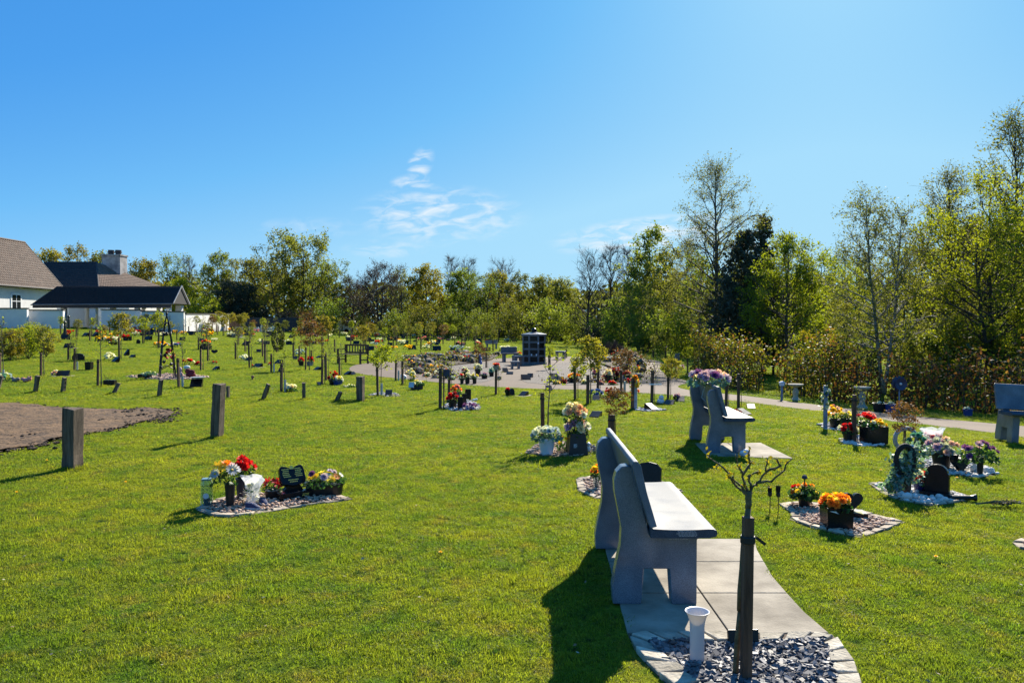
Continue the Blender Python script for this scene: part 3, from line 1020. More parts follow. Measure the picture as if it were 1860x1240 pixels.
def young(px, base, top, kind, stop=None, sdx=0, label=None, group=None, where='on the lawn', sw=None, tube=False, rz=None):
    """a young tree on the lawn: foot pixel, picture height of its top and of its stake's top"""
    p = G(px, base)
    k, leaf, lab = YT[kind]
    if p.y < 24: FEET.append((p.x - .04, p.y - .03))
    h = (base - top) * p.y / F_PX
    rz = random.uniform(0, 6.28) if rz is None else rz
    far = p.y > 30
    r = T('young_tree', label or (lab + ' staked ' + where), 'tree', p, 0, group or ('young trees staked ' + where))
    w, l = tree_mesh(k, M_BARKG, leaf)
    s = h / 1.7
    OBJ('trunk', w, r, rot=(0, 0, rz), scale=(min(s, 1.1), min(s, 1.1), s))
    if l: OBJ('crown', l, r, rot=(0, 0, rz), scale=(min(s * 1.12, 1.35), min(s * 1.12, 1.35), s))
    if stop is not None:
        sh = (base - stop) * p.y / F_PX
        wd = sw * p.y / F_PX if sw else (.055 if p.y < 30 else .065)
        m = stake_mesh(wd, sh)
        so = P('stake', m, M_STAKE, r, loc=(-.07 + sdx * p.y / F_PX, -.05, 0), rot=(random.uniform(-.02, .02), random.uniform(-.025, .025), random.uniform(-.4, .4)), bevel=.004 if p.y < 20 else 0)
        if not far:
            t = MB()
            t.lathe([(wd * .70, sh - .09), (wd * .74, sh - .086), (wd * .74, sh - .07), (wd * .70, sh - .066)], n=8)
            P('tie', t, pm('tie_rubber', (.01, .01, .01), .6), so)
    if tube:
        t = MB(); t.lathe([(.03, 0), (.03, .32), (.026, .32)], n=10, close=False)
        P('guard', t, pm('pale_guard', (.45, .44, .40), .6), r, loc=(.02, -.02, 0))
    return r

NEAR_LABEL = {80: 'round brown headed young tree beside the bank of shrubs', 140: 'young tree with few leaves beside a low arched stone', 128: 'bare young tree by the dark plaque near the shrubs', 184: 'tall sparse young tree beside the twiggy trough', 220: 'golden headed young tree with a stout stake on the left lawn', 331: 'sparse young tree with white guard before the maroon toy', 369: 'bare young tree past the red posy', 381: 'sparse young tree over the dark red flower row', 431: 'bare staked tree left of the heaped white flowers', 457: 'bare staked tree right of the heaped white flowers', 497: 'sparse guarded tree with a single red bloom beside it', 517: 'sparse guarded tree over the white blooming plant', 480: 'bare tree with stake just left of the conifer bush', 485: 'bare tree with stake left of the single red bloom', 562: 'bronze leaved young tree over a grey pot of red flowers', 588: 'bushy golden headed tree behind the bronze leaved one', 590: 'sparse tree on the left of twin stakes by the blue basket', 621: 'bare tree beside the wooden bench', 597: 'bare tree on the right of twin stakes by the blue basket', 692: 'green headed young tree on a thin gravel ring', 723: 'sparse guarded tree beside the white bag', 736: 'sparse tree between white bag and blue oval basket', 806: 'bare tree with tall stake carrying a dark blue board', 821: 'sparse tree behind the pot of red flowers', 906: 'bare tree whose stake carries a bowl of orange flowers', 1050: 'small green headed tree on a stout stake by the path', 1073: 'bushy golden headed tree beside dark blue flowers', 1090: 'sparse tree at the front of the right rock bank', 1133: 'bronze leaved guarded tree by the right rock bank', 1189: 'bare tree whose stake carries a white cross bar', 1218: 'golden tufted tree beside a wedge plaque by the path', 1154: 'bare tree behind the post of orange and yellow flowers', 1324: 'bare tree nearest the rose spray bench', 1346: 'bare tree beside the wedge plaques past the rose spray bench', 1251: 'green headed tree past the slanted stone', 1263: 'olive headed tree past the slanted stone', 1210: 'olive headed tree at the pine wood edge', 1188: 'smaller olive tree at the pine wood edge', 363: 'bare tree left of the orange trough', 448: 'bare tree below the granite chair memorial', 262: 'green headed tree by the tiny upright stone', 290: 'green headed tree behind the obelisk trellis', 505: 'bare tree behind the conifer bush', 547: 'bare tree by the black pot of red flowers', 536: 'sparse tree by the pale blue flower heap', 569: 'bare tree right of the bronze leaved one', 658: 'golden headed tree behind the wooden bench', 610: 'sparse tree left of the wooden bench', 1000: 'green headed tree on the gravel before the columbarium', 873: 'bronze headed tree beside the blue gnome', 886: 'sparse tree right of the blue gnome', 1030: 'green headed tree right of the columbarium'}
NEAR = [  # px, base, top, kind, stake top, stake dx, tube
 (80, 683, 596, 'olive', 640, 0, 0), (140, 672, 606, 'sparse', 632, 0, 1), (128, 654, 612, 'bare', 624, 0, 0), (184, 702, 588, 'sparse', 652, 0, 0),
 (220, 652, 574, 'gold', 612, 0, 0), (331, 704, 612, 'sparse', 650, 0, 1), (369, 672, 600, 'bare', 633, 0, 0), (381, 655, 606, 'sparse', 620, 0, 0),
 (431, 652, 600, 'bare', 622, 0, 0), (457, 669, 604, 'bare', 622, 0, 0), (497, 677, 606, 'sparse', 642, 0, 1), (517, 712, 634, 'sparse', 658, 0, 1),
 (480, 647, 590, 'bare', 615, 0, 0), (485, 660, 600, 'bare', 624, 0, 0), (562, 672, 588, 'red', 630, -3, 0), (588, 646, 578, 'gold', 612, 0, 0),
 (590, 700, 618, 'sparse', 644, 0, 0), (621, 681, 628, 'bare', 648, 0, 0), (597, 690, 630, 'bare', 640, 0, 0), (692, 720, 630, 'green', 666, 0, 1),
 (723, 691, 640, 'sparse', 653, 0, 1), (736, 699, 645, 'sparse', 655, 0, 0), (806, 743, 655, 'bare', 668, 0, 0), (821, 728, 650, 'sparse', 672, 0, 0),
 (906, 717, 672, 'bare', 668, 0, 0), (1050, 727, 650, 'green', 664, 0, 0), (1073, 735, 620, 'gold', 680, 0, 0), (1090, 706, 640, 'sparse', 655, 0, 0),
 (1133, 715, 640, 'red', 672, 0, 1), (1189, 734, 668, 'bare', 672, 0, 0), (1218, 727, 655, 'gold', 683, 0, 0), (1154, 743, 672, 'bare', 686, 0, 0),
 (1324, 751, 672, 'bare', 682, 0, 0), (1346, 743, 668, 'bare', 678, 0, 0), (1251, 676, 632, 'green', 650, 0, 0), (1263, 676, 634, 'olive', 650, 0, 0),
 (1210, 650, 598, 'olive', 632, 0, 0), (1188, 650, 612, 'olive', 636, 0, 0), (363, 635, 598, 'bare', 613, 0, 0), (448, 638, 600, 'bare', 616, 0, 0),
 (262, 624, 580, 'green', 598, 0, 0), (290, 632, 570, 'green', 600, 0, 0), (505, 640, 598, 'bare', 615, 0, 0), (547, 660, 610, 'bare', 628, 0, 0),
 (536, 650, 606, 'sparse', 622, 0, 0), (569, 664, 620, 'bare', 636, 0, 0), (658, 645, 596, 'gold', 622, 0, 0), (610, 640, 600, 'sparse', 616, 0, 0),
 (1000, 672, 632, 'green', 645, 0, 0), (873, 668, 628, 'red', 646, 0, 0), (886, 668, 632, 'sparse', 640, 0, 0), (1030, 650, 612, 'green', 634, 0, 0),
]
for (px, b, t, k, st, dx, tu) in NEAR:
    young(px, b, t, k, st, dx, label=NEAR_LABEL[px], tube=bool(tu))
def far_rows():
    rng = random.Random(91)
    used = []
    for y, x0, x1, step, hpx in ((603, 240, 440, 13, 27), (604, 445, 640, 15, 24), (609, 120, 420, 21, 30), (608, 650, 1010, 12, 22), (612, 440, 660, 20, 26), (613, 660, 960, 13, 25), (619, 640, 940, 15, 29), (618, 130, 400, 34, 32), (626, 640, 900, 20, 33), (636, 660, 900, 34, 38), (625, 430, 640, 36, 32)):
        x = x0
        while x < x1:
            px = x + rng.uniform(-.4, .4) * step
            by = y + rng.uniform(-2, 2)
            x += step
            if 935 < px < 1005 and by > 606: continue
            k = rng.choices(['gold', 'green', 'olive', 'sparse', 'bare', 'red'], [3, 2, 4, 4, 3, 1])[0]
            r = young(px, by, by - hpx * rng.uniform(.8, 1.15), k, by - hpx * rng.uniform(.5, .62), where='in the far rows of the lawn')
            used.append((px, by, r.location.copy()))
    return used
FARPOS = far_rows()
# clipped golden heads in a row against the wall
for px in (386, 398, 410, 422, 434, 444):
    young(px, 603, 570 + random.uniform(-2, 4), 'gold', 592, where='along the garden wall')
# the dark clipped cypress
def cypress():
    rng = random.Random(95)
    cen = []
    for i in range(2600):
        t = rng.random()
        r = .42 * math.sin(math.pi * min(1, t * .82 + .16)) ** .7 * (1.0 if t < .6 else 1 - (t - .6) * 1.3)
        a = rng.uniform(0, 6.28); q = r * rng.uniform(.75, 1.05)
        cen.append((q * math.cos(a), q * math.sin(a), .08 + t * 1.75))
    mb = MB(); leaves(mb, cen, .05, rng)
    p = G(505, 637)
    r = T('cypress_bush', 'upright clipped conifer, dark with golden sunny side, on the lawn', 'bush', p, 0, None, 50 * p.y / F_PX / 1.83)
    P('crown', mb, island_mat('leaf_cypress', [(.030, .048, .010), (.075, .085, .012), (.050, .066, .010)], .6, .4), r)
    w = MB(); w.tube([(0, 0, 0), (0, 0, .6)], [.04, .03], 6); P('trunk', w, M_BARK, r)
cypress()
# ================================================================== the hall, canopy and garden walls
M_REND = pm('white_render', (.62, .61, .60), .85, .06, 1.5, .2, 60)
M_COPE = pm('dark_coping', (.030, .028, .030), .7, .2)
M_SLATE = pm('dark_slate_roof', (.022, .021, .024), .75, .25, 3, .3, 20)
M_TILE = island_mat('roof_tile', [(.140, .095, .070), (.180, .122, .090), (.125, .088, .068), (.195, .135, .100)], .85)
M_TILED = island_mat('slate_and_shaded_tile', [(.024, .022, .024), (.032, .029, .030), (.020, .018, .020)], .8)  # dark canopy slates; also paints the shade on the block's front slope
M_GLASS = pm('window_glass', (.015, .018, .022), .08, .1, 2, spec=.6)
M_FRAME = pm('white_frame', (.70, .70, .69), .5, .05)
M_CHIM = pm('stained_render', (.19, .185, .19), .9, .30, 1.2, .3, 30, col2=(.32, .31, .31))
def quad_tiles(mb, A, B, C, D, nu, nv, lift=.02, rng=random.Random(4)):
    """courses of tiles over the roof plane A-B (eave) to D-C (ridge)"""
    A, B, C, D = map(Vector, (A, B, C, D))
    n = (B - A).cross(D - A).normalized()
    if n.z < 0: n = -n
    for j in range(nv):
        t0, t1 = j / nv, (j + 1.12) / nv
        a, b = A.lerp(D, t0), B.lerp(C, t0)
        d, c = A.lerp(D, min(1, t1)), B.lerp(C, min(1, t1))
        m = max(2, int(nu * (b - a).length / (B - A).length + .5)) if (B - A).length else 2
        for i in range(m):
            u0, u1 = i / m + .003, (i + 1) / m - .003
            lf = lift + rng.uniform(0, .008)
            p = [a.lerp(b, u0) + n * (lf + .035), a.lerp(b, u1) + n * (lf + .035), d.lerp(c, u1) + n * lf, d.lerp(c, u0) + n * lf]
            q = [a.lerp(b, u0) + n * .002, a.lerp(b, u1) + n * .002]
            mb.add(p + q, [(0, 1, 2, 3), (4, 5, 1, 0)])
def hip_roof(root, mat, c0, c1, zc, ze, over, ridge_in, nu, nv, name='roof'):
    """hipped roof on a rectangle c0..c1 (x, y), eave height ze, ridge height zc"""
    x0, y0 = c0[0] - over, c0[1] - over
    x1, y1 = c1[0] + over, c1[1] + over
    ym = (y0 + y1) / 2
    e = [Vector((x0, y0, ze)), Vector((x1, y0, ze)), Vector((x1, y1, ze)), Vector((x0, y1, ze))]
    r0, r1 = Vector((x0 + ridge_in, ym, zc)), Vector((x1 - ridge_in, ym, zc))
    base = MB()
    base.add(e + [r0, r1], [(0, 1, 5, 4), (1, 2, 5), (2, 3, 4, 5), (3, 0, 4), (3, 2, 1, 0)])
    rf = P(name, base, M_COPE, root)
    t = MB()
    quad_tiles(t, e[0], e[1], r1, r0, nu, nv)
    quad_tiles(t, e[1], e[2], r1, r1, nu // 2, nv)
    quad_tiles(t, e[3], e[0], r0, r0, nu // 2, nv)
    quad_tiles(t, e[2], e[3], r0, r1, nu, nv)
    P('tiles', t, mat, rf)['kind'] = 'stuff'
    g = MB()
    for a, b in ((e[0], e[1]), (e[1], e[2])):
        g.tube([a + Vector((0, 0, -.06)), b + Vector((0, 0, -.06))], .07, 6)
    P('gutter', g, M_COPE, rf)
    h = MB()
    for a, b in ((e[1], r1), (e[2], r1), (e[0], r0), (e[3], r0), (r0, r1)):
        h.tube([a + Vector((0, 0, .05)), b + Vector((0, 0, .07))], .09, 6)
    P('ridge_tiles', h, mat, rf)
    return rf
YB = 80.0
def bx(px, Y=YB): return (px - CX) / F_PX * Y
def bz(py, Y=YB): return EYE + (HORIZON - py) / F_PX * Y

def hall():
    # ridge runs away from the lawn, so the long brown slope faces right
    root = T('hall', 'white rendered hall with long brown tiled roof and arched window', 'building', (0, 0, 0))
    xe, xr, xb = -51.4, -55.9, -60.4
    y0, y1 = 60.0, 88.0
    ze, zr = 6.1, 11.1
    gz = .8
    w = MB()
    w.prism([(xb + .6, 0, gz - 1), (xe - .6, 0, gz - 1), (xe - .6, 0, ze - .1), (xr, 0, zr - .55), (xb + .6, 0, ze - .1)], (0, y0, 0), (0, y1 - .5, 0))
    P('wall', w, M_REND, root, fix=True)
    b = MB()
    A, B, C, D = (Vector(v) for v in ((xe, y0 - .5, ze - .35), (xe, y1, ze - .35), (xr, y1, zr), (xr, y0 - .5, zr)))
    A2, B2_ = Vector((xb, y0 - .5, ze - .35)), Vector((xb, y1, ze - .35))
    b.add([A, B, C, D, A2, B2_], [(0, 1, 2, 3), (4, 3, 2, 5)])
    rf = P('roof', b, M_COPE, root)
    t = MB(); quad_tiles(t, A, B, C, D, 90, 19, .03); P('tiles', t, M_TILE, rf)['kind'] = 'stuff'
    t = MB(); quad_tiles(t, B2_, A2, D, C, 90, 19, .03); P('far_tiles', t, M_TILE, rf)['kind'] = 'stuff'
    h = MB(); h.tube([D + Vector((0, 0, .06)), C + Vector((0, 0, .06))], .12, 6); P('ridge_tiles', h, M_TILE, rf)
    h = MB(); h.prism([B + Vector((0, .02, -.12)), C + Vector((0, .02, -.12)), C + Vector((0, .02, .14)), B + Vector((0, .02, .14))], (0, 0, 0), (0, .08, 0)); P('bargeboard', h, M_COPE, rf, fix=True)
    g = MB(); g.tube([A + Vector((.08, 0, -.05)), B + Vector((.08, 0, -.05))], .09, 6); g.box(((xe + xe - .6) / 2, (y0 + y1) / 2, ze - .45), (.5, y1 - y0, .08)); P('gutter', g, M_COPE, rf)
    # arched window in the long wall
    wy, xw = 80.3, xe - .6
    z0, z1, hw = EYE + (HORIZON - 561) / F_PX * 80, EYE + (HORIZON - 534) / F_PX * 80, .72
    arch = [(-hw, z0), (hw, z0)] + [(hw * math.cos(a), z1 - .3 + .3 * math.sin(a)) for a in [math.pi * i / 10 for i in range(11)]]
    m = MB(); m.prism([(xw, wy + y * 1.22, z + (.14 if z > z0 + .1 else -.08)) for y, z in arch], (-.05, 0, 0), (.06, 0, 0)); wo = P('window', m, M_FRAME, root, fix=True)
    for (a, b_, c, d) in ((-.92, -.08, .02, .5), (.08, .92, .02, .5), (-.92, -.08, .56, .94), (.08, .92, .56, .94)):
        m = MB(); m.box((xw + .065, wy + hw * (a + b_) / 2, z0 + (z1 - z0) * (c + d) / 2), (.02, hw * (b_ - a), (z1 - z0) * (d - c))); P('pane', m, M_GLASS, wo)
    m = MB(); m.box((xw + .1, wy, z0 - .14), (.22, hw * 2.6, .1)); P('sill', m, M_FRAME, wo)
hall()
def annex():
    Y0 = 96.0
    root = T('crematory_block', 'low block with shade darkened hipped roof and two pot chimney behind the canopy', 'building', (0, 0, 0))
    x0, x1 = bx(70, Y0), bx(235, Y0)
    gz, ze, zr = bz(600, Y0), bz(523, Y0), bz(476, Y0 + 4)
    w = MB(); w.box(((x0 + x1) / 2, Y0 + 4.5, (gz - 1 + ze) / 2), (x1 - x0, 9, ze - gz + 1)); P('wall', w, M_REND, root)
    e = [Vector((x0 - .5, Y0 - .5, ze)), Vector((bx(184, Y0), Y0 - .5, ze)), Vector((bx(256, Y0), Y0 + 9.5, ze)), Vector((x0 - .5, Y0 + 9.5, ze))]
    r0, r1 = Vector((bx(78, Y0 + 4), Y0 + 4.5, zr)), Vector((bx(173, Y0 + 4), Y0 + 4.5, zr))
    b = MB(); b.add(e + [r0, r1], [(0, 1, 5, 4), (1, 2, 5), (2, 3, 4, 5), (3, 0, 4)])
    rf = P('roof', b, M_COPE, root)
    t = MB(); quad_tiles(t, e[0], e[1], r1, r0, 40, 14); P('shaded_tiles', t, M_TILED, rf)['kind'] = 'stuff'  # front slope's shade put into a darker tile colour
    t = MB(); quad_tiles(t, e[1], e[2], r1, r1, 46, 16); P('brown_tiles', t, M_TILE, rf)['kind'] = 'stuff'  # sunlit slope of the same roof, in the brown tile colour
    h = MB(); h.tube([e[1], r1], .09, 6); h.tube([r0, r1], .09, 6); P('ridge_tiles', h, M_COPE, rf)
    # chimney
    Yc = Y0 + 6
    c = MB()
    a0, a1, a2 = bx(193, Yc), bx(215, Yc), bx(226, Yc)
    zt, zb = bz(466, Yc), bz(515, Yc)
    c.box(((a0 + a2) / 2, Yc, (zt + zb) / 2), (a2 - a0, 1.9, zt - zb), rot=None)
    ch = P('chimney', c, M_CHIM, root, bevel=.02)
    m = MB(); m.box(((a0 + a2) / 2, Yc, zt + .1), (a2 - a0 + .2, 2.1, .2)); P('cap', m, M_CHIM, ch)
    for px in (203.5, 216.5):
        m = MB()
        r = msz(5.5, Yc)
        m.lathe([(r * .85, zt + .2), (r * .85, zt + .42), (r * 1.1, zt + .45), (r * 1.1, zt + .62), (r * .9, zt + .64), (r, zt + .82), (r * .9, zt + .84)], (bx(px, Yc), Yc, 0), 14)
        P('chimney_pot', m, pm('pot_metal', (.05, .045, .05), .6, .3), ch, smooth=False)
annex()
def canopy():
    Y0 = 76.0
    root = T('entrance_canopy', 'long low canopy with dark roof and white posts before the hall', 'canopy', (0, 0, 0))
    xl, xr = bx(57, Y0), bx(314, Y0)
    ze, zr = bz(553, Y0), bz(520, Y0 + 1.95)
    d = 3.9
    e = [Vector((xl, Y0, ze)), Vector((xr, Y0, ze + .1)), Vector((xr, Y0 + d, ze + .1)), Vector((xl, Y0 + d, ze))]
    r0, r1 = Vector((bx(84, Y0), Y0 + d / 2, zr)), Vector((xr, Y0 + d / 2, zr))
    b = MB(); b.add(e + [r0, r1], [(0, 1, 5, 4), (1, 2, 5), (2, 3, 4, 5), (3, 0, 4), (3, 2, 1, 0)])
    rf = P('roof', b, M_SLATE, root)
    t = MB(); quad_tiles(t, e[0], e[1], r1, r0, 90, 16); P('slates', t, M_TILED, rf)['kind'] = 'stuff'
    f = MB()
    f.box(((xl + xr) / 2, Y0 + .05, ze - .17), (xr - xl - .3, .10, .34))
    P('fascia', f, M_COPE, rf)
    g = MB()
    g.tube([e[0] + Vector((0, -.06, -.03)), e[1] + Vector((0, -.06, -.03))], .06, 6); P('gutter', g, pm('gutter_grey', (.14, .14, .15), .5), rf)
    bb = MB()
    for a, q in ((e[1], r1), (e[2], r1)):
        dv = (q - a)
        bb.prism([a + Vector((.06, 0, -.05)), q + Vector((.06, 0, -.05)), q + Vector((.06, 0, .12)), a + Vector((.06, 0, .12))], (0, 0, 0), (.05, 0, 0))
    P('bargeboard', bb, pm('barge_grey', (.25, .25, .27), .6), rf, fix=True)
    for px, dy in ((117, 1.2), (171, .4), (206, 1.5), (263, 3.4), (290, 3.4), (307, .5), (326, 3.2), (250, .6)):
        m = MB()
        z0 = zg(bx(px, Y0), Y0) - .3
        m.box((bx(px, Y0 + dy), Y0 + dy, (z0 + ze) / 2), (msz(11 if px in (171, 326) else 7, Y0), .5, ze - z0))
        P('post', m, M_REND, root)
canopy()
def garden_wall(px0, px1, top0, top1, Y0, Y1, label, base=600, endface=True):
    a = Vector((bx(px0, Y0), Y0, 0)); b = Vector((bx(px1, Y1), Y1, 0))
    z0, z1 = bz(top0, Y0), bz(top1, Y1)
    dv = (b - a); L = dv.length
    mid = (a + b) / 2
    gz = min(zg(a.x, a.y), zg(b.x, b.y)) - .4
    r = T('garden_wall', label, 'wall', (mid.x, mid.y, gz), math.atan2(dv.y, dv.x))
    m = MB()
    m.add([(-L / 2, -.17, 0), (L / 2, -.17, 0), (L / 2, .17, 0), (-L / 2, .17, 0), (-L / 2, -.17, z0 - gz), (L / 2, -.17, z1 - gz), (L / 2, .17, z1 - gz), (-L / 2, .17, z0 - gz)], [(0, 3, 2, 1), (4, 5, 6, 7), (0, 1, 5, 4), (1, 2, 6, 5), (2, 3, 7, 6), (3, 0, 4, 7)])
    P('panel', m, M_REND, r)
    c = MB()
    dz0, dz1 = z0 - gz + .003, z1 - gz + .003
    c.add([(-L / 2 - .05, -.23, dz0), (L / 2 + .05, -.23, dz1), (L / 2 + .05, .23, dz1), (-L / 2 - .05, .23, dz0), (-L / 2 - .05, -.23, dz0 + .1), (L / 2 + .05, -.23, dz1 + .1), (L / 2 + .05, .23, dz1 + .1), (-L / 2 - .05, .23, dz0 + .1)], [(0, 3, 2, 1), (4, 5, 6, 7), (0, 1, 5, 4), (1, 2, 6, 5), (2, 3, 7, 6), (3, 0, 4, 7)])
    P('coping', c, M_COPE, r)
garden_wall(-120, 51, 561, 561, 69, 70, 'white garden wall behind the bank of shrubs')
garden_wall(54, 110, 564, 564, 71, 71.5, 'white garden wall panel beside the bollards')
garden_wall(111, 117, 564, 564, 71.5, 76, 'short sunlit return of the white wall by the bollards')
garden_wall(126, 157, 559, 559, 83, 83, 'white wall under the canopy roof')
garden_wall(157, 166, 559, 560, 83, 77, 'narrow sunlit white wall under the canopy roof')
garden_wall(186, 258, 563, 564, 74, 74, 'white wall panel between canopy posts')
garden_wall(258, 335, 566, 567, 73, 73.5, 'long white wall panel below the canopy gable')
garden_wall(335, 416, 571, 571, 76, 92, 'lower white wall running back from the canopy')
def dark_gate():
    p = ground_at(430, 90)
    r = T('timber_enclosure', 'dark timber enclosure at the end of the white wall', 'enclosure', p)
    w, h = msz(28, 90), 1.75
    for i in range(12):
        m = MB(); m.box((-w / 2 + w * (i + .5) / 12, 0, h / 2 - .1), (w / 12 - .02, .05, h + .2 + .05 * (i % 2))); P('plank', m, M_STAKE, r)
    m = MB(); m.box((0, .06, h * .8), (w, .06, .12)); P('rail', m, M_STAKE, r)
dark_gate()
def far_fence():
    p0, p1 = ground_at(440, 96), ground_at(560, 100)
    r = T('panel_fence', 'dark panel fence below the evergreens', 'fence', p0, math.atan2(p1.y - p0.y, p1.x - p0.x))
    L = (p1 - p0).length
    n = 6
    for i in range(n):
        m = MB(); m.box((L * (i + .5) / n, 0, .75), (L / n - .12, .05, 1.75)); P('panel', m, pm('fence_dark', (.045, .042, .045), .8, .3, 3), r)
        m = MB(); m.box((L * i / n, 0, .8), (.1, .1, 1.9)); P('post', m, M_STAKE, r)
far_fence()
for i, px in enumerate((457, 466, 478, 489, 498)):
    p = ground_at(px, 93)
    m = MB()
    hgt = (.75, .55, .9, .62, .8)[i]
    m.prism([(-.32, 0, -.1), (.32, 0, -.1), (.32, 0, hgt * .8), (.2, 0, hgt), (-.2, 0, hgt), (-.32, 0, hgt * .8)], (0, -.06, 0), (0, .06, 0))
    o = P('white_headstone', m, pm('white_marble', (.62, .62, .63), .5, .08), None, p, fix=True)
    tag(o, 'small white headstone in the row before the dark fence', 'headstone', 'white headstones before the dark fence')
def bollard(px, base, top, label):
    p = G(px, base)
    h = (base - top) * p.y / F_PX
    r = T('bollard_light', label, 'bollard', p)
    m = MB(); m.lathe([(.10, -.05), (.10, h * .72), (.075, h * .74), (.075, h * .86)], n=12); P('post', m, pm('bollard_green', (.012, .018, .016), .5), r)
    m = MB(); m.lathe([(.115, h * .865), (.12, h * .93), (.06, h)], n=12); P('cap', m, pm('bollard_green', (.012, .018, .016), .5), r)
bollard(118, 611, 583, 'dark bollard light standing on the lawn by the white wall')
bollard(125, 598, 573, 'dark bollard light by the canopy entrance')
def caravan():
    p = ground_at(632, 112)
    k = 112 / F_PX
    r = T('caravan', 'white touring caravan half hidden by tree trunks beyond the lawn', 'caravan', p)
    w, h = 36 * k, 22 * k
    prof = [(-.5, .18), (.5, .18), (.5, .55), (.46, .85), (.38, .98), (.2, 1.0), (-.3, 1.0), (-.42, .94), (-.48, .7), (-.5, .5)]
    m = MB(); m.prism([(x * w, 0, z * h) for x, z in prof], (0, -1.0, 0), (0, 1.0, 0)); P('body', m, M_FRAME, r, bevel=.08, fix=True)
    m = MB(); m.box((.08 * w, -1.01, .66 * h), (.3 * w, .03, .2 * h)); P('window', m, M_GLASS, r)
    m = MB(); m.box((-.28 * w, -1.01, .56 * h), (.14 * w, .03, .62 * h)); P('door', m, pm('door_grey', (.5, .5, .52), .5), r)
    m = MB(); m.lathe([(.32, -.1), (.32, .1)], (0, -.9, .3), 14, rot=Matrix.Rotation(math.pi / 2, 3, 'X')); P('wheel', m, pm('tyre', (.015, .015, .015), .8), r)
caravan()
# ================================================================== materials of the memorials
def granite(name, base, speck, rough, scale=160, spec=.5):
    m, N, L, B = new_mat(name)
    tc = N.new('ShaderNodeTexCoord')
    n1 = N.new('ShaderNodeTexNoise'); n1.inputs['Scale'].default_value = scale; n1.inputs['Detail'].default_value = 3; n1.inputs['Roughness'].default_value = .8
    L.new(tc.outputs['Object'], n1.inputs['Vector'])
    n3 = N.new('ShaderNodeTexNoise'); n3.inputs['Scale'].default_value = 5; n3.inputs['Detail'].default_value = 5
    L.new(tc.outputs['Object'], n3.inputs['Vector'])
    rp = N.new('ShaderNodeValToRGB')
    e = rp.color_ramp.elements
    e[0].position, e[0].color = .38, rgba([c * .6 for c in base])
    e[1].position, e[1].color = .66, rgba(speck)
    x = e.new(.5); x.color = rgba(base)
    L.new(n1.outputs[0], rp.inputs[0])
    mr = N.new('ShaderNodeMapRange'); mr.inputs['From Min'].default_value = .3; mr.inputs['From Max'].default_value = .7; mr.inputs['To Min'].default_value = .72; mr.inputs['To Max'].default_value = 1.22
    L.new(n3.outputs[0], mr.inputs[0])
    mu = N.new('ShaderNodeMixRGB'); mu.blend_type = 'MULTIPLY'; mu.inputs[0].default_value = 1
    L.new(rp.outputs[0], mu.inputs[1]); L.new(mr.outputs[0], mu.inputs[2])
    L.new(mu.outputs[0], B.inputs['Base Color'])
    r2 = N.new('ShaderNodeMapRange'); r2.inputs['To Min'].default_value = rough * .7; r2.inputs['To Max'].default_value = rough * 1.4
    L.new(n3.outputs[0], r2.inputs[0]); L.new(r2.outputs[0], B.inputs['Roughness'])
    B.inputs['Specular IOR Level'].default_value = spec if base[0] > .05 else .2
    MC[name] = m
    return m
M_GRAN = granite('grey_granite', (.046, .062, .088), (.080, .102, .138), .55, 220, .08)
M_GRANP = granite('polished_grey_granite', (.130, .152, .188), (.19, .218, .262), .20, 220, .45)
M_GRANB = granite('honed_grey_granite', (.120, .140, .172), (.175, .20, .24), .42, 220, .25)
M_GRANC = granite('grey_granite_far', (.13, .135, .15), (.20, .205, .22), .35, 60)
M_BLACK = granite('black_granite', (.010, .010, .011), (.020, .020, .022), .24)
M_GOLD = pm('gold_lettering', (.85, .55, .10), .4, .1, metal=.0, spec=.5)
M_SILV = pm('pale_lettering', (.34, .34, .35), .6, .1)
M_PLAST = pm('black_plastic', (.012, .012, .013), .38, .2)
M_WHITEP = pm('white_plastic', (.62, .62, .64), .35, .06, 8)
M_SLAB = pm('sandstone_slab', (.175, .145, .105), .9, .25, 2.6, .45, 70, col2=(.36, .312, .24), bdist=.008, detail=9.0, objv=.10)
M_SETT = pm('granite_sett', (.26, .225, .165), .9, .25, 9, .8, 45, col2=(.46, .41, .32), bdist=.014, objv=.28)
M_JOINT = pm('joint_sand', (.060, .052, .040), .95, .2, 20)
M_CHIP = island_mat('slate_chips', [(.050, .048, .054), (.095, .092, .10), (.16, .155, .165), (.032, .031, .036), (.22, .215, .22)], .6, spec=.3)
M_PEB = island_mat('tan_pebbles', [(.40, .25, .165), (.52, .36, .25), (.30, .18, .12), (.60, .45, .34)], .8)
M_WPEB = island_mat('white_cobbles', [(.52, .48, .43), (.64, .60, .54), (.42, .39, .36), (.72, .68, .62)], .7)
M_BED = pm('bed_soil', (.085, .062, .045), .95, .3, 12)
M_GLASSB = None
def glass_mat():
    m, N, L, B = new_mat('lantern_glass')
    B.inputs['Base Color'].default_value = (.72, .88, .88, 1)
    B.inputs['Roughness'].default_value = .05
    B.inputs['Transmission Weight'].default_value = .92
    B.inputs['IOR'].default_value = 1.25
    return m
M_GLASSB = glass_mat()
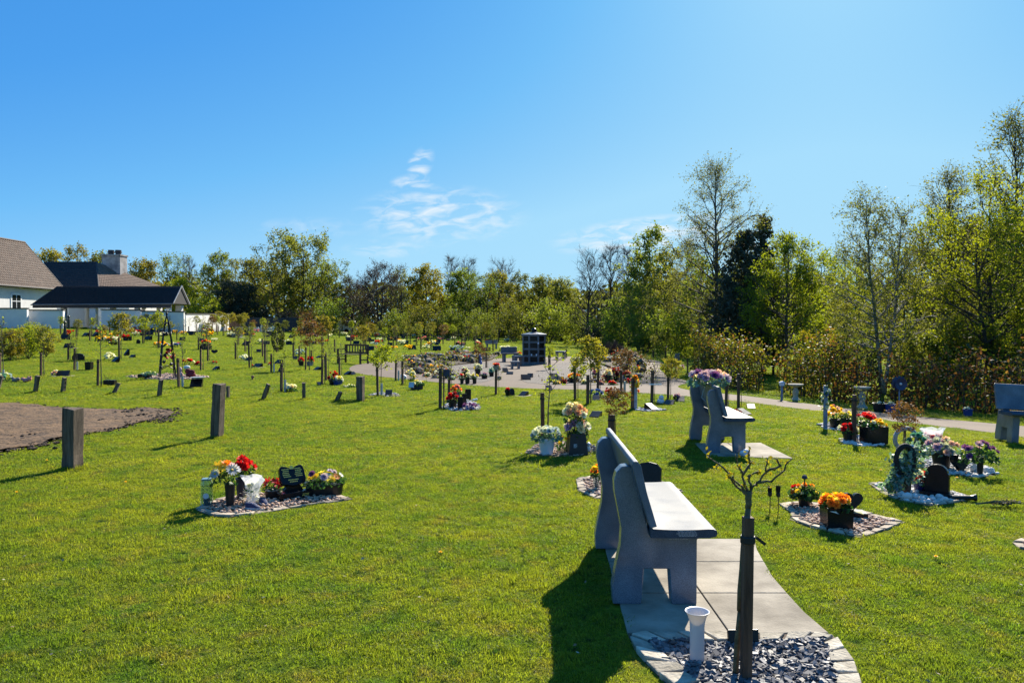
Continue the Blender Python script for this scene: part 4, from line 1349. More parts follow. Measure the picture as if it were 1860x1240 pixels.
def film_mat():
    m, N, L, B = new_mat('clear_film')
    B.inputs['Base Color'].default_value = (.85, .87, .90, 1)
    B.inputs['Roughness'].default_value = .15
    tr = N.new('ShaderNodeBsdfTransparent')
    mx = N.new('ShaderNodeMixShader'); mx.inputs[0].default_value = .42
    tl = N.new('ShaderNodeBsdfTranslucent'); tl.inputs[0].default_value = (.8, .82, .86, 1)
    mx2 = N.new('ShaderNodeMixShader'); mx2.inputs[0].default_value = .5
    L.new(B.outputs[0], mx2.inputs[1]); L.new(tl.outputs[0], mx2.inputs[2])
    L.new(mx2.outputs[0], mx.inputs[1]); L.new(tr.outputs[0], mx.inputs[2])
    L.new(mx.outputs[0], N['Material Output'].inputs['Surface'])
    return m
M_FILM = film_mat()
PET = {}
def petal(name, c):
    if name not in PET:
        c2 = [min(1, x * 1.25 + .01) for x in c]; c1 = [x * .72 for x in c]
        PET[name] = island_mat('petal_' + name, [c1, c, c2], .6, .38)
    return PET[name]
COLS = {'red': (.52, .012, .018), 'darkred': (.20, .010, .018), 'yellow': (.78, .50, .02), 'lemon': (.72, .62, .12), 'orange': (.78, .22, .02), 'white': (.68, .68, .66), 'cream': (.66, .55, .38), 'pink': (.62, .22, .28), 'palepink': (.66, .42, .42), 'purple': (.17, .06, .26), 'mauve': (.40, .26, .46), 'lilac': (.42, .34, .60), 'blue': (.06, .12, .45), 'paleblue': (.36, .46, .64), 'grey': (.34, .36, .38), 'peach': (.66, .36, .24), 'salmon': (.70, .26, .22), 'teal': (.10, .30, .28)}
M_GLEAF = island_mat('bouquet_leaf', [(.018, .060, .018), (.035, .095, .025), (.060, .130, .035), (.020, .050, .020)], .5, .35)
M_GLEAFP = island_mat('bouquet_leaf_pale', [(.10, .20, .17), (.16, .28, .25), (.07, .15, .09), (.25, .36, .34)], .55, .35)
M_STEM = pm('stem_green', (.03, .07, .02), .6)
M_STAMEN = pm('stamen', (.55, .33, .03), .7)

# ---------------------------------------------------------------- flowers
def frame_of(n):
    n = Vector(n).normalized()
    a = n.orthogonal().normalized()
    return a, n.cross(a), n
def petal_quad(mb, c, d, n, L, w, curl, mi):
    """one petal: root at c, running along d, bending towards n"""
    s = d.cross(n).normalized() * w
    p1 = c + d * L * .5 + n * curl * L * .35
    p2 = c + d * L + n * curl * L
    mb.add([c - s * .35, c + s * .35, p1 + s, p2 + s * .55, p2 - s * .55, p1 - s], [(0, 1, 2, 5), (5, 2, 3, 4)], mi)
def flower(mb, c, r, n, kind, mi, rng, ci=None):
    c = Vector(c)
    a, b, n = frame_of(n)
    ph = rng.uniform(0, 6.28)
    def dirn(t): return a * math.cos(t) + b * math.sin(t)
    if kind == 'rose':
        for ring, (k, L, cu, w) in enumerate(((6, 1.0, .35, .42), (5, .74, .85, .36), (4, .46, 1.6, .26))):
            for i in range(k):
                t = ph + ring * .5 + 2 * math.pi * i / k
                petal_quad(mb, c - n * r * .25, (dirn(t) + n * (.15 + .35 * ring)).normalized(), n, r * L, r * w, cu * .8, mi)
        mb.blob(c + n * r * .12, (r * .24,) * 3, rng, mi, .1, sub=1)
    elif kind == 'daisy':
        for i in range(13):
            t = ph + 2 * math.pi * i / 13
            petal_quad(mb, c, (dirn(t) + n * .12).normalized(), n, r, r * .17, .05, mi)
        mb.blob(c + n * r * .06, (r * .27, r * .27, r * .18), rng, mi if ci is None else ci, .1)
    elif kind == 'lily':
        for i in range(6):
            t = ph + 2 * math.pi * i / 6
            petal_quad(mb, c - n * r * .4, (dirn(t) + n * .55).normalized(), -n, r * 1.15, r * .24, .22, mi)
    elif kind == 'pom':
        for ring, (k, el, L) in enumerate(((12, .05, 1.0), (10, .45, .95), (8, .85, .85), (5, 1.25, .75))):
            for i in range(k):
                t = ph + ring * .37 + 2 * math.pi * i / k
                d = (dirn(t) * math.cos(el) + n * math.sin(el)).normalized()
                petal_quad(mb, c, d, n, r * L, r * .22, .12, mi)
    elif kind == 'tulip':
        for i in range(5):
            t = ph + 2 * math.pi * i / 5
            petal_quad(mb, c - n * r * .7, (dirn(t) * .55 + n).normalized(), -dirn(t), r * 1.6, r * .42, -.12, mi)
        mb.blob(c, (r * .42, r * .42, r * .6), rng, mi, .1)
FM = {}
def flower_mesh(kind, col, v):
    key = (kind, col, v)
    if key not in FM:
        mb = MB()
        flower(mb, (0, 0, 0), 1.0, (0, 0, 1), kind, 0, random.Random(hash(kind) % 1000 + v), 1)
        FM[key] = mb.mesh('flower', [petal(col, COLS[col]), M_STAMEN])
    return FM[key]
import zlib
def rs(*a):
    return random.Random(zlib.crc32(repr(a).encode()))
def bunch(parent, c, R_, H_, n, spec, size, seed, near=True, leafmat=None, nleaf=120, leaf_s=.03, dome=.7, base=None, facing=None):
    """a bunch of flower heads over foliage; spec: list of (kind, colour, weight)"""
    rng = rs('bunch', seed)
    c = Vector(c)
    fl = MB(); mats = []; st = MB()
    heads = []
    for i in range(n):
        for _ in range(30):
            a = rng.uniform(0, 6.283); q = math.sqrt((i + .5) / n) if n > 3 else rng.random()
            x, y = math.cos(a + i * 2.4) * q, math.sin(a + i * 2.4) * q
            z = math.sqrt(max(0, 1 - q * q * .9)) * dome + (1 - dome) * rng.random()
            p = c + Vector((x * R_, y * R_, z * H_))
            if all((p - h).length > size * 1.15 for h in heads): break
        heads.append(p)
        nrm = Vector((x * 1.1, y * 1.1 - .25, .35 + z * .8))
        if facing is not None: nrm = nrm * .5 + Vector(facing)
        k, col, _ = rng.choices(spec, [s[2] for s in spec])[0]
        s = size * rng.uniform(.85, 1.2)
        if near:
            o = OBJ('flower', flower_mesh(k, col, i % 3), parent, p, nrm.to_track_quat('Z', 'Y').to_euler(), s)
        else:
            if col not in mats: mats.append(col)
            flower(fl, p, s, nrm, 'daisy' if k == 'daisy' else ('pom' if k == 'pom' else 'rose'), mats.index(col), rng)
        b = Vector(base) if base is not None else c - Vector((0, 0, H_ * .3))
        st.tube([b + Vector((x, y, 0)) * R_ * .15, b.lerp(p, .6) + Vector((x, y, 0)) * R_ * .08, p - nrm.normalized() * s * .2], .0025 if near else .004, 3, cap=False)
    if not near:
        P('flowers', fl, [petal(k, COLS[k]) for k in mats], parent)
    lf = MB()
    cen = []
    for i in range(nleaf):
        a = rng.uniform(0, 6.283); q = math.sqrt(rng.random()) * 1.05
        z = (math.sqrt(max(0, 1.12 - q * q)) * dome + (1 - dome) * rng.random()) * rng.uniform(.15, .98)
        cen.append((c.x + math.cos(a) * q * R_, c.y + math.sin(a) * q * R_, c.z + z * H_ - .15 * H_))
    leaves(lf, cen, leaf_s, rng)
    fo = P('foliage', lf, leafmat or M_GLEAF, parent)
    fo['kind'] = 'stuff'
    P('stems', st, M_STEM, parent)
def pot_profile(r0, r1, h, lip=.1):
    return [(r0 * .96, 0), (r0, .01), (r1, h * (1 - lip)), (r1 * 1.08, h * (1 - lip) + .002), (r1 * 1.08, h), (r1 * .95, h), (r1 * .9, h * .88), (0.001, h * .86)]
def round_pot(parent, r0, r1, h, mat=None, lip=.1, name='pot', loc=(0, 0, 0), n=20):
    m = MB(); m.lathe(pot_profile(r0, r1, h, lip), n=n)
    return P(name, m, mat or M_PLAST, parent, loc, smooth=False)
def square_pot(parent, w0, w1, h, mat=None, name='planter', loc=(0, 0, 0), rz=0.0):
    m = MB()
    t = .012
    o0, o1, i1 = w0 / 2, w1 / 2, w1 / 2 - t
    def ring(r, z): return [(-r, -r, z), (r, -r, z), (r, r, z), (-r, r, z)]
    vs = ring(o0, 0) + ring(o1, h) + ring(i1, h) + ring(i1 * .97, h * .85)
    fs = [(3, 2, 1, 0)]
    for k in range(3):
        for i in range(4):
            j = (i + 1) % 4
            fs.append((k * 4 + i, k * 4 + j, k * 4 + 4 + j, k * 4 + 4 + i))
    fs.append((12, 13, 14, 15))
    m.add(vs, fs)
    return P(name, m, mat or M_BLACK, parent, loc, (0, 0, rz), bevel=.004)
def lettering(mb, origin, ux, uz, n, w, h, rows, rng, fill=.8, ny=None):
    """short raised strokes standing for carved lines too small to read"""
    ux, uz = Vector(ux).normalized(), Vector(uz).normalized()
    ny = ux.cross(uz) if ny is None else Vector(ny)
    o = Vector(origin)
    for r in range(rows):
        z = h * (1 - (r + .5) / rows)
        x = w * rng.uniform(.02, .16)
        end = w * rng.uniform(.84, .98)
        while x < end:
            l = w * rng.uniform(.05, .16)
            if x + l > end: break
            p = o + ux * x + uz * z
            hh = h / rows * .26
            mb.add([p - uz * hh + ny * .0012, p + ux * l - uz * hh + ny * .0012, p + ux * l + uz * hh + ny * .0012, p + uz * hh + ny * .0012], [(0, 1, 2, 3)])
            x += l + w * .025

# ================================================================== granite benches
def bench(loc, rz, label, near=False, L=1.42):
    """axis along +Y, sitter faces +X"""
    r = T('granite_bench', label, 'bench', loc, rz, 'grey granite benches')
    def panel(y):
        back = [(0.0, 0), (-.005, .10), (.015, .22), (.045, .36), (.050, .46), (.028, .58), (.008, .68), (.004, .75), (.018, .80), (.050, .835), (.090, .840), (.122, .815), (.132, .77)]
        front = [(.205, .475), (.222, .42), (.55, .42), (.505, .395), (.505, 0), (.355, 0), (.340, .215), (.185, .215), (.170, 0)]
        out = [(x, 0, z) for x, z in back + front]
        m = MB()
        m.prism(out, (0, y - .05, 0), (0, y + .05, 0))
        me = m
        return P('end_panel', me, M_GRANP, r, bevel=.006, fix=True)
    panel(.16); panel(L - .12)
    s = MB()
    prof = [(.215, .422), (.560, .422), (.600, .432), (.612, .450), (.604, .468), (.585, .476), (.56, .4765)] + [(.56 - .345 * i / 14, .4765 - .006 * math.sin(math.pi * i / 14)) for i in range(1, 15)]
    s.prism([(x, 0, z) for x, z in prof], (0, .04, 0), (0, L, 0))
    so = P('seat', s, M_GRAN, r, fix=True)
    for q in so.data.polygons: q.use_smooth = abs(q.normal.y) < .5
    so.data.set_sharp_from_angle(angle=R(30))
    b = MB()
    bp = [(.208, .49), (.245, .50), (.185, .70), (.150, .86), (.130, .885), (.105, .885), (.095, .865), (.140, .70)]
    b.prism([(x, 0, z) for x, z in bp], (0, .00, 0), (0, L + .06, 0))
    P('backrest', b, M_GRANB, r, bevel=.004, fix=True)
    if near:
        rng = random.Random(9)
        t = MB()
        for (x0, z0, w, h, rw) in ((.36, .432, .15, .036, 5),):
            lettering(t, (x0, .038, z0), (1, 0, 0), (0, 0, 1), 0, w, h, rw, rng, ny=(0, -1, 0))
        lettering(t, (.33, .108, .395), (1, 0, 0), (0, 0, 1), 0, .13, .024, 4, rng, ny=(0, -1, 0))
        P('inscription', t, M_SILV, r)['kind'] = 'stuff'
    return r
# near bench: foot of the nearer end at pixel (1113, 1100)
B1 = G(1113, 1100)
bench((B1.x, B1.y - .11, B1.z + .012), R(-1.0), 'grey granite bench on pale slabs beside the slate chip bed', True)
B2 = G(1284, 823)
bench((B2.x, B2.y - .11, B2.z + .006), R(-2), 'grey granite bench carrying a pink rose spray on its backrest')
B3 = G(1793, 798)
b3 = bench((B3.x + .02, B3.y + .03, B3.z + .02), R(-96), 'grey granite bench beside the path by the hedge')
b3.rotation_euler.x = R(-2.5)

# paving below the near bench
def slab(parent, pts, z, th=.05):
    m = MB()
    m.prism([(x, y, z - th) for x, y in pts], (0, 0, 0), (0, 0, th))
    return P('slab', m, M_SLAB, parent, bevel=.004, fix=True)
def paving():
    r = bpy.data.objects.new('paving', None); COL.objects.link(r)
    r['kind'] = 'structure'; r['label'] = 'pale sandstone slabs under the near granite bench'
    z = .012
    xs = [.60, 1.195]
    g = .008
    rows = [(4.17, 4.79), (4.80, 5.43), (5.44, 6.02)]
    edge = {4.17: 1.74, 4.79: 1.735, 4.80: 1.735, 5.43: 1.80, 5.44: 1.80, 6.02: 1.92}
    for a, b in rows:
        xl = lambda y: .635 + (y - 4.17) * .045
        slab(r, [(xl(a), a), (1.19, a), (1.19, b), (xl(b), b)], z)
        mid = [(edge[b] * .5 + edge[a] * .5 - .015, (a + b) / 2)]
        slab(r, [(1.20, a), (edge[a], a)] + mid + [(edge[b], b), (1.20, b)], z)
    m = MB(); m.box((1.22, 5.09, -.022), (.98, 1.82, .05)); P('joint_sand', m, M_JOINT, r)
    EXCL.append([(.635, 4.17), (1.74, 4.17), (1.72, 4.5), (1.735, 4.8), (1.79, 5.43), (1.91, 6.02), (.718, 6.02)])
    r2 = bpy.data.objects.new('paving', None); COL.objects.link(r2)
    r2['kind'] = 'structure'; r2['label'] = 'pale slab under the far granite bench'
    q = [G(*p) for p in ((1262, 805), (1382, 805), (1440, 833), (1284, 828))]
    pts = [(p.x, p.y) for p in q]
    zz = sum(p.z for p in q) / 4 + .008
    # two slabs split across the middle
    def mid(a, b, t): return (a[0] + (b[0] - a[0]) * t, a[1] + (b[1] - a[1]) * t)
    slab(r2, [pts[0], mid(pts[0], pts[1], .49), mid(pts[3], pts[2], .49), pts[3]], zz)
    slab(r2, [mid(pts[0], pts[1], .5), pts[1], mid(pts[1], pts[2], .5), pts[2], mid(pts[3], pts[2], .5)], zz)
    EXCL.append(pts)
paving()

# ---------------------------------------------------------------- beds
def scatter_stones(parent, poly, n, s0, s1, mat, seed, z0, flat=.55, chips=False, name='pebbles', heap=.012):
    rng = rs('st', seed)
    xs = [p[0] for p in poly]; ys = [p[1] for p in poly]
    m = MB(); k = 0; tries = 0
    while k < n and tries < n * 12:
        tries += 1
        x, y = rng.uniform(min(xs), max(xs)), rng.uniform(min(ys), max(ys))
        if not inside(x, y, poly): continue
        k += 1
        s = rng.uniform(s0, s1)
        z = z0 + rng.uniform(0, heap)
        if chips:
            nn = rng.choice((4, 5, 6))
            rot = Matrix.Rotation(rng.uniform(0, 6.28), 3, 'Z') @ Matrix.Rotation(rng.gauss(0, .42), 3, 'X') @ Matrix.Rotation(rng.gauss(0, .3), 3, 'Y')
            e = rng.uniform(.45, .8)
            pl = []
            for i in range(nn):
                t = 2 * math.pi * (i + rng.uniform(-.3, .3)) / nn
                q = rng.uniform(.75, 1.1)
                pl.append(rot @ Vector((math.cos(t) * s * q, math.sin(t) * s * q * e, 0)) + Vector((x, y, z)))
            nrm = rot @ Vector((0, 0, 1))
            m.prism(pl, (0, 0, 0), nrm * s * rng.uniform(.12, .28))
        else:
            rot = Matrix.Rotation(rng.uniform(0, 6.28), 3, 'Z') @ Matrix.Rotation(rng.gauss(0, .3), 3, 'X')
            m.blob((x, y, z + s * flat * .4), (s * rng.uniform(1, 1.5), s, s * flat), rng, 0, .14, rot)
    o = P(name, m, mat, parent, smooth=not chips)
    o['kind'] = 'stuff'
    return o
def bed(label, poly, fill, n, s0, s1, mat, edging=None, chips=False, seed=0, esz=(.14, .07), emat=None, heap=.012, flat=.55, elift=.014):
    """poly in world x, y"""
    cx = sum(p[0] for p in poly) / len(poly); cy = sum(p[1] for p in poly) / len(poly)
    r = T('memorial_bed', label, 'flower bed', (0, 0, 0))
    z = zg(cx, cy)
    base = MB()
    base.prism([(x, y, z - .03) for x, y in poly], (0, 0, 0), (0, 0, .036))
    P('base', base, M_BED, r, fix=True)
    if edging:
        rng = rs('edge', label)
        pts = [Vector(p) for p in poly]
        L = [(pts[(i + 1) % len(pts)] - pts[i]).length for i in range(len(pts))]
        tot = sum(L); cnt = max(5, int(tot / esz[0])); 
        def along(d):
            d %= tot
            for i in range(len(pts)):
                if d <= L[i]: return pts[i].lerp(pts[(i + 1) % len(pts)], d / max(L[i], 1e-6))
                d -= L[i]
            return pts[0]
        cen = Vector((cx, cy))
        for k in range(cnt):
            a, b = along(tot * k / cnt), along(tot * (k + 1) / cnt)
            g = (b - a) * .06
            w = esz[1] * rng.uniform(.85, 1.2)
            ia, ib = a + (cen - a).normalized() * w, b + (cen - b).normalized() * w
            j = lambda: Vector((rng.gauss(0, .004), rng.gauss(0, .004)))
            pl = [a + g + j(), b - g + j(), ib - g + j(), ia + g + j()]
            h = elift + rng.uniform(-.004, .008)
            m = MB()
            tl = rng.uniform(-.006, .006)
            m.add([(p.x, p.y, z - .03) for p in pl] + [(p.x, p.y, z + h + (tl if i < 2 else -tl)) for i, p in enumerate(pl)], [(3, 2, 1, 0), (4, 5, 6, 7), (0, 1, 5, 4), (1, 2, 6, 5), (2, 3, 7, 6), (3, 0, 4, 7)])
            P('edging_stone', m, emat or M_SETT, r, bevel=.006, fix=True)
    inner = poly
    if edging:
        inner = []
        for p in poly:
            d = Vector((cx - p[0], cy - p[1])); 
            q = Vector(p) + d.normalized() * esz[1] * .95
            inner.append((q.x, q.y))
    scatter_stones(r, inner, n, s0, s1, mat, label + str(seed), z + .004, flat, chips, heap=heap)
    EXCL.append(poly)
    return r
def ellipse(cx, cy, rx, ry, n=20, rot=0.0, p=2.0):
    out = []
    for i in range(n):
        t = 2 * math.pi * i / n
        c, s = math.cos(t), math.sin(t)
        x = abs(c) ** (2 / p) * math.copysign(1, c) * rx
        y = abs(s) ** (2 / p) * math.copysign(1, s) * ry
        out.append((cx + x * math.cos(rot) - y * math.sin(rot), cy + x * math.sin(rot) + y * math.cos(rot)))
    return out

# slate chip bed at the foot of the near paving
dpoly = [(.635, 4.160), (.86, 4.162), (1.09, 4.163), (1.31, 4.163), (1.53, 4.162), (1.755, 4.160)] + [(1.195 + .56 * math.cos(t), 4.16 + 1.02 * math.sin(t)) for t in [-math.pi * i / 16 for i in range(1, 16)]]
dpoly = list(reversed(dpoly))
bed('slate chip bed edged with pale setts at the foot of the slabs', dpoly, 'chips', 3000, .013, .032, M_CHIP, True, True, 1, (.15, .125), heap=.018, elift=.024)
# white flower vase on the chips
def white_vase():
    p = G(1266, 1203)
    r = T('flower_vase', 'empty white plastic flower vase standing on the slate chips', 'vase', (p.x, p.y, p.z + .012), 0)
    m = MB()
    prof = [(.034, 0), (.036, .006), (.036, .17), (.038, .195), (.046, .225), (.058, .246), (.062, .250), (.060, .252), (.054, .246), (.043, .222), (.035, .19), (.033, .06), (.001, .055)]
    m.lathe(prof, n=32)
    P('body', m, translucent_white, r, smooth=True)
def tw():
    m, N, L, B = new_mat('translucent_white')
    B.inputs['Base Color'].default_value = (.66, .67, .70, 1)
    B.inputs['Roughness'].default_value = .35
    t = N.new('ShaderNodeBsdfTranslucent'); t.inputs[0].default_value = (.66, .58, .48, 1)
    mx = N.new('ShaderNodeMixShader'); mx.inputs[0].default_value = .3
    n = N.new('ShaderNodeTexNoise'); n.inputs['Scale'].default_value = 30
    b = N.new('ShaderNodeBump'); b.inputs['Strength'].default_value = .05; L.new(n.outputs[0], b.inputs['Height']); L.new(b.outputs[0], B.inputs['Normal'])
    L.new(B.outputs[0], mx.inputs[1]); L.new(t.outputs[0], mx.inputs[2]); L.new(mx.outputs[0], N['Material Output'].inputs['Surface'])
    return m
translucent_white = tw()
white_vase()
# near young tree with its stake on the slate bed
def near_tree():
    Y = 3.62
    x = (1359 - CX) / F_PX * Y
    r = T('young_tree', 'bare pruned young tree tied to a square stake in the slate chips', 'tree', (x, Y, zg(x, Y)), 0, 'young trees staked on the lawn')
    h = EYE - (940 - HORIZON) / F_PX * Y
    m = MB(); m.box((0, 0, h / 2 - .05), (.046, .046, h + .1))
    st = P('stake', m, M_STAKE, r, rot=(0, R(.4), R(3)), bevel=.003)
    t = MB()
    t.lathe([(.034, h - .125), (.037, h - .12), (.037, h - .095), (.034, h - .09)], n=8)
    t.box((.062, .0, h - .115), (.055, .012, .014), rot=Matrix.Rotation(R(38), 3, 'Y'))
    P('tie', t, pm('tie_rubber', (.01, .01, .01), .6), st)
    w = MB()
    rng = random.Random(12)
    def seg(a, b, r0, r1, n=5):
        a, b = Vector(a), Vector(b)
        pts = [a.lerp(b, i / n) + Vector((rng.gauss(0, .003), rng.gauss(0, .003), rng.gauss(0, .003))) * (0 if i in (0,) else 1) for i in range(n + 1)]
        w.tube(pts, [r0 + (r1 - r0) * i / n for i in range(n + 1)], 6)
        for p in pts[1:-1]:
            if rng.random() < .5:
                w.blob(p + Vector((rng.gauss(0, .004), rng.gauss(0, .004), 0)), (r0 * .8, r0 * .8, r0), rng)
    k = Y / F_PX
    def q(px, py, dy=0.0):
        return Vector(((px - 1359) * k, .05 + dy, EYE - (py - HORIZON) * k - zg(x, Y)))
    seg((-.035, .05, -.02), q(1353, 1120), .014, .015)
    seg(q(1353, 1120), q(1366, 930), .015, .014)
    tips = []
    head = q(1368, 900); seg(q(1366, 930), head, .014, .016, 3)
    for chain in ([(1368, 905), (1345, 888), (1328, 862), (1300, 838), (1290, 829)], [(1368, 900), (1356, 868), (1345, 845), (1340, 828)], [(1356, 868), (1372, 846), (1370, 822)], [(1368, 900), (1382, 882), (1399, 862), (1402, 838)], [(1382, 882), (1410, 878), (1432, 858), (1444, 836)], [(1399, 862), (1424, 850), (1418, 836)], [(1368, 905), (1350, 885), (1335, 868)], [(1372, 892), (1366, 870), (1385, 862)]):
        d = rng.uniform(-.06, .06)
        pts = [q(a, b, d * i / len(chain)) for i, (a, b) in enumerate(chain)]
        for i in range(len(pts) - 1):
            r0 = .0052 * (1 - i / len(pts)) + .0018
            seg(pts[i], pts[i + 1], r0, max(.0014, r0 - .0015), 3)
            for _ in range(2):
                b0 = pts[i].lerp(pts[i + 1], rng.uniform(.2, 1)); e0 = b0 + rdir(rng, pts[i + 1] - pts[i], rng.uniform(.5, 1.1)) * rng.uniform(.012, .045)
                w.tube([b0, e0], [.0018, .0009], 4)
                tips.append(e0)
    P('trunk', w, pm('young_bark', (.11, .085, .040), .8, .4, 40, .4, 80), r, smooth=True)
    lf = MB(); cen = []
    for (a, b) in ((1322, 856), (1330, 865), (1312, 852), (1372, 846), (1388, 862), (1400, 858), (1345, 850), (1335, 862), (1425, 855), (1366, 835), (1316, 858), (1405, 846)):
        p = q(a, b, rng.uniform(-.03, .03))
        for _ in range(5): cen.append((p.x + rng.gauss(0, .006), p.y + rng.gauss(0, .006), p.z + rng.gauss(0, .006)))
    for e0 in tips:
        for _ in range(2): cen.append((e0.x + rng.gauss(0, .003), e0.y + rng.gauss(0, .003), e0.z + rng.gauss(0, .003)))
    leaves(lf, cen, .010, rng)
    P('leaf_buds', lf, LEAF['yellow'], r)['kind'] = 'stuff'
near_tree()
def plain_plaque():
    p = G(1351, 1173)
    r = T('memorial_plaque', 'black plaque standing behind the near stake on the chips', 'plaque', (p.x, p.y, p.z), R(2))
    m = MB(); m.prism([(-.082, 0, 0), (.082, 0, 0), (.082, 0, .085), (-.082, 0, .085)], (0, -.008, 0), (0, .012, 0)); P('plate', m, M_BLACK, r, rot=(R(-14), 0, 0), bevel=.002, fix=True)
    m = MB(); m.tube([(0, .03, -.06), (0, .02, .06)], .006, 6); P('spike', m, M_PLAST, r)
plain_plaque()

# ================================================================== timber posts
def post(px0, y0, px1, y1, w, label, group, big=False):
    """foot pixel and top pixel give the lean"""
    p = G(px0, y0)
    k = p.y / F_PX
    h = (y0 - y1) * k
    lean = math.atan2((px1 - px0) * k, h)
    W = w * k
    r = T('timber_post', label, 'post', p, 0, group)
    FEET.append((p.x, p.y))
    m = MB()
    t = .012
    b = [(-W / 2, -W / 2), (W / 2, -W / 2), (W / 2, W / 2), (-W / 2, W / 2)]
    rng = rs('post', px0)
    hh = math.hypot(h, (px1 - px0) * k)
    vs = []
    nz = 9
    for i in range(nz):
        z = -.15 + (hh + .15) * i / (nz - 1)
        for (x, y) in b:
            vs.append((x + rng.gauss(0, .003), y + rng.gauss(0, .003), z + (rng.gauss(0, .006) if i == nz - 1 else 0)))
    fs = [(3, 2, 1, 0), tuple(range((nz - 1) * 4, nz * 4))]
    for i in range(nz - 1):
        for j in range(4):
            j2 = (j + 1) % 4
            fs.append((i * 4 + j, i * 4 + j2, i * 4 + 4 + j2, i * 4 + 4 + j))
    m.add(vs, fs)
    P('shaft', m, M_POST, r, rot=(R(rng.uniform(-2, 2)), lean, R(-14 if big else rng.uniform(-25, 25))), bevel=.008 if big else .003)
    # grass grown long round the foot
    return r
post(132, 851, 137, 740, 25, 'tall squared timber post nearest the bare soil', None, True)
post(394, 795, 398, 697, 17, 'squared timber post between soil patch and book headstone', None, True)
post(655, 729, 655, 683, 12, 'squared timber post at the end of the leaning pegs', None, True)
for (a, b, c, d, w) in ((-4, 709, 3, 683, 5), (64, 713, 71, 682, 6), (114, 713, 119, 686, 6), (206, 715, 215, 696, 6), (289, 721, 294, 689, 6), (414, 724, 415, 701, 5), (478, 726, 489, 697, 6), (552, 726, 552, 695, 6), (611, 729, 620, 711, 6)):
    post(a, b, c, d, w, 'short leaning timber peg in the row across the lawn', 'leaning timber pegs across the lawn')
# ================================================================== memorial on the left: book headstone and flowers
def K(p): return p.y / F_PX
def on(px, py, lift=.006):
    p = G(px, py); p.z += lift; return p
M_TAN = pm('tan_flag', (.28, .22, .155), .9, .25, 7, .5, 40, col2=(.42, .345, .25), objv=.3)
poly = [(g.x, g.y) for g in [G(*p) for p in ((1838, 985), (1862, 978), (1930, 985), (1950, 1003), (1890, 1005), (1850, 996))]]
bed('pebble bed with tan edging past the lying vase and withered stems', poly, 'peb', 260, .010, .024, M_PEB, True, False, 15, (.16, .085), M_TAN)
poly = [(g.x, g.y) for g in [G(*p) for p in ((355, 926), (385, 938), (420, 939), (460, 935), (520, 925), (590, 914), (641, 907), (610, 896), (560, 890), (500, 893), (430, 900), (380, 912))]]
bed('pebble bed with thin tan stone edging round the book headstone', poly, 'peb', 900, .008, .020, M_PEB, True, False, 2, (.17, .085), M_TAN, .016)
def glass_lantern():
    p = on(376, 919); k = K(p)
    r = T('glass_lantern', 'pale blue glass memorial lantern with white badge', 'lantern', p, R(12))
    w, h = 20 * k, 47 * k
    m = MB()
    o, i = w / 2, w / 2 - .008
    def octo(s, z): return [(s, -s * .55, z), (s, s * .55, z), (s * .55, s, z), (-s * .55, s, z), (-s, s * .55, z), (-s, -s * .55, z), (-s * .55, -s, z), (s * .55, -s, z)]
    rings = [octo(o, 0), octo(o, h * .86), octo(o * .8, h), octo(i * .75, h), octo(i, h * .84), octo(i, .012)]
    vs = sum(rings, [])
    fs = [tuple(range(7, -1, -1))]
    for a in range(len(rings) - 1):
        for j in range(8):
            j2 = (j + 1) % 8
            fs.append((a * 8 + j, a * 8 + j2, a * 8 + 8 + j2, a * 8 + 8 + j))
    fs.append(tuple(range(40, 48)))
    m.add(vs, fs)
    P('body', m, M_GLASSB, r, fix=True)
    m = MB(); m.lathe([(.001, 0), (.026, 0), (.026, .004), (.001, .004)], (0, -o - .002, h * .42), 20, rot=Matrix.Rotation(R(90), 3, 'X'), close=False); P('badge', m, M_WHITEP, r)
    m = MB(); m.lathe([(.028, .013), (.030, .07), (.02, .075)], n=14); P('candle', m, pm('candle_wax', (.62, .58, .45), .6), r)
    m = MB(); m.box((0, 0, h + .008), (w * .82, w * .82, .016)); P('lid', m, pm('lid_teal', (.18, .28, .30), .3), r, bevel=.004)
glass_lantern()
def tall_vase(px, base, w0, w1, h, label, mat=None, sq=False):
    p = on(px, base); k = K(p)
    r = T('flower_vase', label, 'vase', p, R(15))
    if sq: square_pot(r, w0 * k, w1 * k, h * k, mat or M_PLAST, 'vase')
    else: round_pot(r, w0 * k / 2, w1 * k / 2, h * k, mat or M_PLAST, .06, 'vase')
    return r, k, p
r, k, p = tall_vase(418, 922, 13, 19, 44, 'tall black vase of yellow lilies and white daisies')
bunch(r, (-.05, 0, 46 * k), 26 * k, 40 * k, 11, [('daisy', 'white', 2), ('daisy', 'yellow', 2), ('lily', 'yellow', 3), ('pom', 'orange', 2), ('daisy', 'grey', 2)], 11 * k, 'a', nleaf=90, leaf_s=.022, base=(0, 0, 40 * k))
r, k, p = tall_vase(440, 906, 18, 22, 38, 'navy vase packed with red roses', pm('navy_plastic', (.014, .018, .035), .4))
bunch(r, (.02, 0, 45 * k), 18 * k, 30 * k, 12, [('rose', 'red', 1)], 8 * k, 'b', nleaf=90, leaf_s=.020, base=(0, 0, 34 * k))
